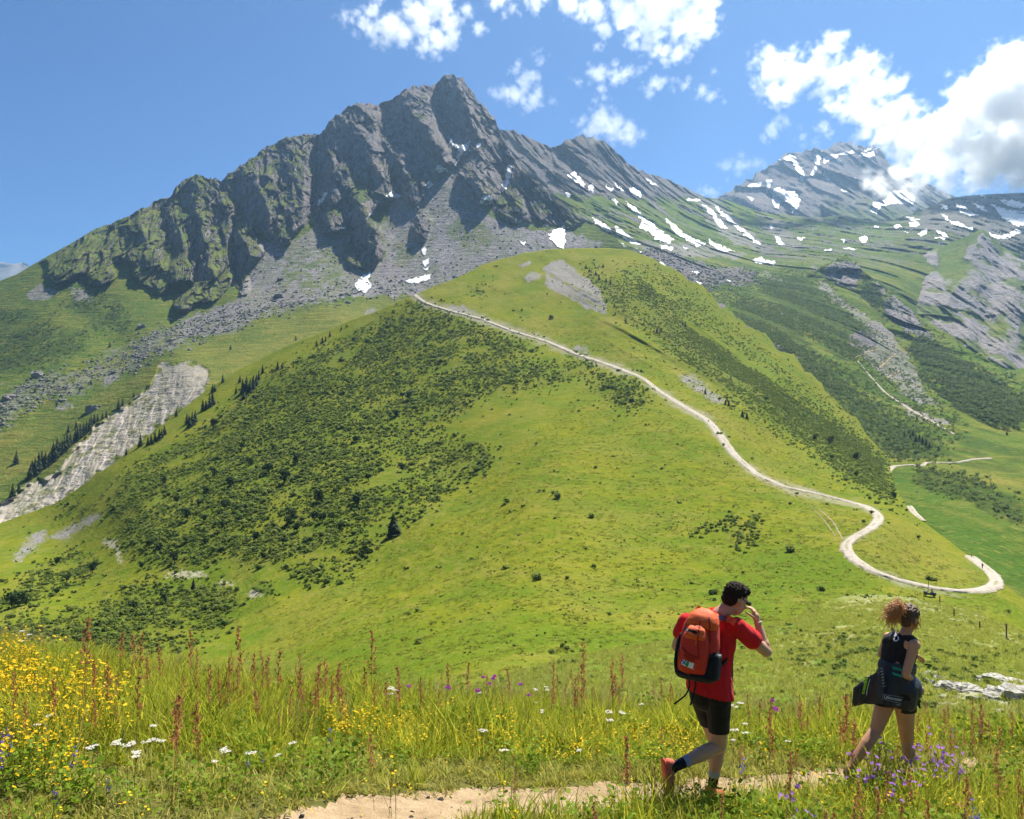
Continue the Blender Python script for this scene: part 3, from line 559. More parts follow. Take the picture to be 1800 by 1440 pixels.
def cover_hill(PX, py, P):
    X, Y, Z = P[..., 0], P[..., 1], P[..., 2]
    wx = PX + 5 * fbm(PX / 14, py / 14, 2.0, 4); wy = py + 4 * fbm(PX / 14, py / 14, 9.0, 4)
    n1 = fbm(X / 40, Y / 50, 1.2, 4); n2 = fbm(X / 9, Y / 12, Z / 9, 3)
    slab = sstep(.3, .6, look(m_slab, wx, wy)) * sstep(-.3, .45, ridged((X + 1.2 * Z) / 7, Z / 50, 1, 3) + .5 * n2)
    jx, jy = PX + 9 * fbm(PX / 9, py / 6, 3, 4, .7), py + 5 * fbm(PX / 9, py / 6, 5, 4, .7)
    grav = sstep(.35, .75, look(m_gravel, jx, jy)) * (.5 + .5 * sstep(-.3, .3, n2)); dirt = sstep(.35, .8, look(m_dirt, jx, jy))
    rfl = look(m_rflank, PX, py)
    dr = polydist(PX, py, ROAD)[0]
    bank = sstep(11, 4, dr + 5 * n2) * sstep(.0, .5, n1 + .5) * .6
    c1 = np.stack([zero(PX), np.maximum(np.maximum(grav, slab * .95), bank * .5), np.maximum(dirt * .6, bank * .3)], -1)
    shr = np.clip(sstep(.35, .7, look(m_s1, wx, wy)) * .22 + sstep(.3, .7, look(m_s2, wx, wy) + .25 * n2) * .30 + sstep(.35, .7, look(m_s3, wx, wy)) * .25, 0, 1)
    dry = np.clip(.34 * look(m_dryhill, PX, py) * sstep(-.4, .5, n1) + .22 * sstep(.0, .5, n1) + .35 * look(m_meadowband, PX, py), 0, 1)
    lush = np.clip(.55 * rfl * sstep(-.4, .3, n1 + .4 * n2) + .65 * look(m_lush, wx, wy) * sstep(-.5, .2, -n1 + .4 * n2) + .2 * sstep(.1, .5, n2), 0, 1)
    return c1, np.stack([dry, lush, shr], -1)
sheet('green_ridge', HILLTOP, [(-360, 1330), (800, 1290), (1100, 1270), (1500, 1230), (2200, 1330)], [
    (-360, 985, 640), (-360, 1150, 360), (-360, 1330, 210), (0, 920, 600), (0, 1000, 440), (0, 1080, 330), (0, 1200, 210), (0, 1300, 160), (100, 884, 600), (200, 815, 610), (120, 980, 460), (250, 900, 470), (250, 1060, 320), (365, 685, 720), (300, 800, 580), (400, 780, 560),
    (420, 900, 420), (400, 1000, 350), (400, 1100, 260), (400, 1250, 150), (500, 610, 760), (500, 720, 600), (550, 850, 440), (540, 980, 330), (640, 552, 780), (640, 650, 650), (660, 760, 520), (640, 880, 390), (640, 1000, 290), (600, 1100, 210), (600, 1250, 130),
    (735, 515, 790), (760, 600, 680), (780, 700, 560), (780, 820, 430), (760, 930, 310), (800, 1050, 215), (800, 1150, 150), (850, 555, 720), (900, 640, 600), (920, 760, 430), (950, 900, 290), (960, 1020, 215), (980, 437, 920), (980, 520, 770), (1000, 605, 640), (1060, 690, 500), (1080, 800, 370),
    (1100, 940, 265), (1100, 1060, 195), (1000, 1150, 145), (1000, 1250, 100), (1050, 436, 930), (1100, 440, 930), (1100, 540, 720), (1150, 665, 530), (1220, 600, 700), (1150, 455, 920), (1217, 500, 880), (1290, 560, 830), (1400, 640, 760), (1480, 722, 680), (1560, 802, 600), (1260, 750, 425), (1300, 650, 660), (1310, 725, 470),
    (1400, 740, 570), (1450, 800, 470), (1380, 857, 330), (1250, 860, 320), (1250, 980, 240), (1300, 1080, 180), (1250, 1200, 120), (1500, 870, 350), (1550, 910, 275), (1572, 862, 400), (1600, 900, 320), (1490, 960, 235), (1450, 1040, 195), (1600, 1000, 225), (1640, 1035, 205), (1700, 975, 262), (1770, 1030, 222), (1700, 1045, 200), (1600, 1120, 150), (1500, 1200, 110), (1800, 1055, 212), (1800, 1150, 150), (1800, 1300, 90), (2200, 1200, 200), (2200, 1330, 90)],
      -360, 2200, 980, 460, MAT_HILL, relief_hill, cover_hill, lambda p: -1.2 * fbm(p / 20, .4, 3, 3) - 11 * (ridged(p / 52, .7, 2, 3) - .25) * sstep(1150, 1230, p) * sstep(1556, 1500, p), back=(10, .05, .55))

# --- the near knoll beyond the meadow's brow
m_pale = mask([[(1380, 1120), (1480, 1095), (1600, 1110), (1700, 1105), (1800, 1125), (1800, 1150), (1650, 1130), (1500, 1128), (1390, 1160)], [(1350, 1130), (1420, 1110), (1430, 1180), (1360, 1190)], [(1470, 1060), (1560, 1065), (1560, 1095), (1480, 1095)]], 7)
m_brown = mask([[(1470, 1048), (1600, 1048), (1720, 1075), (1800, 1105), (1800, 1125), (1700, 1095), (1600, 1075), (1500, 1065)], [(1450, 1110), (1510, 1105), (1500, 1125), (1450, 1130)]], 6)
m_wrock = mask([[(1625, 1196), (1660, 1190), (1672, 1200), (1640, 1205)], [(1650, 1218), (1690, 1198), (1720, 1205), (1715, 1235), (1640, 1240)], [(1730, 1195), (1760, 1188), (1800, 1182), (1800, 1190), (1750, 1200)], [(1745, 1218), (1780, 1205), (1850, 1200), (1850, 1250), (1740, 1250)]], 2)
m_dark = mask([[(1470, 1115), (1540, 1120), (1545, 1160), (1490, 1200), (1440, 1190)], [(900, 1185), (960, 1170), (1010, 1165), (960, 1200), (900, 1215)]], 8)
def relief_knoll(PX, py, d):
    P = ray(PX, py, d); X, Y, Z = P[..., 0], P[..., 1], P[..., 2]
    return fbm(X / 9, Y / 11, 1.5, 3) * 1.6 + fbm(X / 2.2, Y / 2.6, 5, 3) * .45
def cover_knoll(PX, py, P):
    X, Y, Z = P[..., 0], P[..., 1], P[..., 2]
    wx = PX + 9 * fbm(PX / 14, py / 14, 2.0, 4); wy = py + 5 * fbm(PX / 14, py / 14, 9.0, 4); n2 = fbm(X / 1.8, Y / 2.5, Z / 2, 3)
    rk = .35 * sstep(.35, .55, look(m_wrock, wx, wy))
    pale = look(m_pale, wx, wy) * sstep(-.3, .3, n2)
    return np.stack([rk, zero(PX), .35 * look(m_brown, wx, wy) * sstep(-.2, .5, n2)], -1), np.stack([np.clip(pale + .5 * look(m_brown, wx, wy), 0, 1), .5 * sstep(-.1, .4, n2), .45 * look(m_dark, wx, wy)], -1)
sheet('grassy_knoll', [(700, 1262), (800, 1225), (870, 1195), (950, 1170), (1000, 1154), (1080, 1142), (1190, 1124), (1300, 1112), (1380, 1092), (1430, 1066), (1480, 1048), (1520, 1044), (1600, 1050), (1700, 1071), (1800, 1110), (2000, 1170), (2300, 1230)], [(700, 1400), (2300, 1400)], [
    (700, 1262, 40), (870, 1195, 62), (1000, 1154, 76), (1190, 1124, 92), (1360, 1100, 102), (1500, 1045, 125), (1600, 1050, 120), (1700, 1071, 108), (1800, 1110, 92), (2300, 1230, 60), (700, 1400, 17), (1200, 1300, 27), (1200, 1400, 17), (1500, 1300, 27), (1800, 1300, 27), (1800, 1400, 17), (2300, 1400, 17),
    (1000, 1220, 45), (1200, 1180, 62), (1500, 1150, 62), (1650, 1110, 82), (1700, 1180, 52), (1560, 1200, 46), (1800, 1200, 46)], 700, 2300, 520, 260, MAT_NEAR, relief_knoll, cover_knoll, lambda p: -1.0 * fbm(p / 12, .4, 3, 3), back=(8, .05, .75))

# --- the valley floor under everything, so that the land goes on to the horizon
def valley():
    n = 90; xs = np.linspace(-30000, 30000, n); ys = np.linspace(-20000, 40000, n); X, Y = np.meshgrid(xs, ys)
    Z = -620 + fbm(X / 4000, Y / 4000, 2, 4) * 180
    me = mesh_np('valley_floor', np.stack([X, Y, Z], -1), gridfaces(n, n), MAT_MOUNT, attrs={'cover': np.zeros((n * n, 3)), 'cover2': np.full((n * n, 3), .2)})
    tag(link('valley_floor', me), kind='structure')
valley()

# ---------------------------------------------------------------- gravel tracks
def track_mat():
    t = NT('pale_gravel'); co = t.coords(); n = t.noise(co, .9, 5, .65); n2 = t.noise(co, .12, 3)
    rut = t.attr('across', 'Fac')
    c = t.mix(t.mr(n, .3, .7), (.26, .225, .185), (.47, .42, .36))
    c = t.mix(t.math('MULTIPLY', t.mr(rut, .0, .35, .75, 0), t.mr(n2, .45, .62)), c, (.13, .155, .03))
    c = t.mix(t.mr(rut, .72, 1, 0, .55), c, (.20, .19, .07))
    return t.done(t.bsdf(c, .95, t.bump(n, .12), .1))
MAT_TRACK = track_mat()
def smooth_line(pts, n):
    p = np.array(pts, float); s = np.concatenate([[0], np.cumsum(np.hypot(*np.diff(p, axis=0).T))]); u = np.linspace(0, s[-1], n)
    q = np.stack([np.interp(u, s, p[:, 0]), np.interp(u, s, p[:, 1])], -1)
    for _ in range(3): q[1:-1] = q[1:-1] * .5 + (q[:-2] + q[2:]) * .25
    return q
MAT_TRAIL = flat('worn_soil', (.26, .205, .125), .95, .05, .3, .8, .05, 3)
def track(name, Ln, pts, width, n, lift=.3, wn=.3, mat=None):
    q = smooth_line(pts, n); P = samp(Ln, q[:, 0], q[:, 1]); N = samp(Ln, q[:, 0], q[:, 1], 'N')
    ker = np.ones(9) / 9
    sm = lambda A: np.stack([np.convolve(np.pad(A[:, i], 4, mode='edge'), ker, 'valid') for i in range(3)], -1)
    P = sm(P); N = sm(N); N = N * .55 + np.array([0, 0, .45]); N /= np.linalg.norm(N, axis=1, keepdims=True)
    T = np.gradient(P, axis=0); T /= np.linalg.norm(T, axis=1, keepdims=True) + 1e-9
    S = np.cross(T, N); S /= np.linalg.norm(S, axis=1, keepdims=True) + 1e-9
    ws = np.interp(np.linspace(0, 1, n), np.linspace(0, 1, len(width)), width) if hasattr(width, '__len__') else np.full(n, width)
    m = 9; rows = []; ac = []
    arc = np.concatenate([[0], np.cumsum(np.linalg.norm(np.diff(P, axis=0), axis=1))])
    for j in range(m):
        f = j / (m - 1) * 2 - 1
        jag = wn * fbm(arc / 3.0, j * 0 + (0 if f < 0 else 9.7), 1, 3) * (abs(f) > .9)
        rows.append(P + S * (ws * .5 * (f * (1 + jag)))[:, None] + N * (lift * (1 - .9 * abs(f) ** 4) - (.25 if abs(f) > .99 else 0) * lift))
        ac.append(np.full(n, abs(f)))
    me = mesh_np(name, np.stack(rows, 1), gridfaces(n, m), mat or MAT_TRACK, attrs={'across': np.stack(ac, 1).ravel()})
    return tag(link(name, me), kind='structure')
track('gravel_track', 'green_ridge', ROAD, [4.2, 4.2, 4.2, 4.4, 4.6, 4.4, 3.8, 3.4, 3.4, 3.6, 3.6, 4.2], 700, .5)
track('gravel_track', 'valley_side', [(1556, 858), (1556, 842), (1562, 826), (1570, 820), (1600, 818), (1622, 820), (1625, 814), (1680, 814), (1710, 808), (1742, 806)], [5.5, 5.0, 4, 3.2, 3, 3.5], 200, .6)
track('gravel_track', 'valley_side', [(1598, 890), (1606, 902), (1622, 918)], [4.0, 4.2], 40, .6)
track('piste_path', 'valley_side', [(1502, 630), (1520, 620), (1545, 614)], 2.6, 50, .5, mat=MAT_TRAIL)
track('piste_path', 'valley_side', [(1505, 632), (1528, 660), (1555, 690), (1600, 720), (1680, 765)], [2, 2.6, 3.5, 2], 120, .5)
track('piste_path', 'valley_side', [(1545, 648), (1562, 632), (1575, 622)], 2.6, 50, .5, mat=MAT_TRAIL)
track('piste_path', 'valley_side', [(1558, 665), (1582, 652)], 2.4, 40, .5, mat=MAT_TRAIL)
track('worn_trail', 'green_ridge', [(1438, 893), (1465, 918), (1482, 950)], [.35, .6, .7, .5], 60, .12, .5, mat=MAT_TRAIL)
track('worn_trail', 'green_ridge', [(1425, 890), (1450, 916), (1470, 945)], [.2, .4, .5, .4], 60, .12, .5, mat=MAT_TRAIL)

# ---------------------------------------------------------------- snow patches
SNOW = {'rocky_mountain': [
    [(786, 240), (800, 252), (812, 255), (828, 247), (823, 262), (813, 272), (806, 286), (799, 300), (803, 282), (806, 264), (795, 256)], [(767, 289), (778, 294), (789, 301), (775, 306), (766, 301)], [(744, 329), (755, 317), (764, 325), (757, 331), (747, 333)],
    [(673, 351), (685, 339), (692, 334), (704, 345), (701, 351), (688, 347)], [(557, 362), (565, 345), (576, 336), (576, 343), (567, 356), (561, 364)], [(624, 502), (634, 486), (652, 479), (649, 492), (653, 505), (640, 515), (627, 511)], [(739, 440), (747, 432), (751, 440), (745, 449)],
    [(741, 460), (756, 454), (753, 466), (744, 469)], [(741, 471), (756, 470), (750, 477)], [(711, 494), (730, 488), (758, 481), (759, 490), (735, 498), (717, 498)], [(882, 326), (890, 310), (892, 288), (899, 294), (899, 311), (891, 331), (882, 342)],
    [(842, 357), (852, 339), (866, 347), (866, 359), (850, 361)], [(966, 411), (980, 402), (993, 397), (994, 420), (990, 438), (975, 431), (967, 421)], [(648, 376), (656, 374), (655, 380), (649, 380)], [(597, 401), (608, 400), (606, 404), (598, 404)], [(834, 257), (846, 250), (845, 256), (837, 261)], [(913, 424), (924, 427), (922, 433), (914, 430)]],
 'valley_side': [
    [(995, 307), (1010, 302), (1022, 315), (1031, 332), (1020, 328), (1008, 318)], [(1034, 327), (1044, 324), (1044, 342), (1037, 336)], [(992, 338), (1006, 342), (999, 349)], [(1064, 324), (1078, 334), (1076, 340), (1066, 330)], [(1079, 320), (1095, 334), (1099, 341), (1085, 331)],
    [(1106, 332), (1118, 329), (1128, 342), (1126, 349), (1112, 340)], [(1070, 344), (1086, 354), (1088, 365), (1075, 352)], [(1133, 312), (1150, 320), (1159, 329), (1145, 326)], [(1096, 352), (1115, 364), (1136, 384), (1160, 404), (1185, 420), (1181, 426), (1150, 415), (1124, 401), (1127, 386), (1109, 370)],
    [(1039, 381), (1060, 392), (1079, 411), (1065, 406), (1047, 394)], [(1079, 397), (1100, 409), (1127, 431), (1110, 429), (1084, 412)], [(1048, 406), (1075, 419), (1107, 436), (1090, 434), (1062, 421)], [(1167, 384), (1180, 391), (1200, 409), (1243, 431), (1225, 434), (1189, 412)],
    [(1244, 421), (1265, 431), (1292, 443), (1270, 445), (1249, 432)], [(1234, 358), (1252, 369), (1266, 385), (1279, 404), (1265, 401), (1249, 380)], [(1254, 360), (1275, 376), (1337, 429), (1333, 432), (1272, 384)], [(1320, 458), (1335, 452), (1345, 457), (1363, 460), (1361, 465), (1330, 464)],
    [(1360, 412), (1369, 418), (1380, 433), (1368, 430)], [(1205, 350), (1232, 350), (1232, 356), (1210, 355)], [(1155, 408), (1180, 424), (1178, 430), (1150, 422)], [(1160, 430), (1185, 436), (1182, 441), (1162, 437)], [(1200, 432), (1212, 437), (1205, 440)], [(1118, 437), (1130, 442), (1126, 446)], [(1155, 459), (1172, 466), (1168, 470), (1156, 465)], [(1213, 476), (1232, 478), (1226, 483)], [(1222, 493), (1235, 499), (1230, 502)], [(1276, 491), (1287, 494), (1282, 497)],
    [(1350, 396), (1362, 400), (1355, 403)], [(1403, 416), (1413, 419), (1410, 424), (1402, 422)], [(1476, 421), (1488, 424), (1483, 427)], [(1507, 419), (1518, 415), (1524, 418), (1523, 427), (1513, 425)], [(1535, 398), (1545, 397), (1547, 401), (1538, 402)], [(1572, 396), (1582, 394), (1585, 400), (1577, 403)], [(1553, 378), (1570, 376), (1568, 381), (1555, 382)], [(1595, 392), (1610, 389), (1617, 395), (1612, 401), (1600, 400)], [(1588, 381), (1605, 383), (1620, 387), (1600, 388)],
    [(1613, 413), (1622, 404), (1634, 405), (1627, 414), (1617, 416)], [(1587, 408), (1598, 407), (1598, 411)], [(1640, 403), (1655, 408), (1668, 417), (1660, 419), (1650, 411)], [(1640, 417), (1655, 418), (1668, 420), (1655, 422)], [(1704, 340), (1730, 344), (1745, 364), (1762, 384), (1790, 399), (1810, 398), (1830, 378), (1770, 369), (1741, 358), (1722, 342)],
    [(1679, 357), (1692, 362), (1712, 375), (1722, 380), (1705, 381), (1688, 374)], [(1709, 357), (1728, 363), (1737, 372), (1722, 370)], [(1651, 372), (1670, 387), (1690, 393), (1714, 405), (1702, 406), (1678, 396), (1660, 386)], [(1735, 408), (1760, 416), (1788, 404), (1796, 408), (1775, 420), (1748, 421)], [(1755, 352), (1785, 352), (1810, 362), (1790, 368), (1765, 360)], [(1652, 358), (1664, 362), (1666, 370), (1655, 368)], [(1480, 434), (1500, 437), (1508, 440), (1490, 440)], [(1445, 440), (1460, 439), (1465, 442), (1450, 443)]],
 'snowy_mountain': [
    [(1366, 284), (1388, 272), (1398, 274), (1406, 290), (1413, 303), (1417, 320), (1408, 316), (1400, 302), (1392, 284), (1380, 283)], [(1430, 272), (1446, 264), (1444, 282), (1436, 300), (1426, 316), (1424, 308), (1432, 290)], [(1446, 280), (1460, 272), (1482, 268), (1500, 264), (1504, 270), (1482, 274), (1464, 280), (1448, 290)], [(1506, 272), (1522, 270), (1534, 265), (1540, 276), (1524, 278), (1510, 276)],
    [(1447, 296), (1453, 306), (1461, 318), (1456, 322), (1447, 308)], [(1312, 328), (1328, 322), (1343, 320), (1338, 330), (1322, 332)], [(1344, 314), (1358, 316), (1356, 326), (1348, 342), (1346, 328)], [(1355, 342), (1362, 330), (1372, 330), (1384, 338), (1398, 336), (1407, 350), (1404, 366), (1392, 376), (1388, 362), (1378, 354), (1368, 368), (1360, 366), (1358, 356)],
    [(1530, 372), (1536, 356), (1552, 352), (1566, 338), (1590, 332), (1612, 348), (1604, 360), (1570, 360), (1550, 364), (1540, 378)], [(1368, 280), (1380, 280), (1372, 286)], [(1310, 345), (1325, 350), (1320, 354)], [(1478, 334), (1490, 338), (1484, 341)], [(1500, 310), (1506, 316), (1502, 320)], [(1470, 283), (1480, 281), (1474, 290)], [(1516, 262), (1548, 258), (1540, 264), (1520, 268)]]}
SNOW_WHERE = {'rocky_mountain': 'on the rocky mountain', 'valley_side': 'on the green slope below the pass', 'snowy_mountain': 'on the far snowy mountain'}
SNOW_ROCK = ['branching snow couloir under the summit of the rocky mountain', 'small snow patch at the foot of the cliff left of the couloir', 'tiny snow wedge between couloir and middle buttress', 'bright snow arc at the foot of the middle cliff', 'bluish snow strip in the dark gully left of the middle cliff',
             'ragged snow patch low on the scree left of the other scree snow', 'upper small snow spot of the row on the scree', 'second snow spot of the row on the scree', 'thin snow sliver of the row on the scree', 'long flat snow bank at the bottom of the scree', 'narrow snow tongue in the gully right of the summit', 'snow fan at the foot of the gully right of the summit',
             'large upright snow patch just above the crest of the green ridge', 'tiny snow dot on the middle buttress', 'thin snow line at the foot of the dark cliff', 'small snow fleck right of the couloir head', 'small snow spot on the grey scree left of the large upright patch']
def snow_label(Ln, k, p, area):
    cx, cy_ = p.mean(0); w, h = np.ptp(p[:, 0]), np.ptp(p[:, 1])
    if Ln == 'rocky_mountain': return SNOW_ROCK[k]
    size = 'large' if area > 350 else 'mid-sized' if area > 110 else 'small' if area > 45 else 'tiny'
    shape = 'upright' if h > 1.25 * w else 'flat' if w > 2.6 * h else 'slanting' if w > 1.4 * h else 'compact'
    if Ln == 'snowy_mountain': where_ = 'at the crest of' if cy_ < 282 else 'on the left shoulder of' if cx < 1352 else 'in the middle face of' if cy_ < 330 else 'at the foot of'; return f'{size} {shape} snow patch {where_} the far snowy mountain'
    where_ = ('high on the dark second ridge' if cy_ < 350 and cx < 1165 else 'on the grassy slope under the second ridge' if cx < 1150 else 'in the streaks running down below the pass' if cx < 1300 and cy_ < 446 else 'in the stony hollow behind the green ridge' if cx < 1400 and cy_ > 446 else 'on the green basin right of the pass' if cx < 1560 else 'on the rolling green slope under the cumulus bank' if cx < 1645 else 'on the dark shoulder at the right edge')
    return f'{size} {shape} snow patch {where_}'
def snow_patches():
    for Ln, polys in SNOW.items():
        L = LAYERS[Ln]; PX, PY, P, N = L['PX'], L['PY'], L['P'], L['N']
        wob = (3.4, 2.6)
        wx = PX + wob[0] * fbm(PX / 8, PY / 8, 2.5, 4, .65); wy = PY + wob[1] * fbm(PX / 8, PY / 8, 8.5, 4, .65)
        toc = -P / np.linalg.norm(P, axis=-1, keepdims=True)
        areas = []
        for pl in polys:
            p = np.array(pl, float); areas.append(.5 * abs(np.sum(p[:, 0] * np.roll(p[:, 1], -1) - p[:, 1] * np.roll(p[:, 0], -1))))
        for k, pl in enumerate(polys):
            p = np.array(pl, float)
            ys, xs = np.where((PX > p[:, 0].min() - 6) & (PX < p[:, 0].max() + 6) & (PY > p[:, 1].min() - 6) & (PY < p[:, 1].max() + 6))
            if len(ys) == 0: continue
            r0, r1, c0, c1 = ys.min(), ys.max() + 1, xs.min(), xs.max() + 1
            sub = (slice(r0, r1), slice(c0, c1)); f = 3     # refine so the edge is not stepped
            nr, nc = (r1 - r0 - 1) * f + 1, (c1 - c0 - 1) * f + 1
            if nr < 4 or nc < 4: continue
            def up(A):
                A = A[sub]; ri = np.linspace(0, A.shape[0] - 1.0001, nr); ci = np.linspace(0, A.shape[1] - 1.0001, nc)
                a, c = ri.astype(int), ci.astype(int)
                a1, c1_ = np.minimum(a + 1, A.shape[0] - 1), np.minimum(c + 1, A.shape[1] - 1)
                fa, fc = (ri - a)[:, None], (ci - c)[None]
                if A.ndim == 3: fa, fc = fa[..., None], fc[..., None]
                return (A[a][:, c] * (1 - fc) + A[a][:, c1_] * fc) * (1 - fa) + (A[a1][:, c] * (1 - fc) + A[a1][:, c1_] * fc) * fa
            ux, uy = up(wx), up(wy); ins = np.zeros(ux.shape, bool)
            for i in range(len(p)):
                (ax, ay), (bx, by) = p[i], p[(i + 1) % len(p)]
                if ay == by: continue
                cc = (ay > uy) != (by > uy); ins ^= cc & (ux < (bx - ax) * (uy - ay) / (by - ay) + ax)
            q = ins[:-1, :-1] & ins[1:, :-1] & ins[:-1, 1:] & ins[1:, 1:]
            if q.sum() < 6: continue
            up_P = up(P); up_T = up(toc); thick = np.linalg.norm(up_P.reshape(-1, 3).mean(0)) * .0011
            V = up_P + up_T * thick + np.array([0, 0, thick * .4])
            F = gridfaces(nr, nc)[q.ravel()]; used = np.unique(F); rm = np.zeros(nr * nc, int); rm[used] = np.arange(len(used))
            Fv = rm[F]; Vv = V.reshape(-1, 3)[used]
            ed = np.sort(np.concatenate([Fv[:, [0, 1]], Fv[:, [1, 2]], Fv[:, [2, 3]], Fv[:, [3, 0]]]), 1)
            un, cnt = np.unique(ed, axis=0, return_counts=True); be = un[cnt == 1]
            bot = Vv - (up_T.reshape(-1, 3)[used]) * thick * 2.2
            nV = len(Vv); SV = np.concatenate([Vv, bot]); SF = np.stack([be[:, 0], be[:, 1], be[:, 1] + nV, be[:, 0] + nV], 1)
            o = link('snow_patch', mesh_np('snow_patch', SV, np.concatenate([Fv, SF]), MAT_SNOW))
            tag(o, snow_label(Ln, k, p, areas[k]), 'snow patch', 'snow left ' + SNOW_WHERE[Ln])
snow_patches()
# ---------------------------------------------------------------- scattering
def quads(c, u, v):
    """one quad per row: centre c, half axes u and v"""
    V = np.stack([c - u - v, c + u - v, c + u + v, c - u + v], 1).reshape(-1, 3)
    return V, np.arange(len(V)).reshape(-1, 4)
def source(name, me):
    return bpy.data.objects.new(name, me)                # a pattern for scattering; it stands nowhere itself
def scatter(name, P, scale, srcs, rot=None, idx=None, label=None, kind='stuff', parent=None, N=None, lean=0.0):
    n = len(P); col = bpy.data.collections.new(name + '_patterns')
    for s in srcs: col.objects.link(s)
    me = bpy.data.meshes.new(name); me.vertices.add(n); me.vertices.foreach_set('co', np.asarray(P, np.float32).ravel())
    if rot is None:
        rot = np.zeros((n, 3)); rot[:, 2] = rng.random(n) * 6.283; rot[:, :2] = rng.normal(size=(n, 2)) * lean
    me.attributes.new('turn', 'FLOAT_VECTOR', 'POINT').data.foreach_set('vector', np.asarray(rot, np.float32).ravel())
    sc3 = np.asarray(scale, np.float32); sc3 = np.repeat(sc3[:, None], 3, 1) if sc3.ndim == 1 else sc3
    me.attributes.new('size', 'FLOAT_VECTOR', 'POINT').data.foreach_set('vector', np.ascontiguousarray(sc3).ravel())
    me.attributes.new('pick', 'INT', 'POINT').data.foreach_set('value', (rng.integers(0, len(srcs), n) if idx is None else idx).astype(np.int32))
    o = link(name, me, parent); o['kind'] = kind
    ng = bpy.data.node_groups.new(name, 'GeometryNodeTree')
    ng.interface.new_socket('Geometry', in_out='INPUT', socket_type='NodeSocketGeometry'); ng.interface.new_socket('Geometry', in_out='OUTPUT', socket_type='NodeSocketGeometry')
    N_ = ng.nodes.new; gi, go = N_('NodeGroupInput'), N_('NodeGroupOutput'); ip = N_('GeometryNodeInstanceOnPoints'); ci = N_('GeometryNodeCollectionInfo')
    ci.inputs['Collection'].default_value = col; ci.inputs['Separate Children'].default_value = True; ci.inputs['Reset Children'].default_value = True
    def at(nm, ty):
        a = N_('GeometryNodeInputNamedAttribute'); a.data_type = ty; a.inputs['Name'].default_value = nm; return a.outputs['Attribute']
    er = N_('FunctionNodeEulerToRotation')
    l = ng.links.new
    l(gi.outputs[0], ip.inputs['Points']); l(ci.outputs[0], ip.inputs['Instance']); ip.inputs['Pick Instance'].default_value = True
    l(at('pick', 'INT'), ip.inputs['Instance Index']); l(at('turn', 'FLOAT_VECTOR'), er.inputs[0]); l(er.outputs[0], ip.inputs['Rotation']); l(at('size', 'FLOAT_VECTOR'), ip.inputs['Scale'])
    l(ip.outputs[0], go.inputs[0])
    o.modifiers.new('scatter', 'NODES').node_group = ng
    if label: o['label'] = label
    return o
def unit(n):
    v = rng.normal(size=(n, 3)); return v / np.linalg.norm(v, axis=1, keepdims=True)
def leafy(n, centres, radii, size, squash=.8, up=.85):
    """n leaf clumps spread through a set of lobes"""
    k = rng.integers(0, len(centres), n); d = unit(n); r = radii[k] * rng.random(n) ** .35
    c = centres[k] + d * r[:, None] * np.array([1, 1, squash])
    nrm = d + unit(n) * .75 + np.array([0, 0, up]); nrm /= np.linalg.norm(nrm, axis=1, keepdims=True)
    a = np.cross(nrm, unit(n)); a /= np.linalg.norm(a, axis=1, keepdims=True); b = np.cross(nrm, a)
    s = size * (.6 + .8 * rng.random(n))
    return quads(c, a * s[:, None], b * (s * (.5 + .4 * rng.random(n)))[:, None])
def leafmat(name, c1, c2, trans=.3, dark=None):
    t = NT(name); oi = t.n('ObjectInfo').outputs['Random']; gm = t.n('NewGeometry').outputs['Random Per Island']
    c = t.mix(oi, c1, c2); c = t.mix(t.mr(gm, 0, 1, 0, .4), c, tuple(x * .6 for x in c1))
    return t.leaf(c, trans)
MAT_SHRUB = leafmat('alder_leaf', (.130, .195, .040), (.280, .325, .070), .55)
MAT_SHRUBFAR = leafmat('far_shrub_leaf', (.105, .160, .050), (.185, .230, .075), .5)
MAT_CONIFER = leafmat('conifer_needle', (.020, .036, .016), (.034, .052, .020), .15)
MAT_TREE = leafmat('broad_leaf', (.026, .052, .014), (.050, .080, .020), .25)
MAT_BARK = flat('bark', (.11, .085, .065), .9, .1, .3, 6)
MAT_ROCKS = NT('boulder_stone')
def _rk():
    t = MAT_ROCKS; co = t.coords(); oi = t.n('ObjectInfo').outputs['Random']; n = t.noise(co, 2.2, 5, .6)
    c = t.mix(t.mr(n, .3, .7), (.065, .062, .062), (.19, .18, .175)); c = t.mix(t.math('MULTIPLY', oi, .5), c, (.27, .25, .235))
    return t.done(t.bsdf(c, .9, t.bump(n, .2), .15))
MAT_ROCK = _rk()

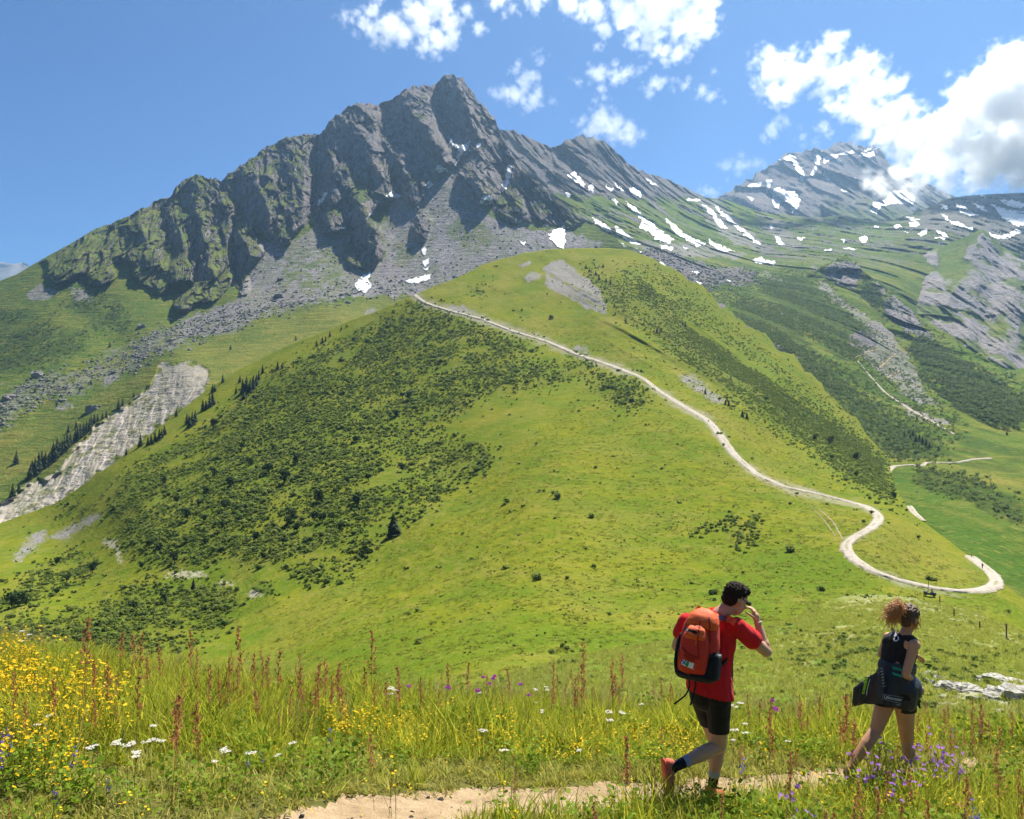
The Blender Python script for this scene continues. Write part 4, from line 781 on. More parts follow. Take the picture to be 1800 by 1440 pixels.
def shrub_mesh(name, n, mat):
    k = rng.integers(4, 7); cen = rng.normal(size=(k, 3)) * [.42, .42, .16] + [0, 0, .42]; rad = .38 + .22 * rng.random(k)
    V, F = leafy(n, cen, rad, .19); V[:, 2] = np.maximum(V[:, 2], -.15); return mesh_np(name, V, F, mat, smooth=False)
SHRUBS = [source('shrub', shrub_mesh('shrub', 85, MAT_SHRUB)) for _ in range(5)]
FARSHRUBS = [source('shrub', shrub_mesh('shrub', 36, MAT_SHRUBFAR)) for _ in range(4)]
def conifer_meshes(tiers=13, lean=0.0):
    Vs, Fs = [], []; n0 = 0
    for i in range(tiers):
        f = i / (tiers - 1); z = .08 + .90 * f; rad = (.27 * (1 - f) ** .85 + .02) * (.85 + .3 * rng.random()); nb = int(10 - 5 * f)
        for j in range(nb):
            a = 6.283 * (j + rng.random() * .7) / nb; r = rad * (.75 + .45 * rng.random()); dirn = np.array([math.cos(a), math.sin(a), 0]); side = np.array([-math.sin(a), math.cos(a), 0]); w = r * .42
            p0 = np.array([0, 0, z + .035]); p1 = dirn * r * .6 + [0, 0, z - .01]; p2 = dirn * r + [0, 0, z - .055 - .03 * rng.random()]
            q = np.array([p0 + side * w * .25, p0 - side * w * .25, p1 - side * w, p2 - side * w * .3, p2 + side * w * .3, p1 + side * w])
            Vs.append(q); Fs += [[n0, n0 + 1, n0 + 2, n0 + 5], [n0 + 5, n0 + 2, n0 + 3, n0 + 4]]; n0 += 6
    crown = mesh_np('crown', np.concatenate(Vs), np.array(Fs), MAT_CONIFER, smooth=False)
    m = 7; th = np.linspace(0, 6.283, m, endpoint=False); zs = [-.06, .1, .5, .93]; rs = [.026, .020, .011, .003]
    V = np.concatenate([np.stack([np.cos(th) * r, np.sin(th) * r, np.full(m, z)], -1) for z, r in zip(zs, rs)])
    F = [[k * m + j, k * m + (j + 1) % m, (k + 1) * m + (j + 1) % m, (k + 1) * m + j] for k in range(3) for j in range(m)]
    return crown, mesh_np('trunk', V, np.array(F), MAT_BARK)
CONIFERS = [conifer_meshes() for _ in range(4)]
def tube(path, radii, m=6):
    path = np.array(path, float); T = np.gradient(path, axis=0); T /= np.linalg.norm(T, axis=1, keepdims=True) + 1e-9; V = []
    ref = np.array([.31, .95, .05]) if abs(T[0, 2]) > .8 else np.array([0, 0, 1.0])
    for p, t, r in zip(path, T, radii):
        a = np.cross(t, ref); a /= np.linalg.norm(a) + 1e-9; b = np.cross(t, a); th = np.linspace(0, 6.283185, m, endpoint=False)
        V.append(p + (np.cos(th)[:, None] * a + np.sin(th)[:, None] * b) * r)
    F = [[k * m + j, k * m + (j + 1) % m, (k + 1) * m + (j + 1) % m, (k + 1) * m + j] for k in range(len(path) - 1) for j in range(m)]
    return np.concatenate(V), np.array(F)
def joinvf(parts):
    Vs, Fs, n = [], [], 0
    for V, F in parts: Vs.append(V); Fs.append(F + n); n += len(V)
    return np.concatenate(Vs), np.concatenate(Fs)
def broadleaf_meshes():
    k = 9; ang = rng.random(k) * 6.283; cen = np.stack([np.cos(ang) * .26 * rng.random(k) ** .5, np.sin(ang) * .26 * rng.random(k) ** .5, .38 + .42 * rng.random(k)], -1); rad = .17 + .10 * rng.random(k)
    V, F = leafy(190, cen, rad, .062, .95, .3)
    limbs = [tube([(0, 0, -.05), (.01, 0, .2), (.0, .01, .5)], [.03, .024, .010])] + [tube([(0, 0, .15 + .05 * i), tuple(c * .55 + np.array([0, 0, .12])), tuple(c)], [.015, .010, .004], 5) for i, c in enumerate(cen[:4])]
    return mesh_np('crown', V, F, MAT_TREE, smooth=False), mesh_np('trunk', *joinvf(limbs), MAT_BARK)
BROADS = [broadleaf_meshes() for _ in range(4)]
def rock_mesh(name='boulder', sub=2, seed=0, mat=None, flatz=.7):
    bm = bmesh.new(); bmesh.ops.create_icosphere(bm, subdivisions=sub, radius=1)
    me = bpy.data.meshes.new(name); co = np.array([v.co[:] for v in bm.verts])
    n = perlin(co[:, 0] * 1.1 + seed * 3.1, co[:, 1] * 1.1, co[:, 2] * 1.1 + seed) * .55 + perlin(co[:, 0] * 2.7 + seed, co[:, 1] * 2.7, co[:, 2] * 2.7) * .22
    co = co * (1 + n)[:, None]; co = np.sign(co) * np.minimum(np.abs(co), .78 + .25 * rng.random(3)); co[:, 2] *= flatz
    for v, c in zip(bm.verts, co): v.co = c
    bm.to_mesh(me); bm.free(); me.materials.append(mat or MAT_ROCK); return me
ROCKSRC = [source('stone', rock_mesh('stone', 1, i)) for i in range(6)]

# shrubs in their thickets
P, N = spots('green_ridge', 34000, m_s1 ** 1.7 + .010)
nz = fbm(P[:, 0] / 24, P[:, 1] / 30, 3.0, 4) + .35 * fbm(P[:, 0] / 90, P[:, 1] / 110, 1.0, 2); keep = nz + .8 * rng.random(len(P)) > .0; P = P[keep]
scatter('alder_thicket', P, (.40 + .75 * rng.random(len(P)) ** 2 + 1.3 * rng.random(len(P)) ** 14) * (1 + .6 * np.clip(nz[keep], 0, 1)), SHRUBS, label='green alder scrub covering the shaded flank of the ridge')
P, N = spots('green_ridge', 17000, m_s2 * .8 + m_s3 * 1.5 + m_rflank * .45)
nz = fbm((P[:, 0] + P[:, 2]) / 22, P[:, 2] / 60, 3.0, 3); P = P[nz + .6 * rng.random(len(P)) > .02]
scatter('ridge_scrub', P, .4 + .9 * rng.random(len(P)) ** 2, SHRUBS, label='low scrub in bands on the far flank of the ridge')
m_anyright = mask([[(1180, 500), (1420, 480), (1560, 600), (1700, 760), (1560, 806), (1400, 660), (1250, 540)]], 12)
P, N = spots('valley_side', 17000, m_rshrub * .8 + .42 * m_anyright)
nz = fbm((P[:, 0] + P[:, 2]) / 40, P[:, 2] / 120, 3.0, 3); P = P[nz + .6 * rng.random(len(P)) > .05]
scatter('valley_scrub', P, .9 + 1.5 * rng.random(len(P)) ** 2, FARSHRUBS, label='dark scrub on the slope across the valley')
P, N = spots('spur', 6500, m_spur_shrub + .06)
nz = fbm((P[:, 0] + P[:, 2]) / 40, P[:, 2] / 120, 6.0, 3); P = P[nz + .6 * rng.random(len(P)) > .08]
scatter('spur_scrub', P, 1.1 + 1.8 * rng.random(len(P)) ** 2, FARSHRUBS, label='dark scrub in rows on the spur above the piste')
P, N = spots('rocky_mountain', 5200, m_heath)
nz = fbm(P[:, 0] / 50, P[:, 2] / 40, 3.0, 3); P = P[nz + .5 * rng.random(len(P)) > .12]
scatter('heath_scrub', P, 1.2 + 2.0 * rng.random(len(P)) ** 2, FARSHRUBS, label='dark heath scrub at the foot of the rocky mountain')
# stones of the boulder field and the scree
P, N = spots('rocky_mountain', 11000, np.clip(m_boulder - .02, 0, 1))
nz = fbm(P[:, 0] / 30, P[:, 1] / 36, 3.0, 3); P = P[nz + .6 * rng.random(len(P)) > .15]
scatter('boulder_field', P, .5 + 3.0 * rng.random(len(P)) ** 5, ROCKSRC, lean=.4, label='grey boulder field below the rocky mountain')
P, N = spots('rocky_mountain', 3800, np.clip(m_screefan - m_rock, 0, 1))
scatter('scree_stones', P, .45 + 2.6 * rng.random(len(P)) ** 8, ROCKSRC, lean=.4, label='grey scree stones under the cliffs')
m_rb = mask([[(1100, 440), (1170, 440), (1250, 470), (1330, 475), (1330, 500), (1260, 500), (1230, 520), (1190, 480), (1120, 460)]], 6)
P, N = spots('valley_side', 1500, m_rb)
scatter('moraine_stones', P, .8 + 3.5 * rng.random(len(P)) ** 4, ROCKSRC, lean=.4, label='grey moraine stones behind the crest of the green ridge')
# the turf itself, as tufts where the pasture is near enough to show them
def turf_tuft():
    n = 12; c = rng.normal(size=(n, 3)) * [.35, .35, 0] + [0, 0, .12]; nr = unit(n) * .4 + [0, 0, .9]; nr /= np.linalg.norm(nr, axis=1, keepdims=True); a = np.cross(nr, unit(n)); a /= np.linalg.norm(a, axis=1, keepdims=True); b = np.cross(nr, a); s = (.10 + .14 * rng.random(n))[:, None]
    return quads(c, a * s, b * s * .45)
MAT_TUFT = leafmat('pasture_tuft', (.150, .180, .012), (.245, .245, .024), .4)
TUFTS = [source('tuft', mesh_np('tuft', *turf_tuft(), MAT_TUFT, smooth=False)) for _ in range(4)]
m_turf = mask([[(380, 1200), (560, 1050), (700, 940), (890, 815), (1000, 700), (1130, 700), (1260, 780), (1400, 870), (1560, 920), (1760, 1040), (1760, 1100), (1400, 1240), (380, 1240)], [(900, 560), (1150, 600), (1320, 730), (1500, 870), (1400, 860), (1200, 700), (1000, 600)], [(200, 960), (420, 1000), (520, 1100), (100, 1100)]], 10)
P, N = spots('green_ridge', 42000, m_turf); nz = fbm(P[:, 0] / 7, P[:, 1] / 9, 5, 3); P = P[nz + .7 * rng.random(len(P)) > .2]
scatter('pasture_tufts', P, .4 + .8 * rng.random(len(P)) ** 2, TUFTS, lean=.15, label='rough grass tufts over the bright pasture')
# tussocks on the grass
m_tus = mask([[(560, 1130), (700, 1080), (900, 960), (1080, 900), (1200, 880), (1480, 980), (1400, 1090), (1200, 1120), (1000, 1150), (750, 1160)], [(1200, 920), (1330, 890), (1340, 960), (1300, 975)]], 12)
P, N = spots('green_ridge', 1500, m_tus); nz = fbm(P[:, 0] / 10, P[:, 1] / 14, 5, 3); P = P[nz + .4 * rng.random(len(P)) > .22]
scatter('dark_tussocks', P, .14 + .30 * rng.random(len(P)) ** 2, SHRUBS, label='dark green tussocks dotted over the lower pasture')
m_cl = mask([[(1205, 935), (1290, 905), (1300, 920), (1215, 945)], [(1285, 945), (1320, 905), (1335, 905), (1330, 960), (1300, 972)]], 3)
P, N = spots('green_ridge', 130, m_cl)
scatter('dwarf_shrubs', P, .5 + .5 * rng.random(len(P)), SHRUBS, label='dark dwarf shrubs in a loose patch on the bright pasture')

# trees one can count
def where(px, py):
    if py > np.interp(px, *np.array(HILLTOP, float).T) + 2: return 'green_ridge'
    return 'rocky_mountain' if px < 1000 else 'valley_side'
def stand(name, meshes, px, py, hpx, label, group, wide=1.0, Ln=None):
    P = samp(Ln or where(px, py), np.array([px]), np.array([py]))[0]; s = hpx * P[1] / FPX
    e = link(name, None, loc=P - np.array([0, 0, .03 * s]), rot=(rng.normal() * .03, rng.normal() * .03, rng.random() * 6.28), scale=(s * wide, s * wide, s))
    tag(e, label, 'tree', group)
    link('crown', meshes[0], e); link('trunk', meshes[1], e); return e
CON_SCAR = [(52, 843, 30), (57, 838, 32), (62, 836, 34), (68, 830, 36), (74, 824, 34), (79, 822, 30), (85, 818, 26), (91, 812, 30), (96, 810, 36), (101, 804, 36), (106, 800, 26), (110, 797, 26), (114, 794, 28), (119, 788, 28), (123, 784, 24), (132, 777, 24), (137, 774, 26), (142, 770, 26), (147, 766, 24), (152, 762, 24), (157, 758, 22), (161, 748, 18), (166, 744, 18), (172, 740, 13), (180, 737, 13), (187, 733, 13), (208, 719, 18), (215, 713, 15), (28, 815, 24), (23, 872, 24), (33, 862, 16), (18, 880, 16), (120, 760, 14), (134, 752, 13), (193, 610, 11), (62, 690, 11), (95, 672, 9), (140, 690, 10), (160, 676, 10), (258, 685, 9), (235, 698, 10)]
CON_RIGHT = [(373, 690, 16), (378, 688, 14), (392, 672, 15), (422, 672, 14), (427, 690, 26), (433, 688, 28), (439, 690, 26), (445, 684, 26), (450, 678, 22), (455, 668, 16), (428, 702, 18), (415, 692, 14), (462, 656, 16), (488, 650, 16), (496, 648, 12), (357, 722, 22), (363, 720, 18), (369, 716, 24), (374, 712, 26), (333, 752, 24), (338, 748, 26), (343, 742, 22), (329, 745, 20), (310, 732, 15), (247, 785, 24), (260, 782, 16), (266, 780, 18), (273, 776, 20), (280, 774, 22), (284, 770, 18), (290, 764, 18), (222, 800, 13), (567, 603, 13), (580, 592, 11), (557, 608, 12), (572, 600, 10), (405, 615, 10), (340, 1037, 22), (520, 598, 9), (600, 580, 8)]
CON_SPINE = [(1305, 733, 14), (1313, 737, 14), (1240, 693, 11), (1275, 712, 11), (1281, 714, 12), (1278, 706, 9), (1155, 584, 9), (1162, 584, 9), (1100, 568, 9), (1036, 478, 8), (1047, 484, 9), (1053, 492, 9), (1065, 496, 9), (1073, 500, 9), (1060, 470, 8), (1030, 472, 8), (1080, 540, 8), (1066, 532, 8), (1120, 575, 7), (1200, 572, 8), (1205, 575, 9)]
CON_VALLEY = [(1600, 772, 12), (1605, 768, 13), (1610, 778, 14), (1616, 776, 14), (1622, 781, 15), (1628, 784, 14), (1634, 788, 12), (1598, 764, 10), (1590, 768, 12), (1650, 792, 9), (1612, 738, 8), (1545, 715, 8), (1487, 738, 9), (1770, 765, 9)]
for px, py, h in CON_SCAR: stand('conifer_tree', CONIFERS[rng.integers(4)], px, py, h, 'dark conifer along the upper edge of the landslide scar' if 40 < px < 170 and py > 730 else 'small lone conifer on the pasture and boulders above the landslide scar', 'conifers along the upper edge of the landslide scar' if 40 < px < 170 and py > 730 else 'lone conifers above the landslide scar', .9)
for px, py, h in CON_RIGHT:
    far = px > 500
    lb = 'lone dark conifer standing in the clearing of the lower scrub' if py > 1000 else 'small dark conifer on the crest of the scrub slope below the track' if far else 'dark conifer between the landslide scar and the scrub slope'
    stand('conifer_tree', CONIFERS[rng.integers(4)], px, py, h, lb, None if py > 1000 else 'conifers on the crest of the scrub slope' if far else 'conifers between the scar and the scrub slope', .9)
for px, py, h in CON_SPINE: stand('conifer_tree', CONIFERS[rng.integers(4)], px, py, h, 'tiny dark conifer on the right flank of the green ridge', 'conifers on the right flank of the ridge')
for px, py, h in CON_VALLEY: stand('conifer_tree', CONIFERS[rng.integers(4)], px, py, h, 'dark conifer in the valley scrub above the lower track', 'conifers in the valley scrub', 1, 'valley_side')
stand('conifer_tree', CONIFERS[0], 693, 942, 44, 'tall dark conifer at the edge between scrub and bright pasture', None, 1.25)
ROUND = [(437, 818, 18), (473, 832, 22), (500, 850, 27), (520, 816, 20), (377, 836, 16), (288, 850, 14), (330, 914, 24), (358, 918, 18), (395, 896, 24), (363, 872, 18), (405, 856, 24), (513, 918, 26), (560, 884, 28), (553, 916, 22), (567, 918, 22), (583, 915, 18), (448, 953, 20), (523, 936, 20), (498, 957, 16), (462, 986, 18),
         (280, 973, 20), (307, 990, 24), (262, 963, 18), (163, 1008, 22), (117, 1024, 20), (100, 993, 16), (98, 1046, 16), (20, 1070, 32), (34, 1066, 28), (44, 1064, 22), (232, 1074, 22), (290, 1060, 22), (310, 885, 14), (377, 752, 20), (628, 890, 26), (507, 926, 20), (640, 977, 22), (695, 733, 18), (720, 703, 18), (708, 700, 14), (622, 602, 10), (625, 779, 16),
         (707, 829, 16), (662, 802, 12), (648, 846, 16), (500, 790, 12), (540, 745, 10), (455, 800, 12), (590, 870, 14), (610, 850, 13), (480, 790, 11), (425, 790, 14), (350, 890, 13), (390, 930, 15), (430, 900, 14), (600, 930, 15), (545, 955, 14), (360, 960, 16), (328, 955, 13), (250, 1000, 13), (1265, 705, 8), (1347, 705, 9), (1433, 775, 13), (1458, 782, 16), (1462, 775, 12), (1505, 810, 16), (1505, 838, 11), (1463, 808, 10), (1572, 878, 14)]
for px, py, h in ROUND:
    sz = 'big' if h >= 22 else 'mid-sized' if h >= 16 else 'small'
    zone = 'in the upper scrub under the track' if py < 735 else 'in the middle of the scrub slope' if py < 860 and px < 600 else 'in the scrub beside the bright pasture edge' if px >= 590 else 'low in the scrub above the dirt scars' if py < 1000 and px > 240 else 'in the small thicket left of the clearing' if px < 200 else 'in the lowest thicket just above the meadow brow'
    lb = f'{sz} round dark tree on the right flank below the ridge crest' if px > 1200 else {20: 'largest dark clump tree at the left edge of the view', 34: 'dark clump tree right beside the largest one at the left edge', 44: 'smallest of the three clump trees at the left edge'}[px] if px < 60 else f'{sz} round dark tree standing {zone}'
    stand('broadleaf_tree', BROADS[rng.integers(4)], px, py, h, lb, 'round trees on the right flank' if px > 1200 else 'clump trees at the lower edge of the scrub' if px < 60 else 'round trees in the alder scrub', 1.0)
BOULD = [(493, 492, 10, 'grey'), (490, 523, 16, 'pale'), (165, 720, 22, 'dark'), (68, 660, 20, 'grey'), (15, 700, 18, 'grey'), (110, 705, 12, 'grey'), (200, 655, 10, 'grey'), (600, 520, 9, 'grey'), (612, 533, 9, 'dark'), (250, 575, 14, 'grey'), (300, 600, 12, 'grey'), (735, 395, 9, 'grey')]
for i, (px, py, w, tone) in enumerate(BOULD):
    P = samp('rocky_mountain', np.array([px]), np.array([py]))[0]; s = w * P[1] / FPX * .6
    tag(link('boulder', rock_mesh('boulder', 3, 20 + i), loc=P, rot=(0, 0, rng.random() * 6), scale=s), ['grey boulder alone on the green patch of the scree', 'pale boulder at the lower edge of the scree', 'dark boulder low in the boulder field above the scar', 'grey boulder where the boulder field meets the heath', 'grey boulder at the left edge of the boulder field', 'grey boulder at the lower border of the left boulder field', 'small grey boulder on the pasture edge of the boulder field', 'grey boulder beside the low snow bank of the scree', 'dark boulder on the pasture just under the scree', 'grey boulder under the left cliff foot', 'grey boulder in the middle of the boulder field', 'grey boulder at the foot of the island rock in the scree'][i], 'boulder', 'big boulders below the rocky mountain')
# ---------------------------------------------------------------- the flower meadow in front
def gz(X, Y):
    X = np.asarray(X, float); Y = np.asarray(Y, float)
    z = -1.65 - .2 * Y - .075 * X + .055 * np.sqrt(X * X + 9) - .165
    yb = 12.2 + .5 * perlin(X / 3.1, 0.7) + .3 * np.sin(X * .5)
    s = .7 * np.logaddexp(0, (Y - yb) / .7)
    return z - .52 * s + .05 * fbm(X / 1.7, Y / 1.7, 2, 3) + .03 * sstep(.2, .8, fbm(X / .6, Y / .6, 6, 2))
def gpix(px, py):
    """meadow point seen at a photo column and row"""
    px = np.atleast_1d(np.asarray(px, float)); py = np.atleast_1d(np.asarray(py, float))
    ds = np.linspace(2.5, 22, 400)[:, None]
    h = (HOR - py)[None] / FPX * ds - gz((px - 900)[None] / FPX * ds, ds)
    i = np.argmax(h < 0, 0); i = np.where((h < 0).any(0), i, 399); d = ds[np.maximum(i, 1), 0]
    a, b = h[np.maximum(i, 1) - 1, np.arange(len(px))], h[np.maximum(i, 1), np.arange(len(px))]
    d = d - (ds[1, 0] - ds[0, 0]) * np.clip(b / (b - a + 1e-9), 0, 1)
    X = (px - 900) / FPX * d; return np.stack([X, d, gz(X, d)], -1)
PATHPX = [(300, 1520), (560, 1452), (720, 1425), (850, 1412), (1000, 1408), (1150, 1394), (1330, 1380), (1480, 1362), (1650, 1352), (1800, 1346), (1950, 1340)]
PATHW = gpix(*zip(*PATHPX))[:, :2]
def path_dist(X, Y): return polydist(np.asarray(X, float), np.asarray(Y, float), [tuple(p) for p in PATHW])
def path_f(X, Y):
    d, t, s = path_dist(X, Y); w = np.interp(X, [-3, 0, 1.2, 3, 5], [.56, .46, .33, .27, .22])
    return d + .13 * fbm(X / .35, Y / .35, 4, 3) + .10 * fbm(X / 1.3, Y / 1.3, 8, 2) - w, d, s
def turf_ground():
    t = NT('meadow_soil'); co = t.coords(); n = t.noise(co, 9, 5, .65); n2 = t.noise(co, 60, 3)
    c = t.mix(t.mr(n, .35, .65), (.075, .080, .018), (.15, .145, .035)); c = t.mix(t.mr(n2, .4, .7, 0, .5), c, (.05, .045, .018))
    return t.done(t.bsdf(c, .95, t.bump(n2, .02), .1))
def dirt():
    t = NT('trodden_earth'); co = t.coords(); n = t.noise(co, 5, 5, .6); n2 = t.noise(co, 45, 4, .6); v = t.voro(co, 38)
    c = t.mix(t.mr(n, .3, .7), (.26, .180, .100), (.43, .325, .200)); c = t.mix(t.mr(n2, .45, .75, 0, .5), c, (.24, .16, .10)); c = t.mix(t.mr(v, .08, .22, .35, 0), c, (.55, .47, .38))
    return t.done(t.bsdf(c, .95, t.bump(t.math('ADD', t.math('MULTIPLY', n2, .7), n), .035), .1))
MAT_TURF, MAT_DIRT = turf_ground(), dirt()
def meadow_ground():
    xs = np.concatenate([np.linspace(-26, -9.2, 40), np.linspace(-9, 9, 420), np.linspace(9.2, 30, 40)]); ys = np.concatenate([np.linspace(-4, 3.9, 30), np.linspace(4, 14, 330), np.linspace(14.2, 40, 60)])
    X, Y = np.meshgrid(xs, ys); f, d, s = path_f(X, Y)
    Z = gz(X, Y) - .035 * sstep(.1, -.15, f)
    F = gridfaces(len(ys), len(xs)); V = np.stack([X, Y, Z], -1)
    tag(link('meadow_ground', mesh_np('meadow_ground', V, F, MAT_TURF)), kind='structure')
    q = (f < .02); q = (q[:-1, :-1] & q[1:, :-1] & q[:-1, 1:] & q[1:, 1:]).ravel(); Fp = F[q]; used = np.unique(Fp); rm = np.zeros(V.shape[0] * V.shape[1], int); rm[used] = np.arange(len(used))
    Vp = V.reshape(-1, 3)[used].copy(); Vp[:, 2] += .005 + .003 * fbm(Vp[:, 0] / .12, Vp[:, 1] / .12, 3, 3)
    tag(link('footpath', mesh_np('footpath', Vp, rm[Fp], MAT_DIRT)), kind='structure')
meadow_ground()

def pebbles():
    me = [source('pebble', rock_mesh('pebble', 1, 30 + i)) for i in range(4)]
    X, Y = (rng.random(9000) * 2 - 1) * 6, 4.2 + 5 * rng.random(9000); f, d, s = path_f(X, Y); k = (f < .05) & (rng.random(9000) < .3)
    scatter('path_pebbles', np.stack([X[k], Y[k], gz(X[k], Y[k]) - .03], -1), .004 + .022 * rng.random(k.sum()) ** 4, me, lean=.5, label='small stones lying on the footpath')
pebbles()
def gmat(name, c1, c2, trans=.5, rough=.5, tipdry=None):
    t = NT(name); oi = t.n('ObjectInfo').outputs['Random']; gm = t.n('NewGeometry').outputs['Random Per Island']
    c = t.mix(gm, c1, c2); c = t.mix(t.math('MULTIPLY', oi, .35), c, tipdry or c2)
    return t.leaf(c, trans, rough)
MAT_GRASS = gmat('meadow_grass', (.12, .22, .010), (.52, .50, .045), .55, .5, (.50, .44, .08))
MAT_SHORT = gmat('trodden_grass', (.22, .28, .026), (.50, .45, .10), .4, .6, (.52, .42, .18))
MAT_STRAW = gmat('straw_stem', (.34, .24, .13), (.50, .38, .24), .35, .6, (.44, .26, .17))
MAT_HERB = gmat('herb_leaf', (.12, .22, .014), (.26, .34, .03), .45, .5, (.10, .17, .02))
MAT_SORREL = gmat('sorrel_seed', (.30, .11, .05), (.58, .27, .12), .4, .6, (.50, .30, .13))
MAT_YELLOW = gmat('yellow_petal', (.72, .44, .01), (.80, .56, .02), .3, .5, (.74, .42, .01))
MAT_WHITE = gmat('white_petal', (.68, .66, .58), (.80, .78, .72), .3, .5, (.75, .72, .66))
MAT_PURPLE = gmat('purple_petal', (.38, .14, .60), (.55, .26, .74), .35, .5, (.45, .2, .7))
MAT_MAGENTA = gmat('thistle_floret', (.48, .06, .46), (.62, .14, .60), .3, .5, (.5, .1, .5))
MAT_VIOLET = gmat('bell_petal', (.17, .12, .60), (.30, .24, .72), .35, .5, (.2, .18, .62))
MAT_STEM = gmat('flower_stem', (.10, .14, .02), (.18, .20, .035), .3, .5, (.2, .15, .05))
def blades(n, h0, h1, w, spread, bend, base=.05):
    a = rng.random(n) * 6.283; rr = base * np.sqrt(rng.random(n)); b = np.stack([np.cos(a) * rr, np.sin(a) * rr, np.zeros(n)], -1)
    h = h0 + (h1 - h0) * rng.random(n); ln = rng.random(n) * 6.283; dirn = np.stack([np.cos(ln), np.sin(ln), np.zeros(n)], -1); sd = np.stack([-np.sin(ln + rng.normal(size=n)), np.cos(ln + rng.normal(size=n)), np.zeros(n)], -1)
    lean = spread * rng.random(n); bd = bend * rng.random(n); V = []
    for f, wf in ((0, 1), (.5, .85), (1, .12)):
        c = b + dirn * (h * (lean * f + bd * f * f))[:, None] + np.array([0, 0, 1.0]) * (h * f * (1 - .35 * bd * f))[:, None]; ww = (w * wf * (.7 + .6 * rng.random(n)))[:, None]
        V += [c - sd * ww, c + sd * ww]
    V = np.stack(V, 1).reshape(-1, 3); i = np.arange(n)[:, None] * 6
    return V, np.concatenate([i + [0, 1, 3, 2], i + [2, 3, 5, 4]])
def tris_disc(c, nrm, r, m=6):
    """small flat blossoms: m petals as quads round each centre"""
    n = len(c); nrm = nrm / np.linalg.norm(nrm, axis=1, keepdims=True); a = np.cross(nrm, unit(n)); a /= np.linalg.norm(a, axis=1, keepdims=True); b = np.cross(nrm, a); Vs, Fs = [], []; k = 0
    for j in range(m):
        t0 = 6.283 * j / m; d = a * math.cos(t0) + b * math.sin(t0); e = -a * math.sin(t0) + b * math.cos(t0)
        rr = np.asarray(r)[:, None] if np.ndim(r) else r
        q = np.stack([c, c + d * rr * .6 - e * rr * .40 + nrm * rr * .12, c + d * rr + nrm * rr * .2, c + d * rr * .6 + e * rr * .40 + nrm * rr * .12], 1); Vs.append(q.reshape(-1, 3)); Fs.append(np.arange(4 * n).reshape(-1, 4) + k); k += 4 * n
    return np.concatenate(Vs), np.concatenate(Fs)
T_TALL = [source('tuft', mesh_np('tuft', *blades(24, .10, .42, .0046, .45, .7, .07), MAT_GRASS, smooth=False)) for _ in range(5)]
T_SHORT = [source('tuft', mesh_np('tuft', *blades(30, .03, .10, .0040, .9, .7, .07), MAT_SHORT, smooth=False)) for _ in range(4)]
T_STRAW = [source('tuft', mesh_np('tuft', *blades(7, .28, .60, .0018, .25, .35, .06), MAT_STRAW, smooth=False)) for _ in range(4)]
def herb():
    n = 60; c = rng.normal(size=(n, 3)) * [.07, .07, 0] + np.stack([np.zeros(n), np.zeros(n), .04 + .16 * rng.random(n)], -1); nr = unit(n) * .7 + [0, 0, .8]; nr /= np.linalg.norm(nr, axis=1, keepdims=True); a = np.cross(nr, unit(n)); a /= np.linalg.norm(a, axis=1, keepdims=True); b = np.cross(nr, a); s = (.006 + .010 * rng.random(n))[:, None]
    return quads(c, a * s, b * s * .6)
T_HERB = [source('tuft', mesh_np('tuft', *herb(), MAT_HERB, smooth=False)) for _ in range(4)]

def field(n, y0=4.2, y1=14.4):
    Y = np.sqrt(rng.random(n) * (y1 ** 2 - y0 ** 2) + y0 ** 2); X = (rng.random(n) * 2 - 1) * (.66 * Y + .8); return X, Y
def put(X, Y, dz=-.01): return np.stack([X, Y, gz(X, Y) + dz], -1)
X, Y = field(11500); f, d, s = path_f(X, Y)
farside = Y > np.interp(X, PATHW[:, 0], PATHW[:, 1])
trod = np.where(farside, sstep(1.25, .45, f + .3 * fbm(X / .9, Y / .9, 2, 3) + np.interp(X, [-4, 0, 3, 6], [-.35, 0, .35, .5])), sstep(.25, .02, f))   # trampled verge
trod = np.clip(trod + sstep(5.6, 4.9, Y + .3 * X) * (X < .5) * .6, 0, 1)
k = (f > .04) & (rng.random(len(X)) > trod * .93)
szt = (.55 + .6 * rng.random(len(X))) * (1 - .45 * trod) * np.where(farside, 1, .8) * (1 + .45 * fbm(X / .9, Y / .9, 9, 3)) * (1 - .28 * sstep(9.5, 12, Y))
scatter('meadow_grass', put(X[k], Y[k]), np.clip(szt[k], .3, 1.4), T_TALL, lean=.08, label='tall green meadow grass on the foreground bank')
X2, Y2 = field(15000); f2, d2, _ = path_f(X2, Y2)
k = (f2 > -.10) & (f2 < 2.0) & (rng.random(len(X2)) < np.where(f2 < 0, .28, 1) * sstep(2.2, .5, f2))
scatter('trodden_grass', put(X2[k], Y2[k]), .6 + .9 * rng.random(k.sum()), T_SHORT, lean=.15, label='short yellowed grass along the footpath')
X3, Y3 = field(6500); f3, _, _ = path_f(X3, Y3); w3 = sstep(8.5, 11.5, Y3) * .9 + .1; k = (f3 > .5) & (rng.random(len(X3)) < w3 * sstep(-.4, .3, fbm(X3 / 1.5, Y3 / 1.5, 3, 3)))
scatter('dry_stems', put(X3[k], Y3[k]), .6 + .5 * rng.random(k.sum()), T_STRAW, lean=.1, label='thin dry seed stems among the meadow grass')
X4, Y4 = field(3600); f4, _, _ = path_f(X4, Y4); k = (f4 > .15) & (rng.random(len(X4)) < sstep(-.1, .5, fbm(X4 / 1.4, Y4 / 1.0, 7, 3)) + .25 * (f4 < .9))
scatter('meadow_herbs', put(X4[k], Y4[k]), .6 + 1.0 * rng.random(k.sum()), T_HERB, lean=.15, label='low leafy herbs between the meadow grass')

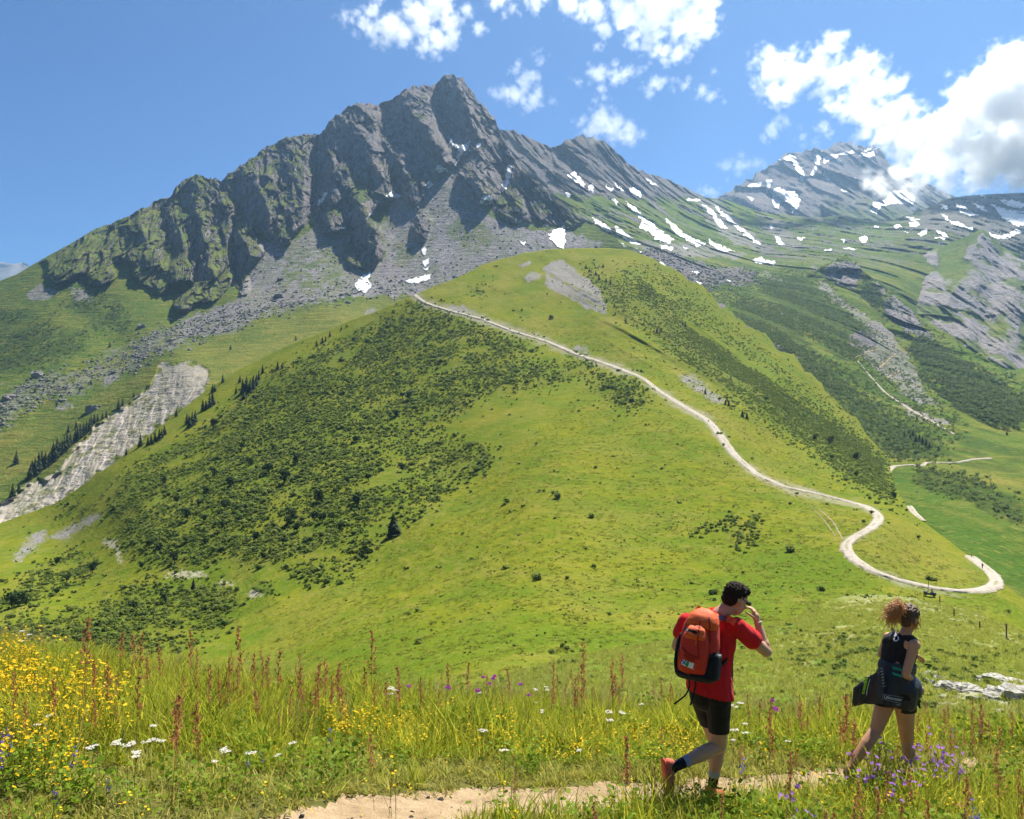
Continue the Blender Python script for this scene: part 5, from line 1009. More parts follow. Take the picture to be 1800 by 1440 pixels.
def stems(n, hs, rad=.0022, wob=.06, base=.03):
    out, tips = [], []
    for h in hs:
        b = rng.normal(size=2) * base; e = b + rng.normal(size=2) * wob * h / .3; m = (b + e) / 2 + rng.normal(size=2) * .01
        out.append(tube([(b[0], b[1], -.02), (m[0], m[1], h * .5), (e[0], e[1], h)], [rad, rad * .9, rad * .6], 3)); tips.append((e[0], e[1], h))
    return joinvf(out), np.array(tips)
def yellow_plant():
    hs = .22 + .20 * rng.random(rng.integers(3, 6)); sv, tips = stems(0, hs, .0018, .05, .05)
    c = np.repeat(tips, 2, 0) + rng.normal(size=(2 * len(tips), 3)) * [.016, .016, .012]
    return mesh_np('stem', *sv, MAT_STEM), mesh_np('blossom', *tris_disc(c, unit(len(c)) * .5 + [0, -.35, .8], .010 + .007 * rng.random(len(c)), 5), MAT_YELLOW, smooth=False)
def sorrel_plant():
    """height 1: a stem with whorled rusty seed branches along its upper half"""
    parts = [tube([(0, 0, -.02), (.01, 0, .5), (.0, .01, 1.0)], [.0028, .0024, .0012], 4)]; cs = []
    for i in range(13):
        z = .50 + .47 * i / 14; L = .125 * (1.05 - i / 14) * (.4 + .9 * rng.random()); a = rng.random() * 6.283
        e = np.array([math.cos(a) * L * .6, math.sin(a) * L * .6, z + L * .95]); parts.append(tube([(0, 0, z), e * [.6, .6, 0] + [0, 0, z + L * .45], e], [.0018, .0015, .001], 3))
        for j in range(13):
            f = rng.random(); cs.append(np.array([0, 0, z]) * (1 - f) + e * f + rng.normal(size=3) * .006)
    for j in range(8): cs.append(np.array([0, 0, .55 + .46 * rng.random()]) + rng.normal(size=3) * [.009, .009, .004])
    c = np.array(cs); n = len(c); nr = unit(n); a = np.cross(nr, unit(n)); a /= np.linalg.norm(a, axis=1, keepdims=True); b = np.cross(nr, a); s = (.0046 + .0058 * rng.random(n))[:, None]
    return mesh_np('stem', *joinvf(parts), MAT_SORREL), mesh_np('seed_head', *quads(c, a * s, b * s * .8), MAT_SORREL, smooth=False)
def umbel_plant():
    parts = [tube([(0, 0, -.02), (.01, 0, .25), (.005, .01, .42)], [.0028, .0024, .002], 4)]; cs = []
    for i in range(12):
        a = rng.random() * 6.283; r = .045 * math.sqrt(rng.random()); e = (math.cos(a) * r, math.sin(a) * r, .47 - r * .15); parts.append(tube([(.005, .01, .41), e], [.001, .0007], 3))
        for j in range(6): cs.append(np.array(e) + rng.normal(size=3) * [.009, .009, .0025])
    c = np.array(cs); nr = unit(len(c)) * .3 + [0, 0, 1.0]
    return mesh_np('stem', *joinvf(parts), MAT_STEM), mesh_np('blossom', *tris_disc(c, nr, .0075, 4), MAT_WHITE, smooth=False)
def cranesbill_plant():
    sv, tips = stems(0, .26 + .16 * rng.random(4), .0018, .07, .03); c = np.concatenate([tips, tips[:2] + rng.normal(size=(2, 3)) * .03])
    return mesh_np('stem', *sv, MAT_STEM), mesh_np('blossom', *tris_disc(c, unit(len(c)) * .35 + [0, -.7, .6], .017, 5), MAT_PURPLE, smooth=False)
def thistle_plant():
    sv, tips = stems(0, [.46], .0024, .03, .01); n = 60; d = unit(n); d[:, 2] = np.abs(d[:, 2]) * 1.2 - .1; c = tips[0] + d * .015; a = np.cross(d, unit(n)); a /= np.linalg.norm(a, axis=1, keepdims=True)
    return mesh_np('stem', *sv, MAT_STEM), mesh_np('blossom', *quads(c, a * .0022, d * .009), MAT_MAGENTA, smooth=False)
def bellflower_plant():
    sv, tips = stems(0, [.34], .002, .04, .01); t = tips[0]; n = 13; f = .5 + .5 * rng.random(n); c = t[None] * f[:, None] + unit(n) * .016
    return mesh_np('stem', *sv, MAT_STEM), mesh_np('blossom', *tris_disc(c, unit(n) * .6 + [0, -.6, -.1], .011, 5), MAT_VIOLET, smooth=False)
KINDS_F = {k: [fn() for _ in range(v)] for k, fn, v in (('y', yellow_plant, 5), ('s', sorrel_plant, 4), ('u', umbel_plant, 4), ('c', cranesbill_plant, 4), ('t', thistle_plant, 2), ('b', bellflower_plant, 3))}
def bloom(kind, name, part, P, scale, label, group, cat='flower', tilt=.08):
    for p, s in zip(P, scale):
        me = KINDS_F[kind][rng.integers(len(KINDS_F[kind]))]
        e = link(name, None, loc=p, rot=(rng.normal() * tilt, rng.normal() * tilt, rng.random() * 6.28), scale=float(s)); tag(e, label, cat, group); link('stem', me[0], e); link(part, me[1], e)
def at_top(tops, h):
    """base points of plants whose heads are seen at the given photo points; h is the true height of each"""
    t = np.array(tops, float); py = t[:, 1] + 35.0; P = gpix(t[:, 0], py)
    for _ in range(4):
        py = t[:, 1] + np.asarray(h) * FPX / np.minimum(P[:, 1], 12.0); P = gpix(t[:, 0], py)
    b = (P[:, 1] > 13) & (np.ndim(h) == 0); Yb = 11.0 + rng.random(len(P)); Pb = np.stack([(t[:, 0] - 900) / FPX * Yb, Yb, gz((t[:, 0] - 900) / FPX * Yb, Yb)], -1)
    return np.where(b[:, None], Pb, P)
def randbox(n, boxes):
    out = []
    w = np.array([b[4] for b in boxes], float); w /= w.sum()
    for i in rng.choice(len(boxes), n, p=w):
        x0, y0, x1, y1, _ = boxes[i]; out.append((x0 + (x1 - x0) * rng.random(), y0 + (y1 - y0) * rng.random()))
    return out
YB = [(0, 1112, 70, 1200, 6), (0, 1130, 140, 1230, 7), (60, 1170, 220, 1260, 6), (0, 1230, 160, 1330, 3), (560, 1222, 720, 1270, 4), (700, 1235, 900, 1290, 2), (900, 1240, 1230, 1310, 4), (0, 1250, 1800, 1400, 2), (1000, 1255, 1200, 1290, 2), (1350, 1270, 1800, 1400, 1.2)]
T = randbox(240, YB); bloom('y', 'yellow_flower', 'blossom', at_top([t for t in T if t[0] < 450], .3), .75 + .4 * rng.random(240), 'yellow flower thick on the grassy bank at the left edge', 'yellow flowers on the left bank')
bloom('y', 'yellow_flower', 'blossom', at_top([t for t in T if t[0] >= 450], .3), .5 + .4 * rng.random(240), 'yellow flower scattered in the meadow beyond the footpath', 'yellow flowers beyond the footpath')
P = at_top(randbox(1300, YB), .28); YS = [source('flower', mesh_np('flower', *tris_disc(np.array([[0, 0, .28], [.02, .01, .25], [-.02, .015, .22]]), np.array([[0, -.3, 1], [.3, -.3, 1], [-.3, -.2, 1]]), .012, 5), MAT_YELLOW, smooth=False)) for _ in range(2)]
scatter('yellow_blossoms', P, .55 + .4 * rng.random(len(P)), YS, label='tiny yellow blossoms strewn through the meadow grass')
SORREL_TOPS = [(145, 1085, 1.0), (432, 1095, 1.0), (655, 1105, 1.05), (1032, 1120, 1.0), (1092, 1146, .9), (1076, 1156, .9), (1023, 1162, .85), (240, 1106, .8), (332, 1106, .85), (248, 1104, .8), (206, 1104, .7), (972, 1158, .7), (706, 1160, .8), (792, 1158, .7), (902, 1168, .7), (820, 1160, .7), (1010, 1185, .7), (1165, 1184, .6), (1178, 1196, .6), (560, 1160, .75), (575, 1150, .8), (590, 1158, .75), (548, 1175, .7),
               (600, 1170, .7), (585, 1180, .65), (300, 1210, .8), (308, 1215, .75), (1100, 1284, .75), (1482, 1214, .9), (1490, 1262, .7), (1386, 1312, .7), (1610, 1340, .6), (1692, 1352, .7), (1762, 1318, .7), (190, 1160, .7), (352, 1228, .7), (240, 1180, .7), (400, 1145, .75), (485, 1140, .8), (520, 1165, .7), (445, 1140, .75), (470, 1150, .7), (640, 1165, .65), (740, 1185, .6), (1320, 1215, .6), (1350, 1225, .6), (1410, 1225, .65), (1440, 1220, .6),
               (1660, 1240, .6), (1720, 1230, .65), (1780, 1245, .6), (1750, 1270, .6), (1545, 1385, .6), (1640, 1400, .6), (1500, 1400, .5), (1050, 1400, .5), (1270, 1390, .45), (95, 1190, .6), (20, 1180, .6), (370, 1165, .7), (285, 1130, .7), (262, 1150, .6)]
T = [(a, b) for a, b, c in SORREL_TOPS]; H = np.array([c for a, b, c in SORREL_TOPS]); PS = at_top(T, H); TA = np.array(T, float)
far_ = PS[:, 1] > 11.9; YF = 10.6 + 1.2 * rng.random(len(PS)); PS[far_] = np.stack([(TA[:, 0] - 900) / FPX * YF, YF, gz((TA[:, 0] - 900) / FPX * YF, YF)], -1)[far_]
H = np.where(far_, np.clip((HOR - TA[:, 1]) / FPX * PS[:, 1] - PS[:, 2], .45, 1.35), H)
skyl = H > .84
bloom('s', 'sorrel_stalk', 'seed_head', PS[skyl], H[skyl], 'tall rusty sorrel stalk rising clear above the meadow brow', 'tall sorrel stalks above the brow', 'plant', .04)
bloom('s', 'sorrel_stalk', 'seed_head', PS[~skyl], H[~skyl], 'rusty red sorrel stalk standing in the meadow grass', 'sorrel stalks in the meadow grass', 'plant', .05)
P = at_top(randbox(150, [(380, 1150, 1200, 1215, 5), (150, 1110, 480, 1200, 2), (0, 1150, 1800, 1330, 2), (1330, 1215, 1800, 1290, 3), (1350, 1320, 1800, 1430, 1)]), .5)
SS = []
for a, b in KINDS_F['s']:
    bm = bmesh.new(); bm.from_mesh(a); bm.from_mesh(b); me = bpy.data.meshes.new('sorrel'); bm.to_mesh(me); bm.free(); me.materials.append(MAT_SORREL); SS.append(source('sorrel', me))
scatter('sorrel', P, .30 + .32 * rng.random(len(P)), SS, lean=.07, label='short rusty sorrel thick along the meadow brow')
UM = [(685, 1203), (695, 1196), (690, 1205), (845, 1195), (930, 1190), (942, 1186), (960, 1195), (945, 1210), (950, 1222), (962, 1188), (1075, 1243), (1065, 1248), (1085, 1240), (1125, 1220), (1022, 1280), (1295, 1224), (1305, 1228), (1298, 1234), (1312, 1254), (1310, 1264), (1290, 1268), (1302, 1278), (95, 1220), (92, 1224), (60, 1240), (275, 1247), (282, 1268), (205, 1292), (225, 1292), (170, 1294), (235, 1302), (270, 1295), (370, 1293), (400, 1305), (520, 1277), (495, 1285), (440, 1300), (850, 1275), (885, 1300), (1390, 1275), (1640, 1410), (42, 1105), (52, 1110), (33, 1112)]
bloom('u', 'white_umbel', 'blossom', at_top(UM, .42), .5 + .35 * rng.random(len(UM)), 'white flat flower umbel standing in the foreground meadow', 'white umbels in the meadow')
CR = [(1624, 1312), (1636, 1310), (1612, 1318), (1600, 1325), (1644, 1320), (1660, 1322), (1668, 1330), (1588, 1330), (1578, 1322), (1604, 1342), (1618, 1338), (1664, 1342), (1678, 1336), (1690, 1348), (1545, 1340), (1560, 1346), (1570, 1345), (1512, 1352), (1520, 1342), (1538, 1372), (1548, 1365), (1580, 1370), (1592, 1376), (1602, 1382), (1640, 1332), (1630, 1326), (1390, 1385), (1392, 1402)]
bloom('c', 'purple_cranesbill', 'blossom', at_top(CR, .36), .85 + .3 * rng.random(len(CR)), 'purple cranesbill blooming beside the feet of the woman', 'purple cranesbill by the woman')
TH = [(712, 1206), (772, 1223), (830, 1234), (858, 1198), (862, 1204), (874, 1200), (848, 1206), (930, 1215), (936, 1220), (1352, 1248), (1352, 1254), (1365, 1252)]
bloom('t', 'magenta_thistle', 'blossom', at_top(TH, .46), 1.0 + .3 * rng.random(len(TH)), 'magenta thistle head on a thin stem at the meadow brow', 'magenta thistles at the brow')
BE = [(8, 1265), (4, 1280), (10, 1290), (20, 1280), (120, 1300), (104, 1345), (196, 1325), (1406, 1402), (1408, 1415), (1402, 1425), (1440, 1425), (1445, 1432), (1415, 1418), (1706, 1400), (1712, 1410), (1680, 1265), (1722, 1260), (1735, 1255), (1300, 1315), (1310, 1318), (470, 1290), (430, 1298), (570, 1262), (1718, 1385)]
bloom('b', 'violet_bellflower', 'blossom', at_top(BE, .34), .62 + .35 * rng.random(len(BE)), 'violet bellflower spike low in the foreground grass', 'violet bellflowers in the foreground')
# ---------------------------------------------------------------- people: bodies grown from tapered limbs into one skin
from mathutils.bvhtree import BVHTree
def capsule(p0, p1, r0, r1, m=14, flat=1.0, side=None):
    """tapered limb; flat < 1 squeezes it across the direction `side`"""
    p0, p1 = np.array(p0, float), np.array(p1, float); ax = p1 - p0; L = np.linalg.norm(ax) + 1e-9; ax /= L
    ref = np.array([0, 0, 1.0]) if abs(ax[2]) < .9 else np.array([1.0, 0, 0]); a = np.cross(ax, ref); a /= np.linalg.norm(a); b = np.cross(ax, a)
    th = np.linspace(0, 2 * np.pi, m, endpoint=False); V = []
    ph = np.linspace(-np.pi / 2, 0, 5); prof = [(r0 * math.sin(p), r0 * math.cos(p)) for p in ph[1:]] + [(L + r1 * math.sin(-p), r1 * math.cos(p)) for p in ph[::-1][:-1]]
    for z, r in prof: V.append(p0 + ax * z + (np.cos(th)[:, None] * a + np.sin(th)[:, None] * b) * r)
    V = np.concatenate(V + [np.array([p0 - ax * r0, p1 + ax * r1])]); n = len(prof)
    F = [[k * m + j, k * m + (j + 1) % m, (k + 1) * m + (j + 1) % m, (k + 1) * m + j] for k in range(n - 1) for j in range(m)]
    T = [[n * m, (j + 1) % m, j] for j in range(m)] + [[n * m + 1, (n - 1) * m + j, (n - 1) * m + (j + 1) % m] for j in range(m)]
    if flat != 1.0:
        s = np.array(side, float); s /= np.linalg.norm(s); c = (p0 + p1) / 2; V = V + ((V - p0 - np.outer((V - p0) @ ax, ax)) @ s)[:, None] * s * (flat - 1)
    return V, F + T
def ellip(c, r, axes=None, m=16, n=10):
    A = np.eye(3) if axes is None else np.array(axes, float); V = [[0, 0, -1]]
    for i in range(1, n):
        p = -np.pi / 2 + np.pi * i / n; V += [[math.cos(p) * math.cos(t), math.cos(p) * math.sin(t), math.sin(p)] for t in np.linspace(0, 2 * np.pi, m, endpoint=False)]
    V.append([0, 0, 1]); V = np.array(V) * np.array(r); V = V @ A + np.array(c); e = len(V) - 1
    F = [[1 + k * m + j, 1 + k * m + (j + 1) % m, 1 + (k + 1) * m + (j + 1) % m, 1 + (k + 1) * m + j] for k in range(n - 2) for j in range(m)]
    return V, F + [[0, 1 + (j + 1) % m, 1 + j] for j in range(m)] + [[e, 1 + (n - 2) * m + j, 1 + (n - 2) * m + (j + 1) % m] for j in range(m)]
def fuse(name, shapes, voxel, mat, smooth=6, noise=0, nscale=.05, dec=None, parent=None, cut=None, fold=None):
    """one continuous skin over all the given shapes"""
    Vs, Fs, n = [], [], 0
    for V, F in shapes:
        Vs.append(V); Fs += [[i + n for i in f] for f in F]; n += len(V)
    me = bpy.data.meshes.new(name); me.from_pydata(np.concatenate(Vs).tolist(), [], Fs); me.update()
    bm = bmesh.new(); bm.from_mesh(me); bmesh.ops.recalc_face_normals(bm, faces=bm.faces); bm.to_mesh(me); bm.free()
    o = bpy.data.objects.new(name, me); C.objects.link(o)
    r = o.modifiers.new('r', 'REMESH'); r.mode = 'VOXEL'; r.voxel_size = voxel; r.use_smooth_shade = True
    s = o.modifiers.new('s', 'SMOOTH'); s.factor = .5; s.iterations = smooth
    dg = bpy.context.evaluated_depsgraph_get(); dg.update(); m2 = bpy.data.meshes.new_from_object(o.evaluated_get(dg)); C.objects.unlink(o); bpy.data.objects.remove(o); bpy.data.meshes.remove(me)
    co = np.empty(len(m2.vertices) * 3, np.float32); m2.vertices.foreach_get('co', co); co = co.reshape(-1, 3)
    nr = np.empty(len(m2.vertices) * 3, np.float32); m2.vertices.foreach_get('normal', nr); nr = nr.reshape(-1, 3)
    if noise: co = co + nr * (fbm(co[:, 0] / nscale, co[:, 1] / nscale, co[:, 2] / nscale, 3) * noise)[:, None]
    if fold is not None: co = co + nr * fold(co)[:, None]
    m2.vertices.foreach_set('co', co.ravel())
    if cut is not None:
        bm = bmesh.new(); bm.from_mesh(m2); bm.verts.ensure_lookup_table(); k = cut(np.array([v.co[:] for v in bm.verts])); bmesh.ops.delete(bm, geom=[v for v, q in zip(bm.verts, k) if q], context='VERTS'); bm.to_mesh(m2); bm.free()
    m2.name = name; m2.materials.clear(); m2.materials.append(mat)
    m2.polygons.foreach_set('use_smooth', np.ones(len(m2.polygons), bool)); m2.update()
    return link(name, m2, parent)
def bvh_of(objs):
    V, F, n = [], [], 0
    for o in objs:
        me = o.data; V += [v.co[:] for v in me.vertices]; F += [[i + n for i in p.vertices] for p in me.polygons]; n = len(V)
    return BVHTree.FromPolygons(V, F)
def decal(name, V2, F, bvh, mat, parent, lift=.004, thick=None):
    """a print or strip laid onto a garment: photo columns and rows in, a mesh hugging the cloth out"""
    out = []
    for x, y in V2:
        d = Vector(ray(x, y, 1.0).ravel()).normalized(); hit = bvh.ray_cast(Vector((0, 0, 0)), d)
        out.append((hit[0] - d * lift) if hit[0] is not None else None)
    ok = [v for v in out if v is not None]
    if not ok: return None
    mean = sum((v.length for v in ok)) / len(ok)
    out = [v if v is not None else Vector(ray(x, y, 1.0).ravel()).normalized() * mean for v, (x, y) in zip(out, V2)]
    me = bpy.data.meshes.new(name); me.from_pydata([v[:] for v in out], [], F); me.materials.append(mat); me.update(); return link(name, me, parent)
def strip2d(pts, w, n=24):
    q = smooth_line(pts, n); T = np.gradient(q, axis=0); T /= np.linalg.norm(T, axis=1, keepdims=True) + 1e-9; S = np.stack([-T[:, 1], T[:, 0]], -1); ws = np.interp(np.linspace(0, 1, n), np.linspace(0, 1, len(w)), w) if hasattr(w, '__len__') else np.full(n, w)
    V = np.concatenate([q - S * ws[:, None] / 2, q + S * ws[:, None] / 2]); return V, [[i, i + 1, n + i + 1, n + i] for i in range(n - 1)]
def grid2d(a, b, c, d, nu=14, nv=8):
    a, b, c, d = map(np.array, (a, b, c, d)); V = []
    for j in range(nv):
        for i in range(nu):
            u, v = i / (nu - 1), j / (nv - 1); V.append((a * (1 - u) + b * u) * (1 - v) + (d * (1 - u) + c * u) * v)
    return np.array(V), [[j * nu + i, j * nu + i + 1, (j + 1) * nu + i + 1, (j + 1) * nu + i] for j in range(nv - 1) for i in range(nu - 1)]
def text2d(body, x, y, size, slope=0.0, shear=0.0, bold=0.0):
    cu = bpy.data.curves.new('lettering', 'FONT'); cu.body = body; cu.size = 1.0; cu.resolution_u = 3; cu.offset = bold; cu.align_x = 'CENTER'; cu.align_y = 'CENTER'
    o = bpy.data.objects.new('lettering', cu); C.objects.link(o); dg = bpy.context.evaluated_depsgraph_get(); dg.update(); me = bpy.data.meshes.new_from_object(o.evaluated_get(dg)); C.objects.unlink(o); bpy.data.objects.remove(o)
    bm = bmesh.new(); bm.from_mesh(me); bmesh.ops.triangulate(bm, faces=bm.faces); bm.verts.ensure_lookup_table(); V = np.array([v.co[:2] for v in bm.verts]); F = [[v.index for v in f.verts] for f in bm.faces]; bm.free()
    px = x + V[:, 0] * size + V[:, 1] * size * shear; py = y - V[:, 1] * size + V[:, 0] * size * slope; return np.stack([px, py], -1), F
def skin(name, col):
    t = NT(name); co = t.coords(); n = t.noise(co, 14, 4); n2 = t.noise(co, 160, 3); c = t.mix(n, tuple(x * .86 for x in col), tuple(min(1, x * 1.10) for x in col))
    b = t.bsdf(c, .5, t.bump(n2, .0015), .35); nd = b.node; nd.inputs['Subsurface Weight'].default_value = .12; nd.inputs['Subsurface Radius'].default_value = (.012, .005, .003); nd.inputs['Subsurface Scale'].default_value = .5
    return t.done(b)
SKIN_M, SKIN_W = skin('tanned_skin', (.50, .28, .175)), skin('tanned_skin', (.50, .265, .15))
def cloth(name, col, rough=.85, weave=420, var=.12, spec=.15):
    t = NT(name); co = t.coords(); n = t.noise(co, 9, 4); w = t.noise(co, weave, 2); c = t.mix(n, tuple(x * (1 - var) for x in col), tuple(min(1, x * (1 + var)) for x in col))
    return t.done(t.bsdf(c, rough, t.bump(w, .002), spec, **{'Sheen Weight': .06}))
RED, BLACK, NAVY = cloth('red_cotton', (.56, .014, .018)), cloth('black_lycra', (.010, .010, .012), .6), cloth('navy_nylon', (.016, .020, .032), .45, spec=.35)
TANKC = cloth('black_mesh_jersey', (.020, .019, .021), .75)
HAIR_M, HAIR_W = flat('dark_hair', (.024, .017, .013), .75, .15, .6, 60, .010, 160), flat('auburn_hair', (.55, .24, .075), .45, .5, .5, 50, .004, 200)
WHITEP, GREENP, TEALP, GREYP = cloth('white_print', (.70, .70, .74)), cloth('neon_green_trim', (.30, .62, .02)), cloth('teal_print', (.03, .42, .26)), cloth('grey_print', (.30, .31, .36))
def hand(w, palm_dir, palm_n, spread, curl, size=1.0, thumb=1):
    """palm and five unequal bent fingers; palm_dir points to the fingertips, palm_n out of the palm"""
    d = np.array(palm_dir, float); d /= np.linalg.norm(d); n = np.array(palm_n, float); n -= d * (n @ d); n /= np.linalg.norm(n); s = np.cross(d, n) * thumb; w = np.array(w, float); out = []
    c = w + d * .048 * size
    out += [capsule(w - d * .01, w + d * .04 * size, .024 * size, .030 * size), capsule(c - s * .018 * size, c + s * .018 * size, .022 * size, .022 * size), capsule(c + d * .028 * size - s * .022 * size, c + d * .028 * size + s * .024 * size, .0145 * size, .0145 * size)]
    for i, (off, L) in enumerate(((-.030, .062), (-.010, .078), (.010, .084), (.030, .074))):      # little, ring, middle, index
        p = w + d * .080 * size + s * off * size; q = d * math.cos(.25) + s * off * spread * 6; a = curl * (1.0 if i < 3 else .8)
        for k, f in enumerate((.45, .32, .26)):
            ang = a * (k + .6) / 1.6; dirn = q * math.cos(ang) + n * math.sin(ang); dirn /= np.linalg.norm(dirn); e = p + dirn * L * f * size; out.append(capsule(p, e, .0092 * size * (1 - .08 * k), .0086 * size * (1 - .08 * k), 8)); p = e
    p = w + d * .022 * size + s * .026 * size
    for k, f in enumerate((.042, .034, .026)):
        dirn = d * (.75 + .1 * k) + s * (.75 - .35 * k) + n * (.35 + .25 * k); dirn /= np.linalg.norm(dirn); e = p + dirn * f * size; out.append(capsule(p, e, .0125 * size * (1 - .1 * k), .0105 * size * (1 - .1 * k), 8)); p = e
    return out
def headset(c, f, up, k=1.0):
    """skull, jaw, nose, brow, lips, chin, ears along the facing direction f; returns shapes and the head's own axes"""
    f = np.array(f, float); f /= np.linalg.norm(f); up = np.array(up, float); up -= f * (up @ f); up /= np.linalg.norm(up); r = np.cross(f, up); A = np.stack([r, f, up]); c = np.array(c, float)
    q = lambda x, y, z: c + (r * x + f * y + up * z) * k
    sh = [ellip(q(0, -.012, .022), np.array([.074, .094, .092]) * k, A), ellip(q(0, .022, -.045), np.array([.058, .066, .068]) * k, A), ellip(q(0, .050, -.088), np.array([.026, .024, .020]) * k, A), capsule(q(0, .082, .012), q(0, .102, -.026), .010 * k, .014 * k), ellip(q(.0, .074, .022), np.array([.045, .016, .012]) * k, A),
          ellip(q(0, .084, -.060), np.array([.022, .010, .008]) * k, A)]
    for s in (-1, 1): sh += [ellip(q(s * .076, -.012, -.012), np.array([.009, .018, .030]) * k, A), ellip(q(s * .04, .056, -.03), np.array([.022, .02, .02]) * k, A)]
    return sh, q, A
def shoe(parent, heel, toe, up, k, upper, sole_mat, trim):
    h, t = np.array(heel, float), np.array(toe, float); f = t - h; L = np.linalg.norm(f); f /= L; up = np.array(up, float); up -= f * (up @ f); up /= np.linalg.norm(up); r = np.cross(f, up); q = lambda x, y, z: h + r * x + f * y * L + up * z
    body = [capsule(q(0, .08, .052), q(0, .30, .050), .040, .042), capsule(q(0, .30, .046), q(.004, .62, .036), .044, .046, flat=1), capsule(q(.004, .62, .036), q(.006, .90, .028), .046, .034), capsule(q(0, .10, .075), q(0, .22, .085), .034, .034), ellip(q(0, .12, .06), (.034, .030, .045), np.stack([r, f, up]))]
    o = fuse('shoe', body, .006, upper, 4, parent=parent)
    sl = []
    for y, w, z in ((.02, .033, .012), (.25, .036, .012), (.45, .038, .012), (.68, .047, .012), (.88, .040, .014)): sl.append(ellip(q(.003, y, z), (w, .05, .017), np.stack([r, f, up])))
    link('sole', fuse('sole', sl + [capsule(q(.003, .05, .010), q(.003, .85, .012), .022, .026, flat=.6, side=up)], .006, sole_mat, 3).data, o); bpy.data.objects.remove([x for x in C.objects if x.name.startswith('sole') and x.parent is None][0])
    for y in (.36, .46, .56): link('lace', mesh_np('lace', *tube([q(-.03, y, .078 - .03 * y), q(0, y + .02, .096 - .04 * y), q(.03, y, .078 - .03 * y)], [.003] * 3, 5), trim), o)
    return o
# ---- the man with the backpack
YM = 6.62
def M_(px, py, dy=0.0): return ray(px, py, YM + dy).ravel()
man = link('person', None, loc=(0, 0, 0)); tag(man, 'man in red t-shirt and black shorts striding, right hand raised to his face', 'person')
ORANGE_S, CORAL, SHOEW = cloth('coral_shoe_mesh', (.55, .13, .09)), flat('coral_rubber', (.72, .16, .075), .7, .3, .15, 40, .004, 90), cloth('white_shoe_trim', (.62, .58, .52))
neck, chest, belly, pelv = M_(1262, 1083, .05), M_(1252, 1122, .03), M_(1247, 1175, .0), M_(1247, 1216, -.01)
shR, shL, elR, elL = M_(1294, 1100, -.08), M_(1207, 1092, .10), M_(1347, 1146, .02), M_(1190, 1136, .17)
wrR, wrL = M_(1331, 1092, .10), M_(1222, 1150, .40)
hipR, hipL, knR, knL = M_(1263, 1226, -.06), M_(1236, 1226, .08), M_(1264, 1311, .02), M_(1262, 1316, .20)
anR, anL = M_(1190, 1346, -.14), M_(1254, 1370, .16)
back = np.array([-.38, -.925, .0]); rightv = np.array([.925, -.38, 0])
hs, hq, HA = headset(M_(1294, 1054, .06), (.80, .42, -.42), (.38, .12, 1.0), 1.06)
body = hs + [capsule(neck, M_(1283, 1066, .06), .062, .058), capsule(shL * .7 + shR * .3 + [0, 0, -.03], shR * .7 + shL * .3 + [0, 0, -.03], .085, .085, flat=.8, side=back), capsule(chest + rightv * .05, belly + rightv * .03, .115, .105), capsule(chest - rightv * .05, belly - rightv * .03, .115, .105), capsule(belly, pelv, .110, .120, flat=.8, side=back),
    capsule(shR, elR, .052, .043), capsule(shL, elL, .052, .043), capsule(elR, wrR, .043, .027), capsule(elL, wrL, .042, .027), ellip(elR * .78 + wrR * .22, (.043, .043, .05)), capsule(shR * .5 + elR * .5, shR * .25 + elR * .75, .050, .046),
    capsule(hipR, knR, .088, .058), capsule(hipL, knL, .088, .058), capsule(knR, knR * .62 + anR * .38, .056, .058), capsule(knR * .62 + anR * .38, anR, .058, .035), capsule(knL, knL * .62 + anL * .38, .056, .057), capsule(knL * .62 + anL * .38, anL, .057, .035), ellip(knR + [.01, .02, 0], (.055, .055, .06)),
    capsule(anR, M_(1172, 1362, -.15), .036, .036), capsule(anL, M_(1252, 1386, .17), .036, .036)]
body += hand(wrR, M_(1322, 1064, .12) - wrR, (-.75, .35, .15), .5, 1.25, 1.0, 1) + hand(wrL, (.9, .4, -.1), (0, -.2, -1), .5, .8)
bodyM = fuse('body', body, .0058, SKIN_M, 5, parent=man)
def folds_shirt(co):
    z = co[:, 2]; x = co[:, 0]
    low = sstep(-2.0, -2.3, z)
    return .009 * ridged((x + .5 * z) / .11, z / .35, co[:, 1] / .2, 2) * (.35 + .65 * low) + .004 * fbm(x / .05, z / .08, co[:, 1] / .05, 2)
hem = M_(1247, 1230, -.01)
sleeveR = shR * .46 + elR * .54; sleeveL = shL * .5 + elL * .5
shirt = [capsule(shL * .72 + shR * .28 + [0, 0, -.035], shR * .72 + shL * .28 + [0, 0, -.035], .098, .098, flat=.85, side=back), capsule(chest + rightv * .055, belly + rightv * .045, .128, .124), capsule(chest - rightv * .055, belly - rightv * .045, .128, .124), capsule(belly + rightv * .04 + back * .012, hem + rightv * .05 + back * .015, .130, .134), capsule(belly - rightv * .04 + back * .012, hem - rightv * .05 + back * .015, .130, .134), capsule(belly + back * .02, hem + back * .025, .134, .138),
         capsule(shR, sleeveR, .066, .074), capsule(shL, sleeveL, .066, .072), capsule(neck * .75 + chest * .25 + [0, 0, .02], neck + [-.012, -.008, -.02], .10, .070)]
hz = hem[2] - .035
axR = (elR - shR) / np.linalg.norm(elR - shR); axL = (elL - shL) / np.linalg.norm(elL - shL)
def cut_shirt(co):
    c1 = co[:, 2] < hem[2] + .052 - .20 * (co[:, 0] - hem[0])
    c2 = ((co - sleeveR) @ axR > .035) & (np.linalg.norm(co - sleeveR, axis=1) < .16); c3 = ((co - sleeveL) @ axL > .03) & (np.linalg.norm(co - sleeveL, axis=1) < .16)
    return c1 | c2 | c3
shirtM = fuse('t_shirt', shirt, .0075, RED, 6, fold=folds_shirt, cut=cut_shirt, parent=man)
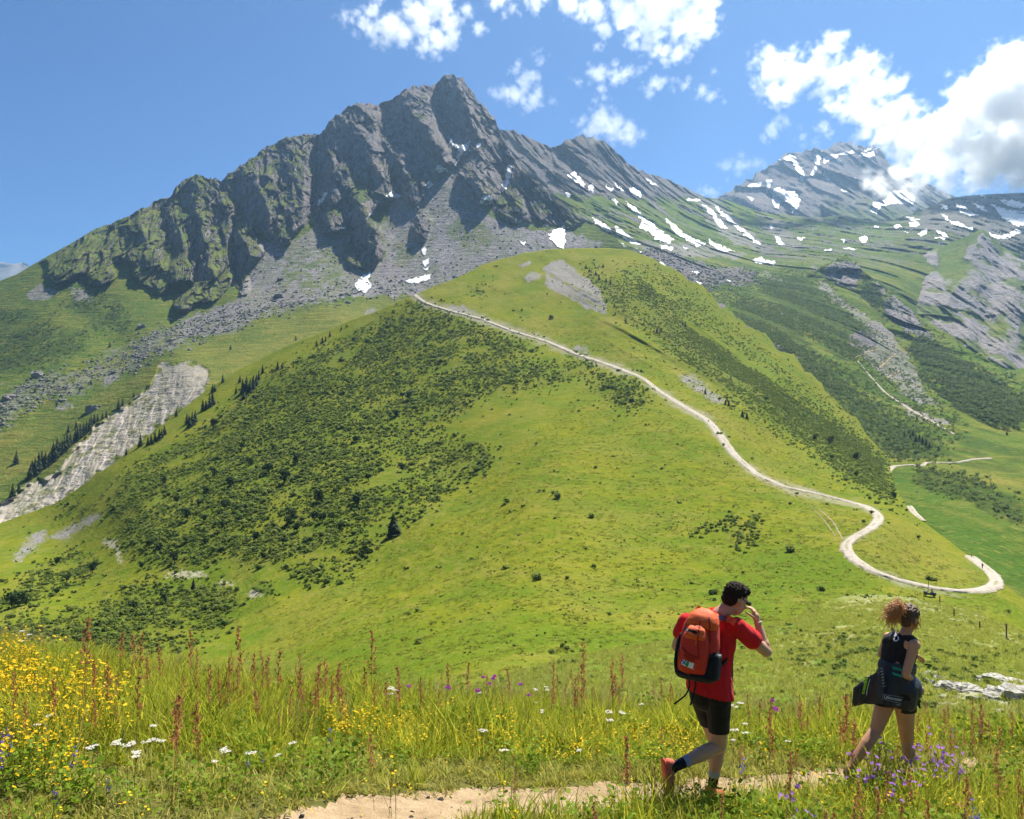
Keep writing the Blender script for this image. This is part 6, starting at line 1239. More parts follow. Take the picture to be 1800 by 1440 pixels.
shortsM = fuse('shorts', [capsule(belly, pelv + [0, 0, .03], .118, .122, flat=.85, side=back), capsule(pelv + [0, 0, .03] + rightv * .04, pelv + rightv * .04 - [0, 0, .04], .122, .115, flat=.88, side=back), capsule(pelv + [0, 0, .03] - rightv * .04, pelv - rightv * .04 - [0, 0, .04], .122, .115, flat=.88, side=back), capsule(hipR, hipR * .30 + knR * .70, .100, .080), capsule(hipL, hipL * .30 + knL * .70, .100, .080)], .007, BLACK, 6, noise=.002, nscale=.06, parent=man,
              cut=lambda co: (co[:, 2] < (hipR * .36 + knR * .64)[2] - .028))
# hair: short, brushed forward, standing off the skull in small tufts
hairs = [ellip(hq(0, -.030, .048), np.array([.086, .094, .083]), HA), ellip(hq(0, -.062, -.005), np.array([.074, .052, .068]), HA), ellip(hq(0, .028, .082), np.array([.066, .058, .040]), HA)]
hairM = fuse('hair', hairs, .006, HAIR_M, 1, noise=.010, nscale=.014, parent=man)
# sunglasses
gl = [capsule(hq(.012, .098, .012), hq(.058, .080, .010), .016, .017), capsule(hq(-.012, .098, .012), hq(-.058, .080, .010), .016, .017)]
DARKGL = flat('dark_lens', (.012, .012, .014), .12, .8, .1)
g = fuse('sunglasses', gl + [capsule(hq(.060, .078, .014), hq(.083, -.02, .016), .006, .004), capsule(hq(-.060, .078, .014), hq(-.083, -.02, .016), .006, .004), capsule(hq(-.012, .1, .016), hq(.012, .1, .016), .004, .004)], .004, DARKGL, 2, parent=man)
br = wrR * .94 + elR * .06; axf = (elR - wrR) / np.linalg.norm(elR - wrR); a1 = np.cross(axf, [0, 1, 0]); a1 /= np.linalg.norm(a1); a2 = np.cross(axf, a1); th = np.linspace(0, 6.2832, 22)
link('bracelet', mesh_np('bracelet', *tube([br + (a1 * math.cos(t) + a2 * math.sin(t)) * .031 for t in th], [.0045] * 22, 6), flat('pale_band', (.55, .48, .36), .6)), man)
def sock(kn, an, lo=.60, hi=1.0):
    p = kn * (1 - lo) + an * lo; q = an; d = (q - p) / np.linalg.norm(q - p)
    o = fuse('sock', [capsule(p + d * .03, q, .043, .040), capsule(q, q + d * .03, .040, .040)], .006, BLACK, 3, parent=man)
    pb = p + d * .052; link('band', fuse('band', [capsule(pb, pb + d * .024, .0455, .0450)], .005, GREYP, 2).data, o); bpy.data.objects.remove([x for x in C.objects if x.name.startswith('band') and x.parent is None][0])
sock(knR, anR, .62); sock(knL, anL, .55)
shoe(man, M_(1163, 1341, -.17), M_(1171, 1398, -.16), (.86, .30, .12), 1, ORANGE_S, CORAL, SHOEW)
GL = lambda p: np.array([p[0], p[1], float(gz(p[0], p[1])) - .012])
shoe(man, GL(M_(1240, 1398, .10)), GL(M_(1272, 1394, .30)), (0, 0, 1), 1, ORANGE_S, CORAL, SHOEW)

# ---- his backpack
pack = link('backpack', None); tag(pack, 'orange and red daypack with black mesh pockets on the back of the man', 'backpack')
pu = (neck - pelv); pu /= np.linalg.norm(pu); pr = rightv - pu * (rightv @ pu); pr /= np.linalg.norm(pr); pn = np.cross(pr, pu); pn = pn if pn @ back > 0 else -pn
PC = M_(1232, 1128, -.12)
def pk(x, y, z): z = z * .90 - .025; return PC + pr * x * (1 - .25 * max(0, z)) + pn * y + pu * z
POR, PRED, PDARK, PMESH = cloth('orange_ripstop', (.72, .10, .010), .55, spec=.3), cloth('red_orange_ripstop', (.55, .028, .010), .55, spec=.3), cloth('dark_red_ripstop', (.30, .018, .010), .6), cloth('black_pack_mesh', (.012, .012, .016), .7)
def loft(name, secs, mat, parent, m=28, power=3.2, noise=.004):
    """rounded-rectangle sections: (height, centre x, centre y, half width, half depth)"""
    th = np.linspace(0, 2 * np.pi, m, endpoint=False); c, s = np.cos(th), np.sin(th); e = 2 / power; X, Y = np.sign(c) * np.abs(c) ** e, np.sign(s) * np.abs(s) ** e; V = []
    hs_ = np.array(secs); tt = np.linspace(0, 1, 26); u = np.linspace(0, 1, len(secs)); S = np.stack([np.interp(tt, u, hs_[:, i]) for i in range(5)], -1)
    for _ in range(2): S[1:-1] = S[1:-1] * .5 + (S[:-2] + S[2:]) * .25
    for z, cx, cy_, w, d in S: V.append(np.stack([pk((cx + w * a) * .93, cy_ + d * b, z) for a, b in zip(X, Y)]))
    n = len(S); V = np.concatenate(V + [np.array([V[0].mean(0), V[-1].mean(0)])]); F = [[k * m + j, k * m + (j + 1) % m, (k + 1) * m + (j + 1) % m, (k + 1) * m + j] for k in range(n - 1) for j in range(m)] + [[n * m, (j + 1) % m, j] for j in range(m)] + [[n * m + 1, (n - 1) * m + j, (n - 1) * m + (j + 1) % m] for j in range(m)]
    V = V + np.stack([fbm(V[:, 0] / .05, V[:, 1] / .05, V[:, 2] / .09 + i * 7, 3) for i in range(3)], -1) * noise
    me = bpy.data.meshes.new(name); me.from_pydata(V.tolist(), [], F); me.materials.append(mat); me.polygons.foreach_set('use_smooth', np.ones(len(me.polygons), bool)); me.update(); return link(name, me, parent)
main = loft('main_compartment', [(-.265, 0, .03, .06, .03), (-.25, 0, .04, .13, .07), (-.12, 0, .05, .165, .10), (.05, 0, .05, .160, .10), (.19, 0, .04, .140, .085), (.27, 0, .03, .105, .06), (.30, 0, .02, .05, .03)], PRED, pack)
loft('top_lid', [(.155, .01, .065, .128, .078), (.20, .012, .065, .132, .080), (.25, .014, .055, .118, .07), (.285, .015, .045, .09, .05), (.31, .01, .035, .04, .02)], POR, pack)
pocket = loft('front_pocket', [(-.235, -.02, .12, .07, .03), (-.20, -.02, .14, .115, .05), (-.05, -.02, .155, .118, .055), (.08, -.02, .145, .105, .050), (.16, -.02, .12, .075, .035), (.18, -.02, .10, .03, .02)], PRED, pack)
loft('upper_pocket', [(.06, -.02, .175, .08, .02), (.09, -.02, .178, .088, .028), (.145, -.02, .155, .075, .03), (.175, -.02, .13, .05, .02)], POR, pack, noise=.005)
loft('mesh_pocket', [(-.27, .10, .05, .05, .07), (-.24, .115, .06, .075, .095), (-.12, .128, .06, .060, .098), (-.05, .135, .06, .045, .09), (-.02, .14, .06, .02, .07)], PMESH, pack)
loft('base_panel', [(-.285, 0, .05, .06, .03), (-.275, 0, .06, .14, .09), (-.235, -.005, .07, .160, .115), (-.20, -.01, .06, .162, .10)], PMESH, pack)
loft('side_panel', [(-.22, -.155, .05, .02, .06), (-.15, -.163, .05, .022, .08), (.02, -.158, .05, .02, .07), (.08, -.15, .05, .01, .05)], PMESH, pack)
bv = bvh_of([o for o in pack.children])
def strap(name, pts, w, mat, parent=pack, thick=.005):
    """webbing: a flat band swept through points, its face turned off the body"""
    p = np.array(pts, float); n = 22; u = np.linspace(0, 1, n); s = np.concatenate([[0], np.cumsum(np.linalg.norm(np.diff(p, axis=0), axis=1))]); s /= s[-1]; q = np.stack([np.interp(u, s, p[:, i]) for i in range(3)], -1)
    for _ in range(4): q[1:-1] = q[1:-1] * .5 + (q[:-2] + q[2:]) * .25
    T = np.gradient(q, axis=0); T /= np.linalg.norm(T, axis=1, keepdims=True); out = q - (chest + belly) / 2; out -= T * np.sum(out * T, 1)[:, None]; out /= np.linalg.norm(out, axis=1, keepdims=True); S = np.cross(T, out)
    V = np.stack([q - S * w / 2 - out * thick, q - S * w / 2 + out * thick, q + S * w / 2 + out * thick, q + S * w / 2 - out * thick], 1).reshape(-1, 3); F = [[k * 4 + j, k * 4 + (j + 1) % 4, k * 4 + 4 + (j + 1) % 4, k * 4 + 4 + j] for k in range(n - 1) for j in range(4)] + [[3, 2, 1, 0], [(n - 1) * 4 + j for j in range(4)]]
    return link(name, mesh_np(name, V, np.array(F), mat, smooth=False), parent)
WEB = cloth('grey_blue_webbing', (.10, .12, .17), .7, 900, .5)
tS = shR * .5 + neck * .5
bsh = bvh_of([shirtM])
for pts, w in (([(1246, 1090), (1258, 1086.5), (1270, 1085.5), (1284, 1089), (1293, 1095)], [16, 15, 14, 12, 11]), ([(1220, 1086), (1223, 1079), (1228, 1072), (1232, 1068)], [12, 12, 11, 10])):
    s1 = decal('shoulder_strap', *strip2d(pts, w, 30), bsh, POR, pack, .012)
    mid = np.array(pts[1:-1] if len(pts) > 4 else pts[1:], float); decal('webbing', *strip2d(mid, [x * .55 for x in w[1:len(mid) + 1]], 24), bsh, WEB, s1, .018)
strap('side_strap', [M_(1292, 1140, -.02), M_(1278, 1158, -.12), M_(1262, 1178, -.16), pk(.12, .08, -.24)], .020, PMESH); strap('chest_strap', [M_(1288.5, 1136, -.06), M_(1287.5, 1165, -.06), M_(1287, 1200, -.05)], .022, PMESH)
cs = strap('compression_strap', [pk(.10, .165, -.055), pk(.145, .13, -.05), pk(.172, .06, -.045)], .030, PMESH); strap('buckle', [pk(.150, .128, -.048), pk(.168, .095, -.046)], .026, flat('grey_plastic', (.22, .22, .24), .4), cs, .012)
strap('dangling_strap', [pk(-.05, .07, -.27), M_(1213, 1205, -.20), M_(1206, 1222, -.20), M_(1190, 1234, -.19), M_(1185, 1238, -.19)], .011, PMESH, thick=.003)
strap('dangling_strap', [pk(.0, .06, -.28), M_(1223, 1205, -.19), M_(1219, 1222, -.19), M_(1214, 1240, -.19)], .013, PMESH, thick=.003)
for nm, pts, w, mt in (('zip', [(1203, 1106), (1214, 1109), (1225, 1113)], 4.5, PMESH), ('zip', [(1196, 1112), (1193, 1135), (1192, 1160)], 3, PMESH), ('seam', [(1231, 1092), (1228, 1110), (1226, 1130), (1228, 1160)], 2.2, PDARK), ('seam', [(1199, 1138), (1206, 1147), (1216, 1154), (1228, 1158)], 4.5, PDARK), ('seam', [(1203, 1150), (1213, 1158), (1222, 1160)], 6, PDARK),
                       ('zip', [(1246, 1085), (1248, 1105), (1248, 1130)], 2.5, PDARK), ('emblem', [(1218, 1124), (1223, 1123), (1224, 1128), (1222, 1134)], 3.2, POR), ('zip_pull', [(1205, 1105), (1209, 1108)], 3.4, GREYP), ('piping', [(1196, 1158), (1194, 1170), (1200, 1180), (1212, 1186)], 1.6, POR)):
    decal(nm, *strip2d(pts, w), bv, mt, pack, .005)
patch = decal('patch', *grid2d((1200, 1159), (1224, 1168), (1221, 1178), (1197, 1168)), bv, WHITEP, pack, .006)
if patch:
    BLUEP, REDP, GREENF = cloth('blue_print', (.03, .08, .45)), cloth('red_print', (.55, .03, .03)), cloth('green_print', (.02, .30, .06))
    for pts, w, mt in (([(1199, 1160), (1206, 1169)], 2.0, BLUEP), ([(1206, 1161.5), (1199, 1168)], 2.0, BLUEP), ([(1209.5, 1162.8), (1207, 1171.8)], 4.6, GREENF), ([(1222, 1167.5), (1219.4, 1177)], 3.6, REDP)): decal('patch_print', *strip2d(pts, w, 10), bv, mt, patch, .008)
# ---- the woman ahead of him
YW = 7.55
def W_(px, py, dy=0.0): return ray(px, py, YW + dy).ravel()
wom = link('person', None); tag(wom, 'woman with curly auburn ponytail in black sleeveless top and shorts, jacket at waist', 'person')
rw = np.array([.88, -.47, 0]); bw = np.array([-.47, -.88, 0])
neckw, chw, waist, pelw = W_(1589, 1118, .02), W_(1582, 1142, .02), W_(1577, 1172, .0), W_(1577, 1208, .0)
sR, sL, eR, eL, wR, wL = W_(1607, 1133, -.10), W_(1561, 1120, .10), W_(1592, 1186, -.14), W_(1550, 1150, .12), W_(1616, 1210, -.02), W_(1604, 1151, .30)
hR, hL, kR, kL, aR, aL = W_(1589, 1216, -.06), W_(1563, 1216, .06), W_(1594, 1300, .10), W_(1540, 1284, .02), W_(1602, 1358, .06), W_(1494, 1350, -.10)
hs, wq, WA = headset(W_(1598, 1086, .03), (.76, .60, -.20), (.22, .10, 1.0), .98)
body = hs + [capsule(neckw, W_(1596, 1104, .03), .050, .048), capsule(sL * .74 + sR * .26 - [0, 0, .02], sR * .74 + sL * .26 - [0, 0, .02], .062, .062, flat=.85, side=bw), capsule(chw + rw * .04, waist + rw * .035, .092, .085), capsule(chw - rw * .04, waist - rw * .035, .092, .085), capsule(waist, pelw, .105, .125),
    capsule(pelw + rw * .045, pelw - rw * .045, .118, .118), capsule(sR, eR, .045, .036), capsule(sL, eL, .043, .036), capsule(eR, wR, .037, .024), capsule(eL, wL, .036, .024), ellip(sR + [0, 0, -.005], (.052, .050, .050)), ellip(eR * .8 + wR * .2, (.037, .037, .04)),
    capsule(hR, kR, .098, .058), capsule(hL, kL, .096, .056), capsule(kR, kR * .62 + aR * .38, .054, .057), capsule(kR * .62 + aR * .38, aR, .057, .031), capsule(kL, kL * .62 + aL * .38, .054, .057), capsule(kL * .62 + aL * .38, aL, .057, .031), capsule(aL, aL + [-.02, 0, -.05], .034, .034), capsule(aR, aR + [.0, 0, -.05], .034, .034)]
body += hand(wR, W_(1626, 1216, .06) - wR, (-.5, .5, -.3), .4, 1.6, .92, -1) + hand(wL, W_(1628, 1160, .33) - wL, (-.1, -.3, -1), .5, .7, .9, 1)
bodyW = fuse('body', body, .0058, SKIN_W, 5, parent=wom)
tank = [capsule(chw + rw * .045, waist + rw * .042, .100, .096), capsule(chw - rw * .045, waist - rw * .042, .100, .096), capsule(waist + rw * .04, pelw + rw * .045, .096, .108), capsule(waist - rw * .04, pelw - rw * .045, .096, .108), capsule(neckw - [0, 0, .045] - rw * .055, sL * .62 + neckw * .38 - [0, 0, .012], .064, .056, flat=.95, side=bw), capsule(neckw - [0, 0, .05] + rw * .055, sR * .60 + neckw * .40 - [0, 0, .012], .064, .054, flat=.95, side=bw), capsule(chw + [0, 0, .05] - rw * .055, chw + [0, 0, .05] + rw * .055, .090, .090)]
tankW = fuse('tank_top', tank, .007, TANKC, 5, parent=wom, fold=lambda co: .005 * ridged((co[:, 0] - .35 * co[:, 2]) / .05, co[:, 2] / .3, co[:, 1] / .1, 2))
shortsW = fuse('shorts', [capsule(pelw + rw * .05 + [0, 0, .04], pelw - rw * .05 + [0, 0, .04], .122, .122), capsule(pelw + rw * .05, pelw - rw * .05, .126, .126), capsule(hR, hR * .62 + kR * .38, .112, .098), capsule(hL, hL * .66 + kL * .34, .110, .098)], .007, BLACK, 6, noise=.002, nscale=.07, parent=wom,
               cut=lambda co: co[:, 2] < np.where(co[:, 0] > (hR[0] + hL[0]) / 2, W_(1588, 1249)[2], W_(1550, 1241)[2]))
# hair: dark crown, curly auburn ponytail thrown to the left
crown = [ellip(wq(0, -.022, .042), np.array([.086, .096, .084]), WA), ellip(wq(0, -.055, -.005), np.array([.076, .058, .078]), WA), ellip(wq(0, .03, .075), np.array([.064, .050, .036]), WA)]
HAIR_WD = flat('dark_auburn_hair', (.10, .045, .022), .42, .5, .6, 60, .006, 240)
hw = fuse('hair', crown, .006, HAIR_WD, 2, noise=.010, nscale=.022, parent=wom)
root_ = W_(1585, 1072, -.07); curls = []
rs = np.random.default_rng(3)
for i in range(460):
    tgt = W_(1569 + rs.normal() * 9, 1080 + rs.normal() * 11, -.07 + rs.normal() * .04); st = root_ + rs.normal(size=3) * .016; L = 18; q = []
    ph = rs.random() * 6.28; am = .005 + .006 * rs.random(); end = tgt + np.array([-.012, 0, -.03]) * rs.random(); fr = 12 + 9 * rs.random()
    for k in range(L):
        f = k / (L - 1); mid = st * (1 - f) + end * f + np.array([-.006, -.01, .040]) * math.sin(math.pi * f); q.append(mid + np.array([math.cos(ph + fr * f), .7 * math.sin(ph + fr * f), math.sin(ph + fr * f)]) * am * (.5 + .6 * f))
    curls.append(tube(q, np.linspace(.0032, .0014, L), 4))
link('ponytail', mesh_np('ponytail', *joinvf(curls), HAIR_W), hw)
strands = []
for i in range(26):
    a = wq(.05 + .03 * rs.random(), -.02 + .05 * rs.normal() * .5, .02 * rs.normal()); e = a + np.array([.015 * rs.normal(), 0, -.05 - .05 * rs.random()]); strands.append(tube([a, (a + e) / 2 + rs.normal(size=3) * .012, e + rs.normal(size=3) * .01], [.0035, .003, .001], 4))
link('loose_strands', mesh_np('loose_strands', *joinvf(strands), HAIR_W), hw)
SHOED = cloth('dark_shoe_mesh', (.05, .04, .05))
shoe(wom, W_(1486, 1362, -.12), W_(1498, 1388, .0), (.7, .5, .4), 1, SHOED, SHOED, GREYP); shoe(wom, W_(1594, 1378, .02), W_(1620, 1378, .22), (0, 0, 1), 1, SHOED, SHOED, GREYP)
bt = bvh_of([tankW, shortsW])
for nm, pts, w, mt in (('shoulder_print', [(1568, 1104), (1572, 1113), (1575, 1119)], 5, GREYP), ('chest_emblem', [(1572, 1121), (1571, 1126), (1576, 1127), (1580, 1123), (1578, 1119)], 2.0, WHITEP)): decal(nm, *strip2d(pts, w), bt, mt, tankW)
# jacket tied round her waist
jk = link('jacket', None); tag(jk, 'dark jacket with neon green zip tied round the waist of the woman', 'jacket')
def folds_j(co): return .006 * ridged((co[:, 0] + .4 * co[:, 2]) / .06, co[:, 2] / .2, co[:, 1] / .12, 3)
jb = [capsule(waist + rw * .045 + [0, 0, .0], waist - rw * .045 + [0, 0, .0], .112, .112), capsule(pelw + rw * .055, pelw - rw * .055, .146, .148), capsule(W_(1583, 1190, -.03), W_(1586, 1228, -.03), .120, .126), capsule(W_(1566, 1188, .0), W_(1560, 1224, -.01), .118, .135)]
jcut = lambda co: (co[:, 2] > waist[2] + .052 - .12 * (co[:, 0] - waist[0])) | (co[:, 2] < W_(1573, 1239)[2] - .22 * (co[:, 0] - W_(1573, 1239)[0]) + .02 * fbm(co[:, 0] / .1, co[:, 1] / .1, 3, 2))
jm = fuse('back_panel', jb, .007, NAVY, 6, fold=lambda co: .006 * ridged((co[:, 0] + .25 * co[:, 2]) / .09, co[:, 2] / .4, co[:, 1] / .2, 2), cut=jcut, parent=jk)
def drape(name, a, b, c, d, depth, thick, mat, fold):
    """a hanging fold of cloth with real thickness: four corners by photo point, its face bulging and creased"""
    nu, nv = 34, 30; V2, F = grid2d(a, b, c, d, nu, nv); u = np.tile(np.linspace(0, 1, nu), nv); v = np.repeat(np.linspace(0, 1, nv), nu)
    bul = np.sin(np.pi * np.clip(u * .9 + .05, 0, 1)) ** .6 * np.sin(np.pi * np.clip(v * .86 + .12, 0, 1)) ** .6
    cr = fold * (ridged(u * 2.2 + v * .8, v * 1.1, 2.0, 2) + .4 * fbm(u * 6, v * 6, 5, 2))
    fr = ray(V2[:, 0], V2[:, 1], YW + depth(u, v) - thick * bul - cr * (.3 + .7 * bul)); bk = ray(V2[:, 0], V2[:, 1], YW + depth(u, v) + thick * .6 * bul + .006)
    n = len(fr); bd = [j for j in range(nu)] + [j * nu + nu - 1 for j in range(1, nv)] + [(nv - 1) * nu + j for j in range(nu - 2, -1, -1)] + [j * nu for j in range(nv - 2, 0, -1)]
    FF = F + [[n + i for i in f[::-1]] for f in F] + [[bd[i], bd[(i + 1) % len(bd)], n + bd[(i + 1) % len(bd)], n + bd[i]] for i in range(len(bd))]
    return link(name, mesh_np(name, np.concatenate([fr, bk]), np.array(FF), mat), jk)
hd = drape('hood', (1556, 1172), (1527, 1190), (1523, 1238), (1552, 1238), lambda u, v: -.13 - .03 * u, .05, cloth('brown_grey_lining', (.060, .050, .055)), .016)
sl = drape('sleeve', (1531, 1186), (1500, 1210), (1497, 1243), (1526, 1236), lambda u, v: -.15 + .03 * u, .045, NAVY, .020)
fl = fuse('sleeve', [capsule(W_(1604, 1222, -.06), W_(1612, 1232, -.05), .030, .034, flat=.5, side=bw), capsule(W_(1612, 1230, -.05), W_(1617, 1244, -.05), .028, .012, flat=.5, side=bw)], .006, NAVY, 3, noise=.004, nscale=.04, parent=jk)
bj = bvh_of([jm, sl, hd, fl, tankW, shortsW])
for nm, pts, w, mt, pa in (('zip', [(1524, 1190), (1521, 1203), (1517, 1220)], 4.2, GREENP, sl), ('zip_flap', [(1529, 1194), (1525, 1208), (1523, 1222)], 1.4, WHITEP, sl), ('piping', [(1497, 1216), (1496, 1230), (1500, 1242)], 1.5, GREENP, sl), ('piping', [(1500, 1210), (1514, 1196), (1532, 1186)], 1.0, GREYP, sl), ('piping', [(1620, 1222), (1621, 1232), (1619, 1240)], 1.4, GREENP, fl)):
    decal(nm, *strip2d(pts, w), bj, mt, pa, .006)
for i in range(7): decal('stripe', *strip2d([(1547 + .8 * i, 1176 + 5.2 * i), (1551 + .9 * i, 1174 + 5.2 * i)], 2.0, 8), bj, GREYP, jm, .006)
for i in range(5): decal('lettering', *strip2d([(1569 + 3.4 * i, 1171.5 + .8 * i), (1571 + 3.4 * i, 1177 + .8 * i)], 1.5, 8), bj, TEALP, jm, .006); decal('lettering', *strip2d([(1569 + 3.2 * i, 1181.5 + 1.1 * i), (1571.4 + 3.2 * i, 1186.5 + 1.1 * i)], 2.0, 8), bj, TEALP, jm, .006)
# shorts lettering
V, F = text2d('bioracer', 1573, 1228.5, 7.6, .17, .05, .012); decal('lettering', V, F, bj, WHITEP, jm, .005)
for pts in ([(1552, 1220), (1588, 1226.5)], [(1552, 1220), (1552, 1229)], [(1552, 1229), (1585, 1237)]): decal('print_frame', *strip2d(pts, .8, 14), bj, GREYP, jm, .005)
decal('print_emblem', *strip2d([(1556, 1222), (1554.5, 1225), (1556, 1228.5), (1559, 1227.5), (1559.5, 1223.5)], 1.3, 16), bj, WHITEP, jm, .005)
decal('lettering', *strip2d([(1576, 1238.5), (1583, 1240)], 1.6, 8), bj, GREYP, jm, .005)
# ---------------------------------------------------------------- small things on the slopes
WROCK = NT('white_limestone')
def _wr():
    t = WROCK; co = t.coords('Generated'); n = t.noise(co, 5, 6, .65); n2 = t.noise(co, 14, 4); c = t.mix(t.mr(n, .35, .65), (.26, .24, .22), (.54, .51, .48)); c = t.mix(t.mr(n2, .48, .62, 0, .9), c, (.13, .15, .05)); return t.done(t.bsdf(c, .9, t.bump(n, .12), .15))
_wr()
def outcrop(px, py, wpx, hpx, label, seed, flatz=.55, depth=.8):
    P = samp('grassy_knoll', np.array([px]), np.array([py]))[0]; w = wpx * P[1] / FPX / 2; h = hpx * P[1] / FPX
    me = rock_mesh('limestone_outcrop', 4, seed, WROCK.m, 1.0); co = np.empty(len(me.vertices) * 3, np.float32); me.vertices.foreach_get('co', co); co = co.reshape(-1, 3)
    co = co * (1 + .26 * ridged(co[:, 0] * 3 + seed, co[:, 1] * 3, co[:, 2] * 4, 3))[:, None]; me.vertices.foreach_set('co', co.ravel().astype(np.float32)); me.update()
    tag(link('limestone_outcrop', me, loc=P - np.array([0, 0, h * .25]), rot=(0, 0, seed), scale=(w, w * depth, h * .8)), label, 'rock', 'limestone outcrops on the knoll')
for a in ((1683, 1216, 62, 20, 'broad white limestone hump on the knoll just right of the woman', 3), (1757, 1199, 74, 13, 'long flat white limestone ledge, farthest up on the knoll', 5), (1785, 1228, 80, 24, 'big white limestone block cut by the right edge of the view', 9), (1640, 1186, 34, 6, 'thin pale limestone strip beside the raised elbow of the woman', 12), (1650, 1196, 22, 11, 'small pale rubble stone beside the hand of the woman', 14), (1630, 1202, 26, 12, 'small grey rubble stone behind the hand of the woman', 17), (1722, 1232, 18, 10, 'small white stone between the two large limestone blocks', 21)): outcrop(*a)
P, N = spots('grassy_knoll', 900, mask([[(1600, 1150), (1760, 1150), (1760, 1200), (1600, 1215)], [(1380, 1120), (1560, 1110), (1560, 1190), (1380, 1190)]], 8) * 1.0 + .15)
scatter('knoll_plants', P, .10 + .30 * rng.random(len(P)) ** 2, SHRUBS, label='low leafy plants dotted over the knoll')
T_KN = [source('tuft', mesh_np('tuft', *blades(40, .15, .45, .012, .6, .6, .22), gmat('knoll_grass', (.24, .29, .030), (.42, .42, .070), .55, .6, (.52, .50, .20)), smooth=False)) for _ in range(4)]
P, N = spots('grassy_knoll', 26000, mask([[(700, 1100), (2000, 1040), (2000, 1300), (700, 1300)]], 4)); nz = fbm(P[:, 0] / 2.5, P[:, 1] / 3.5, 4, 3)
P = P[nz + .6 * rng.random(len(P)) > .1]
scatter('knoll_grass', P, .35 + .6 * rng.random(len(P)), T_KN, lean=.2, label='coarse grass tufts covering the knoll')
WOOD = flat('grey_wood', (.16, .125, .095), .9, .1, .3, 8)
def post(Ln, px, py, hpx, label):
    P = samp(Ln, np.array([px]), np.array([py]))[0]; h = hpx * P[1] / FPX
    V, F = tube([(0, 0, -.25 * h), (.01, 0, .5 * h), (0, .01, .96 * h), (0, .01, h)], [.075, .07, .066, .030], 8); e = link('marker_post', None, loc=P); tag(e, label, 'post', 'marker posts'); link('shaft', mesh_np('shaft', V, F, WOOD), e)
    V, F = tube([(0, 0, .78 * h), (0, 0, .90 * h)], [.082, .082], 8); link('painted_band', mesh_np('painted_band', V, F, flat('faded_red_paint', (.30, .10, .07), .8)), e)
post('grassy_knoll', 1769, 1122, 26, 'tallest wooden marker post on the knoll near the right edge'); post('grassy_knoll', 1722, 1107, 15, 'thin wooden post on the knoll above the limestone'); post('grassy_knoll', 1677, 1085, 15, 'thin wooden post on the knoll below the parked buggy'); post('grassy_knoll', 1652, 1060, 13, 'short wooden post on the crest of the knoll beside the parked buggy')
post('green_ridge', 1632, 1034, 14, 'thin pole at the inner edge of the track behind the buggy'); post('green_ridge', 1708, 982, 9, 'short pole where the track disappears over the spine')
# the small dark buggy parked under the track
def buggy():
    P = samp('green_ridge', np.array([1634.]), np.array([1049.]))[0]; e = link('buggy', None, loc=P + np.array([0, 0, .25]), rot=(R(4), R(-6), R(158)), scale=1.0); tag(e, 'small black open buggy parked in the grass just below the track', 'buggy')
    BK, GR, GLS, TY = flat('black_bodywork', (.018, .018, .022), .35, .5), flat('grey_seat', (.25, .25, .27), .7), flat('tinted_screen', (.20, .24, .27), .15, .6), flat('tyre_rubber', (.02, .02, .02), .9)
    def box(nm, x0, x1, y0, y1, z0, z1, mt, tx=0.0, tz=0.0, par=e):
        V = np.array([[x, y, z] for z in (z0, z1) for y in (y0, y1) for x in (x0, x1)], float); top = V[:, 2] > (z0 + z1) / 2; V[top, 0] = V[top, 0] * (1 - tx) + (x0 + x1) / 2 * tx; V[top, 1] *= (1 - tz)
        me = mesh_np(nm, V, np.array([[0, 2, 3, 1], [4, 5, 7, 6], [0, 1, 5, 4], [2, 6, 7, 3], [0, 4, 6, 2], [1, 3, 7, 5]]), mt, smooth=False); bm = bmesh.new(); bm.from_mesh(me); bmesh.ops.bevel(bm, geom=bm.edges[:], offset=.05, segments=2, affect='EDGES'); bm.to_mesh(me); bm.free(); return link(nm, me, par)
    box('chassis', -1.25, 1.25, -.6, .6, .22, .55, BK); box('bonnet', .55, 1.35, -.62, .62, .5, .88, BK, .25, .15); box('cargo_bed', -1.3, -.55, -.62, .62, .5, .85, BK, .05, 0); box('seat', -.5, -.1, -.55, .55, .5, 1.05, GR, .2, .05); box('windscreen', .42, .5, -.52, .52, .88, 1.45, GLS, 0, .1); box('roof', -.55, .5, -.58, .58, 1.58, 1.66, BK, .05, .05)
    for x in (-.5, .46):
        for y in (-.55, .55): link('roof_pillar', mesh_np('roof_pillar', *tube([(x, y, .6), (x * .96, y * .98, 1.6)], [.035, .035], 6), BK), e)
    for x in (-.85, .9):
        for y in (-.68, .68):
            w = link('wheel', None, e, loc=(x, y, .32)); th = np.linspace(0, 2 * np.pi, 19); tp = [(math.cos(t) * .23, 0, math.sin(t) * .23) for t in th]
            link('tyre', mesh_np('tyre', *tube(tp, [.11] * 19, 8), TY), w); link('rim', mesh_np('rim', *tube([(0, -.06, 0), (0, -.03, 0), (0, .03, 0), (0, .06, 0)], [.02, .14, .14, .02], 10), GR), w)
    for y in (-.4, .4): link('headlight', mesh_np('headlight', *ellip((1.34, y, .74), (.04, .1, .07)) if False else tube([(1.30, y, .72), (1.38, y, .72)], [.09, .06], 8), WHITEP), e)
buggy()
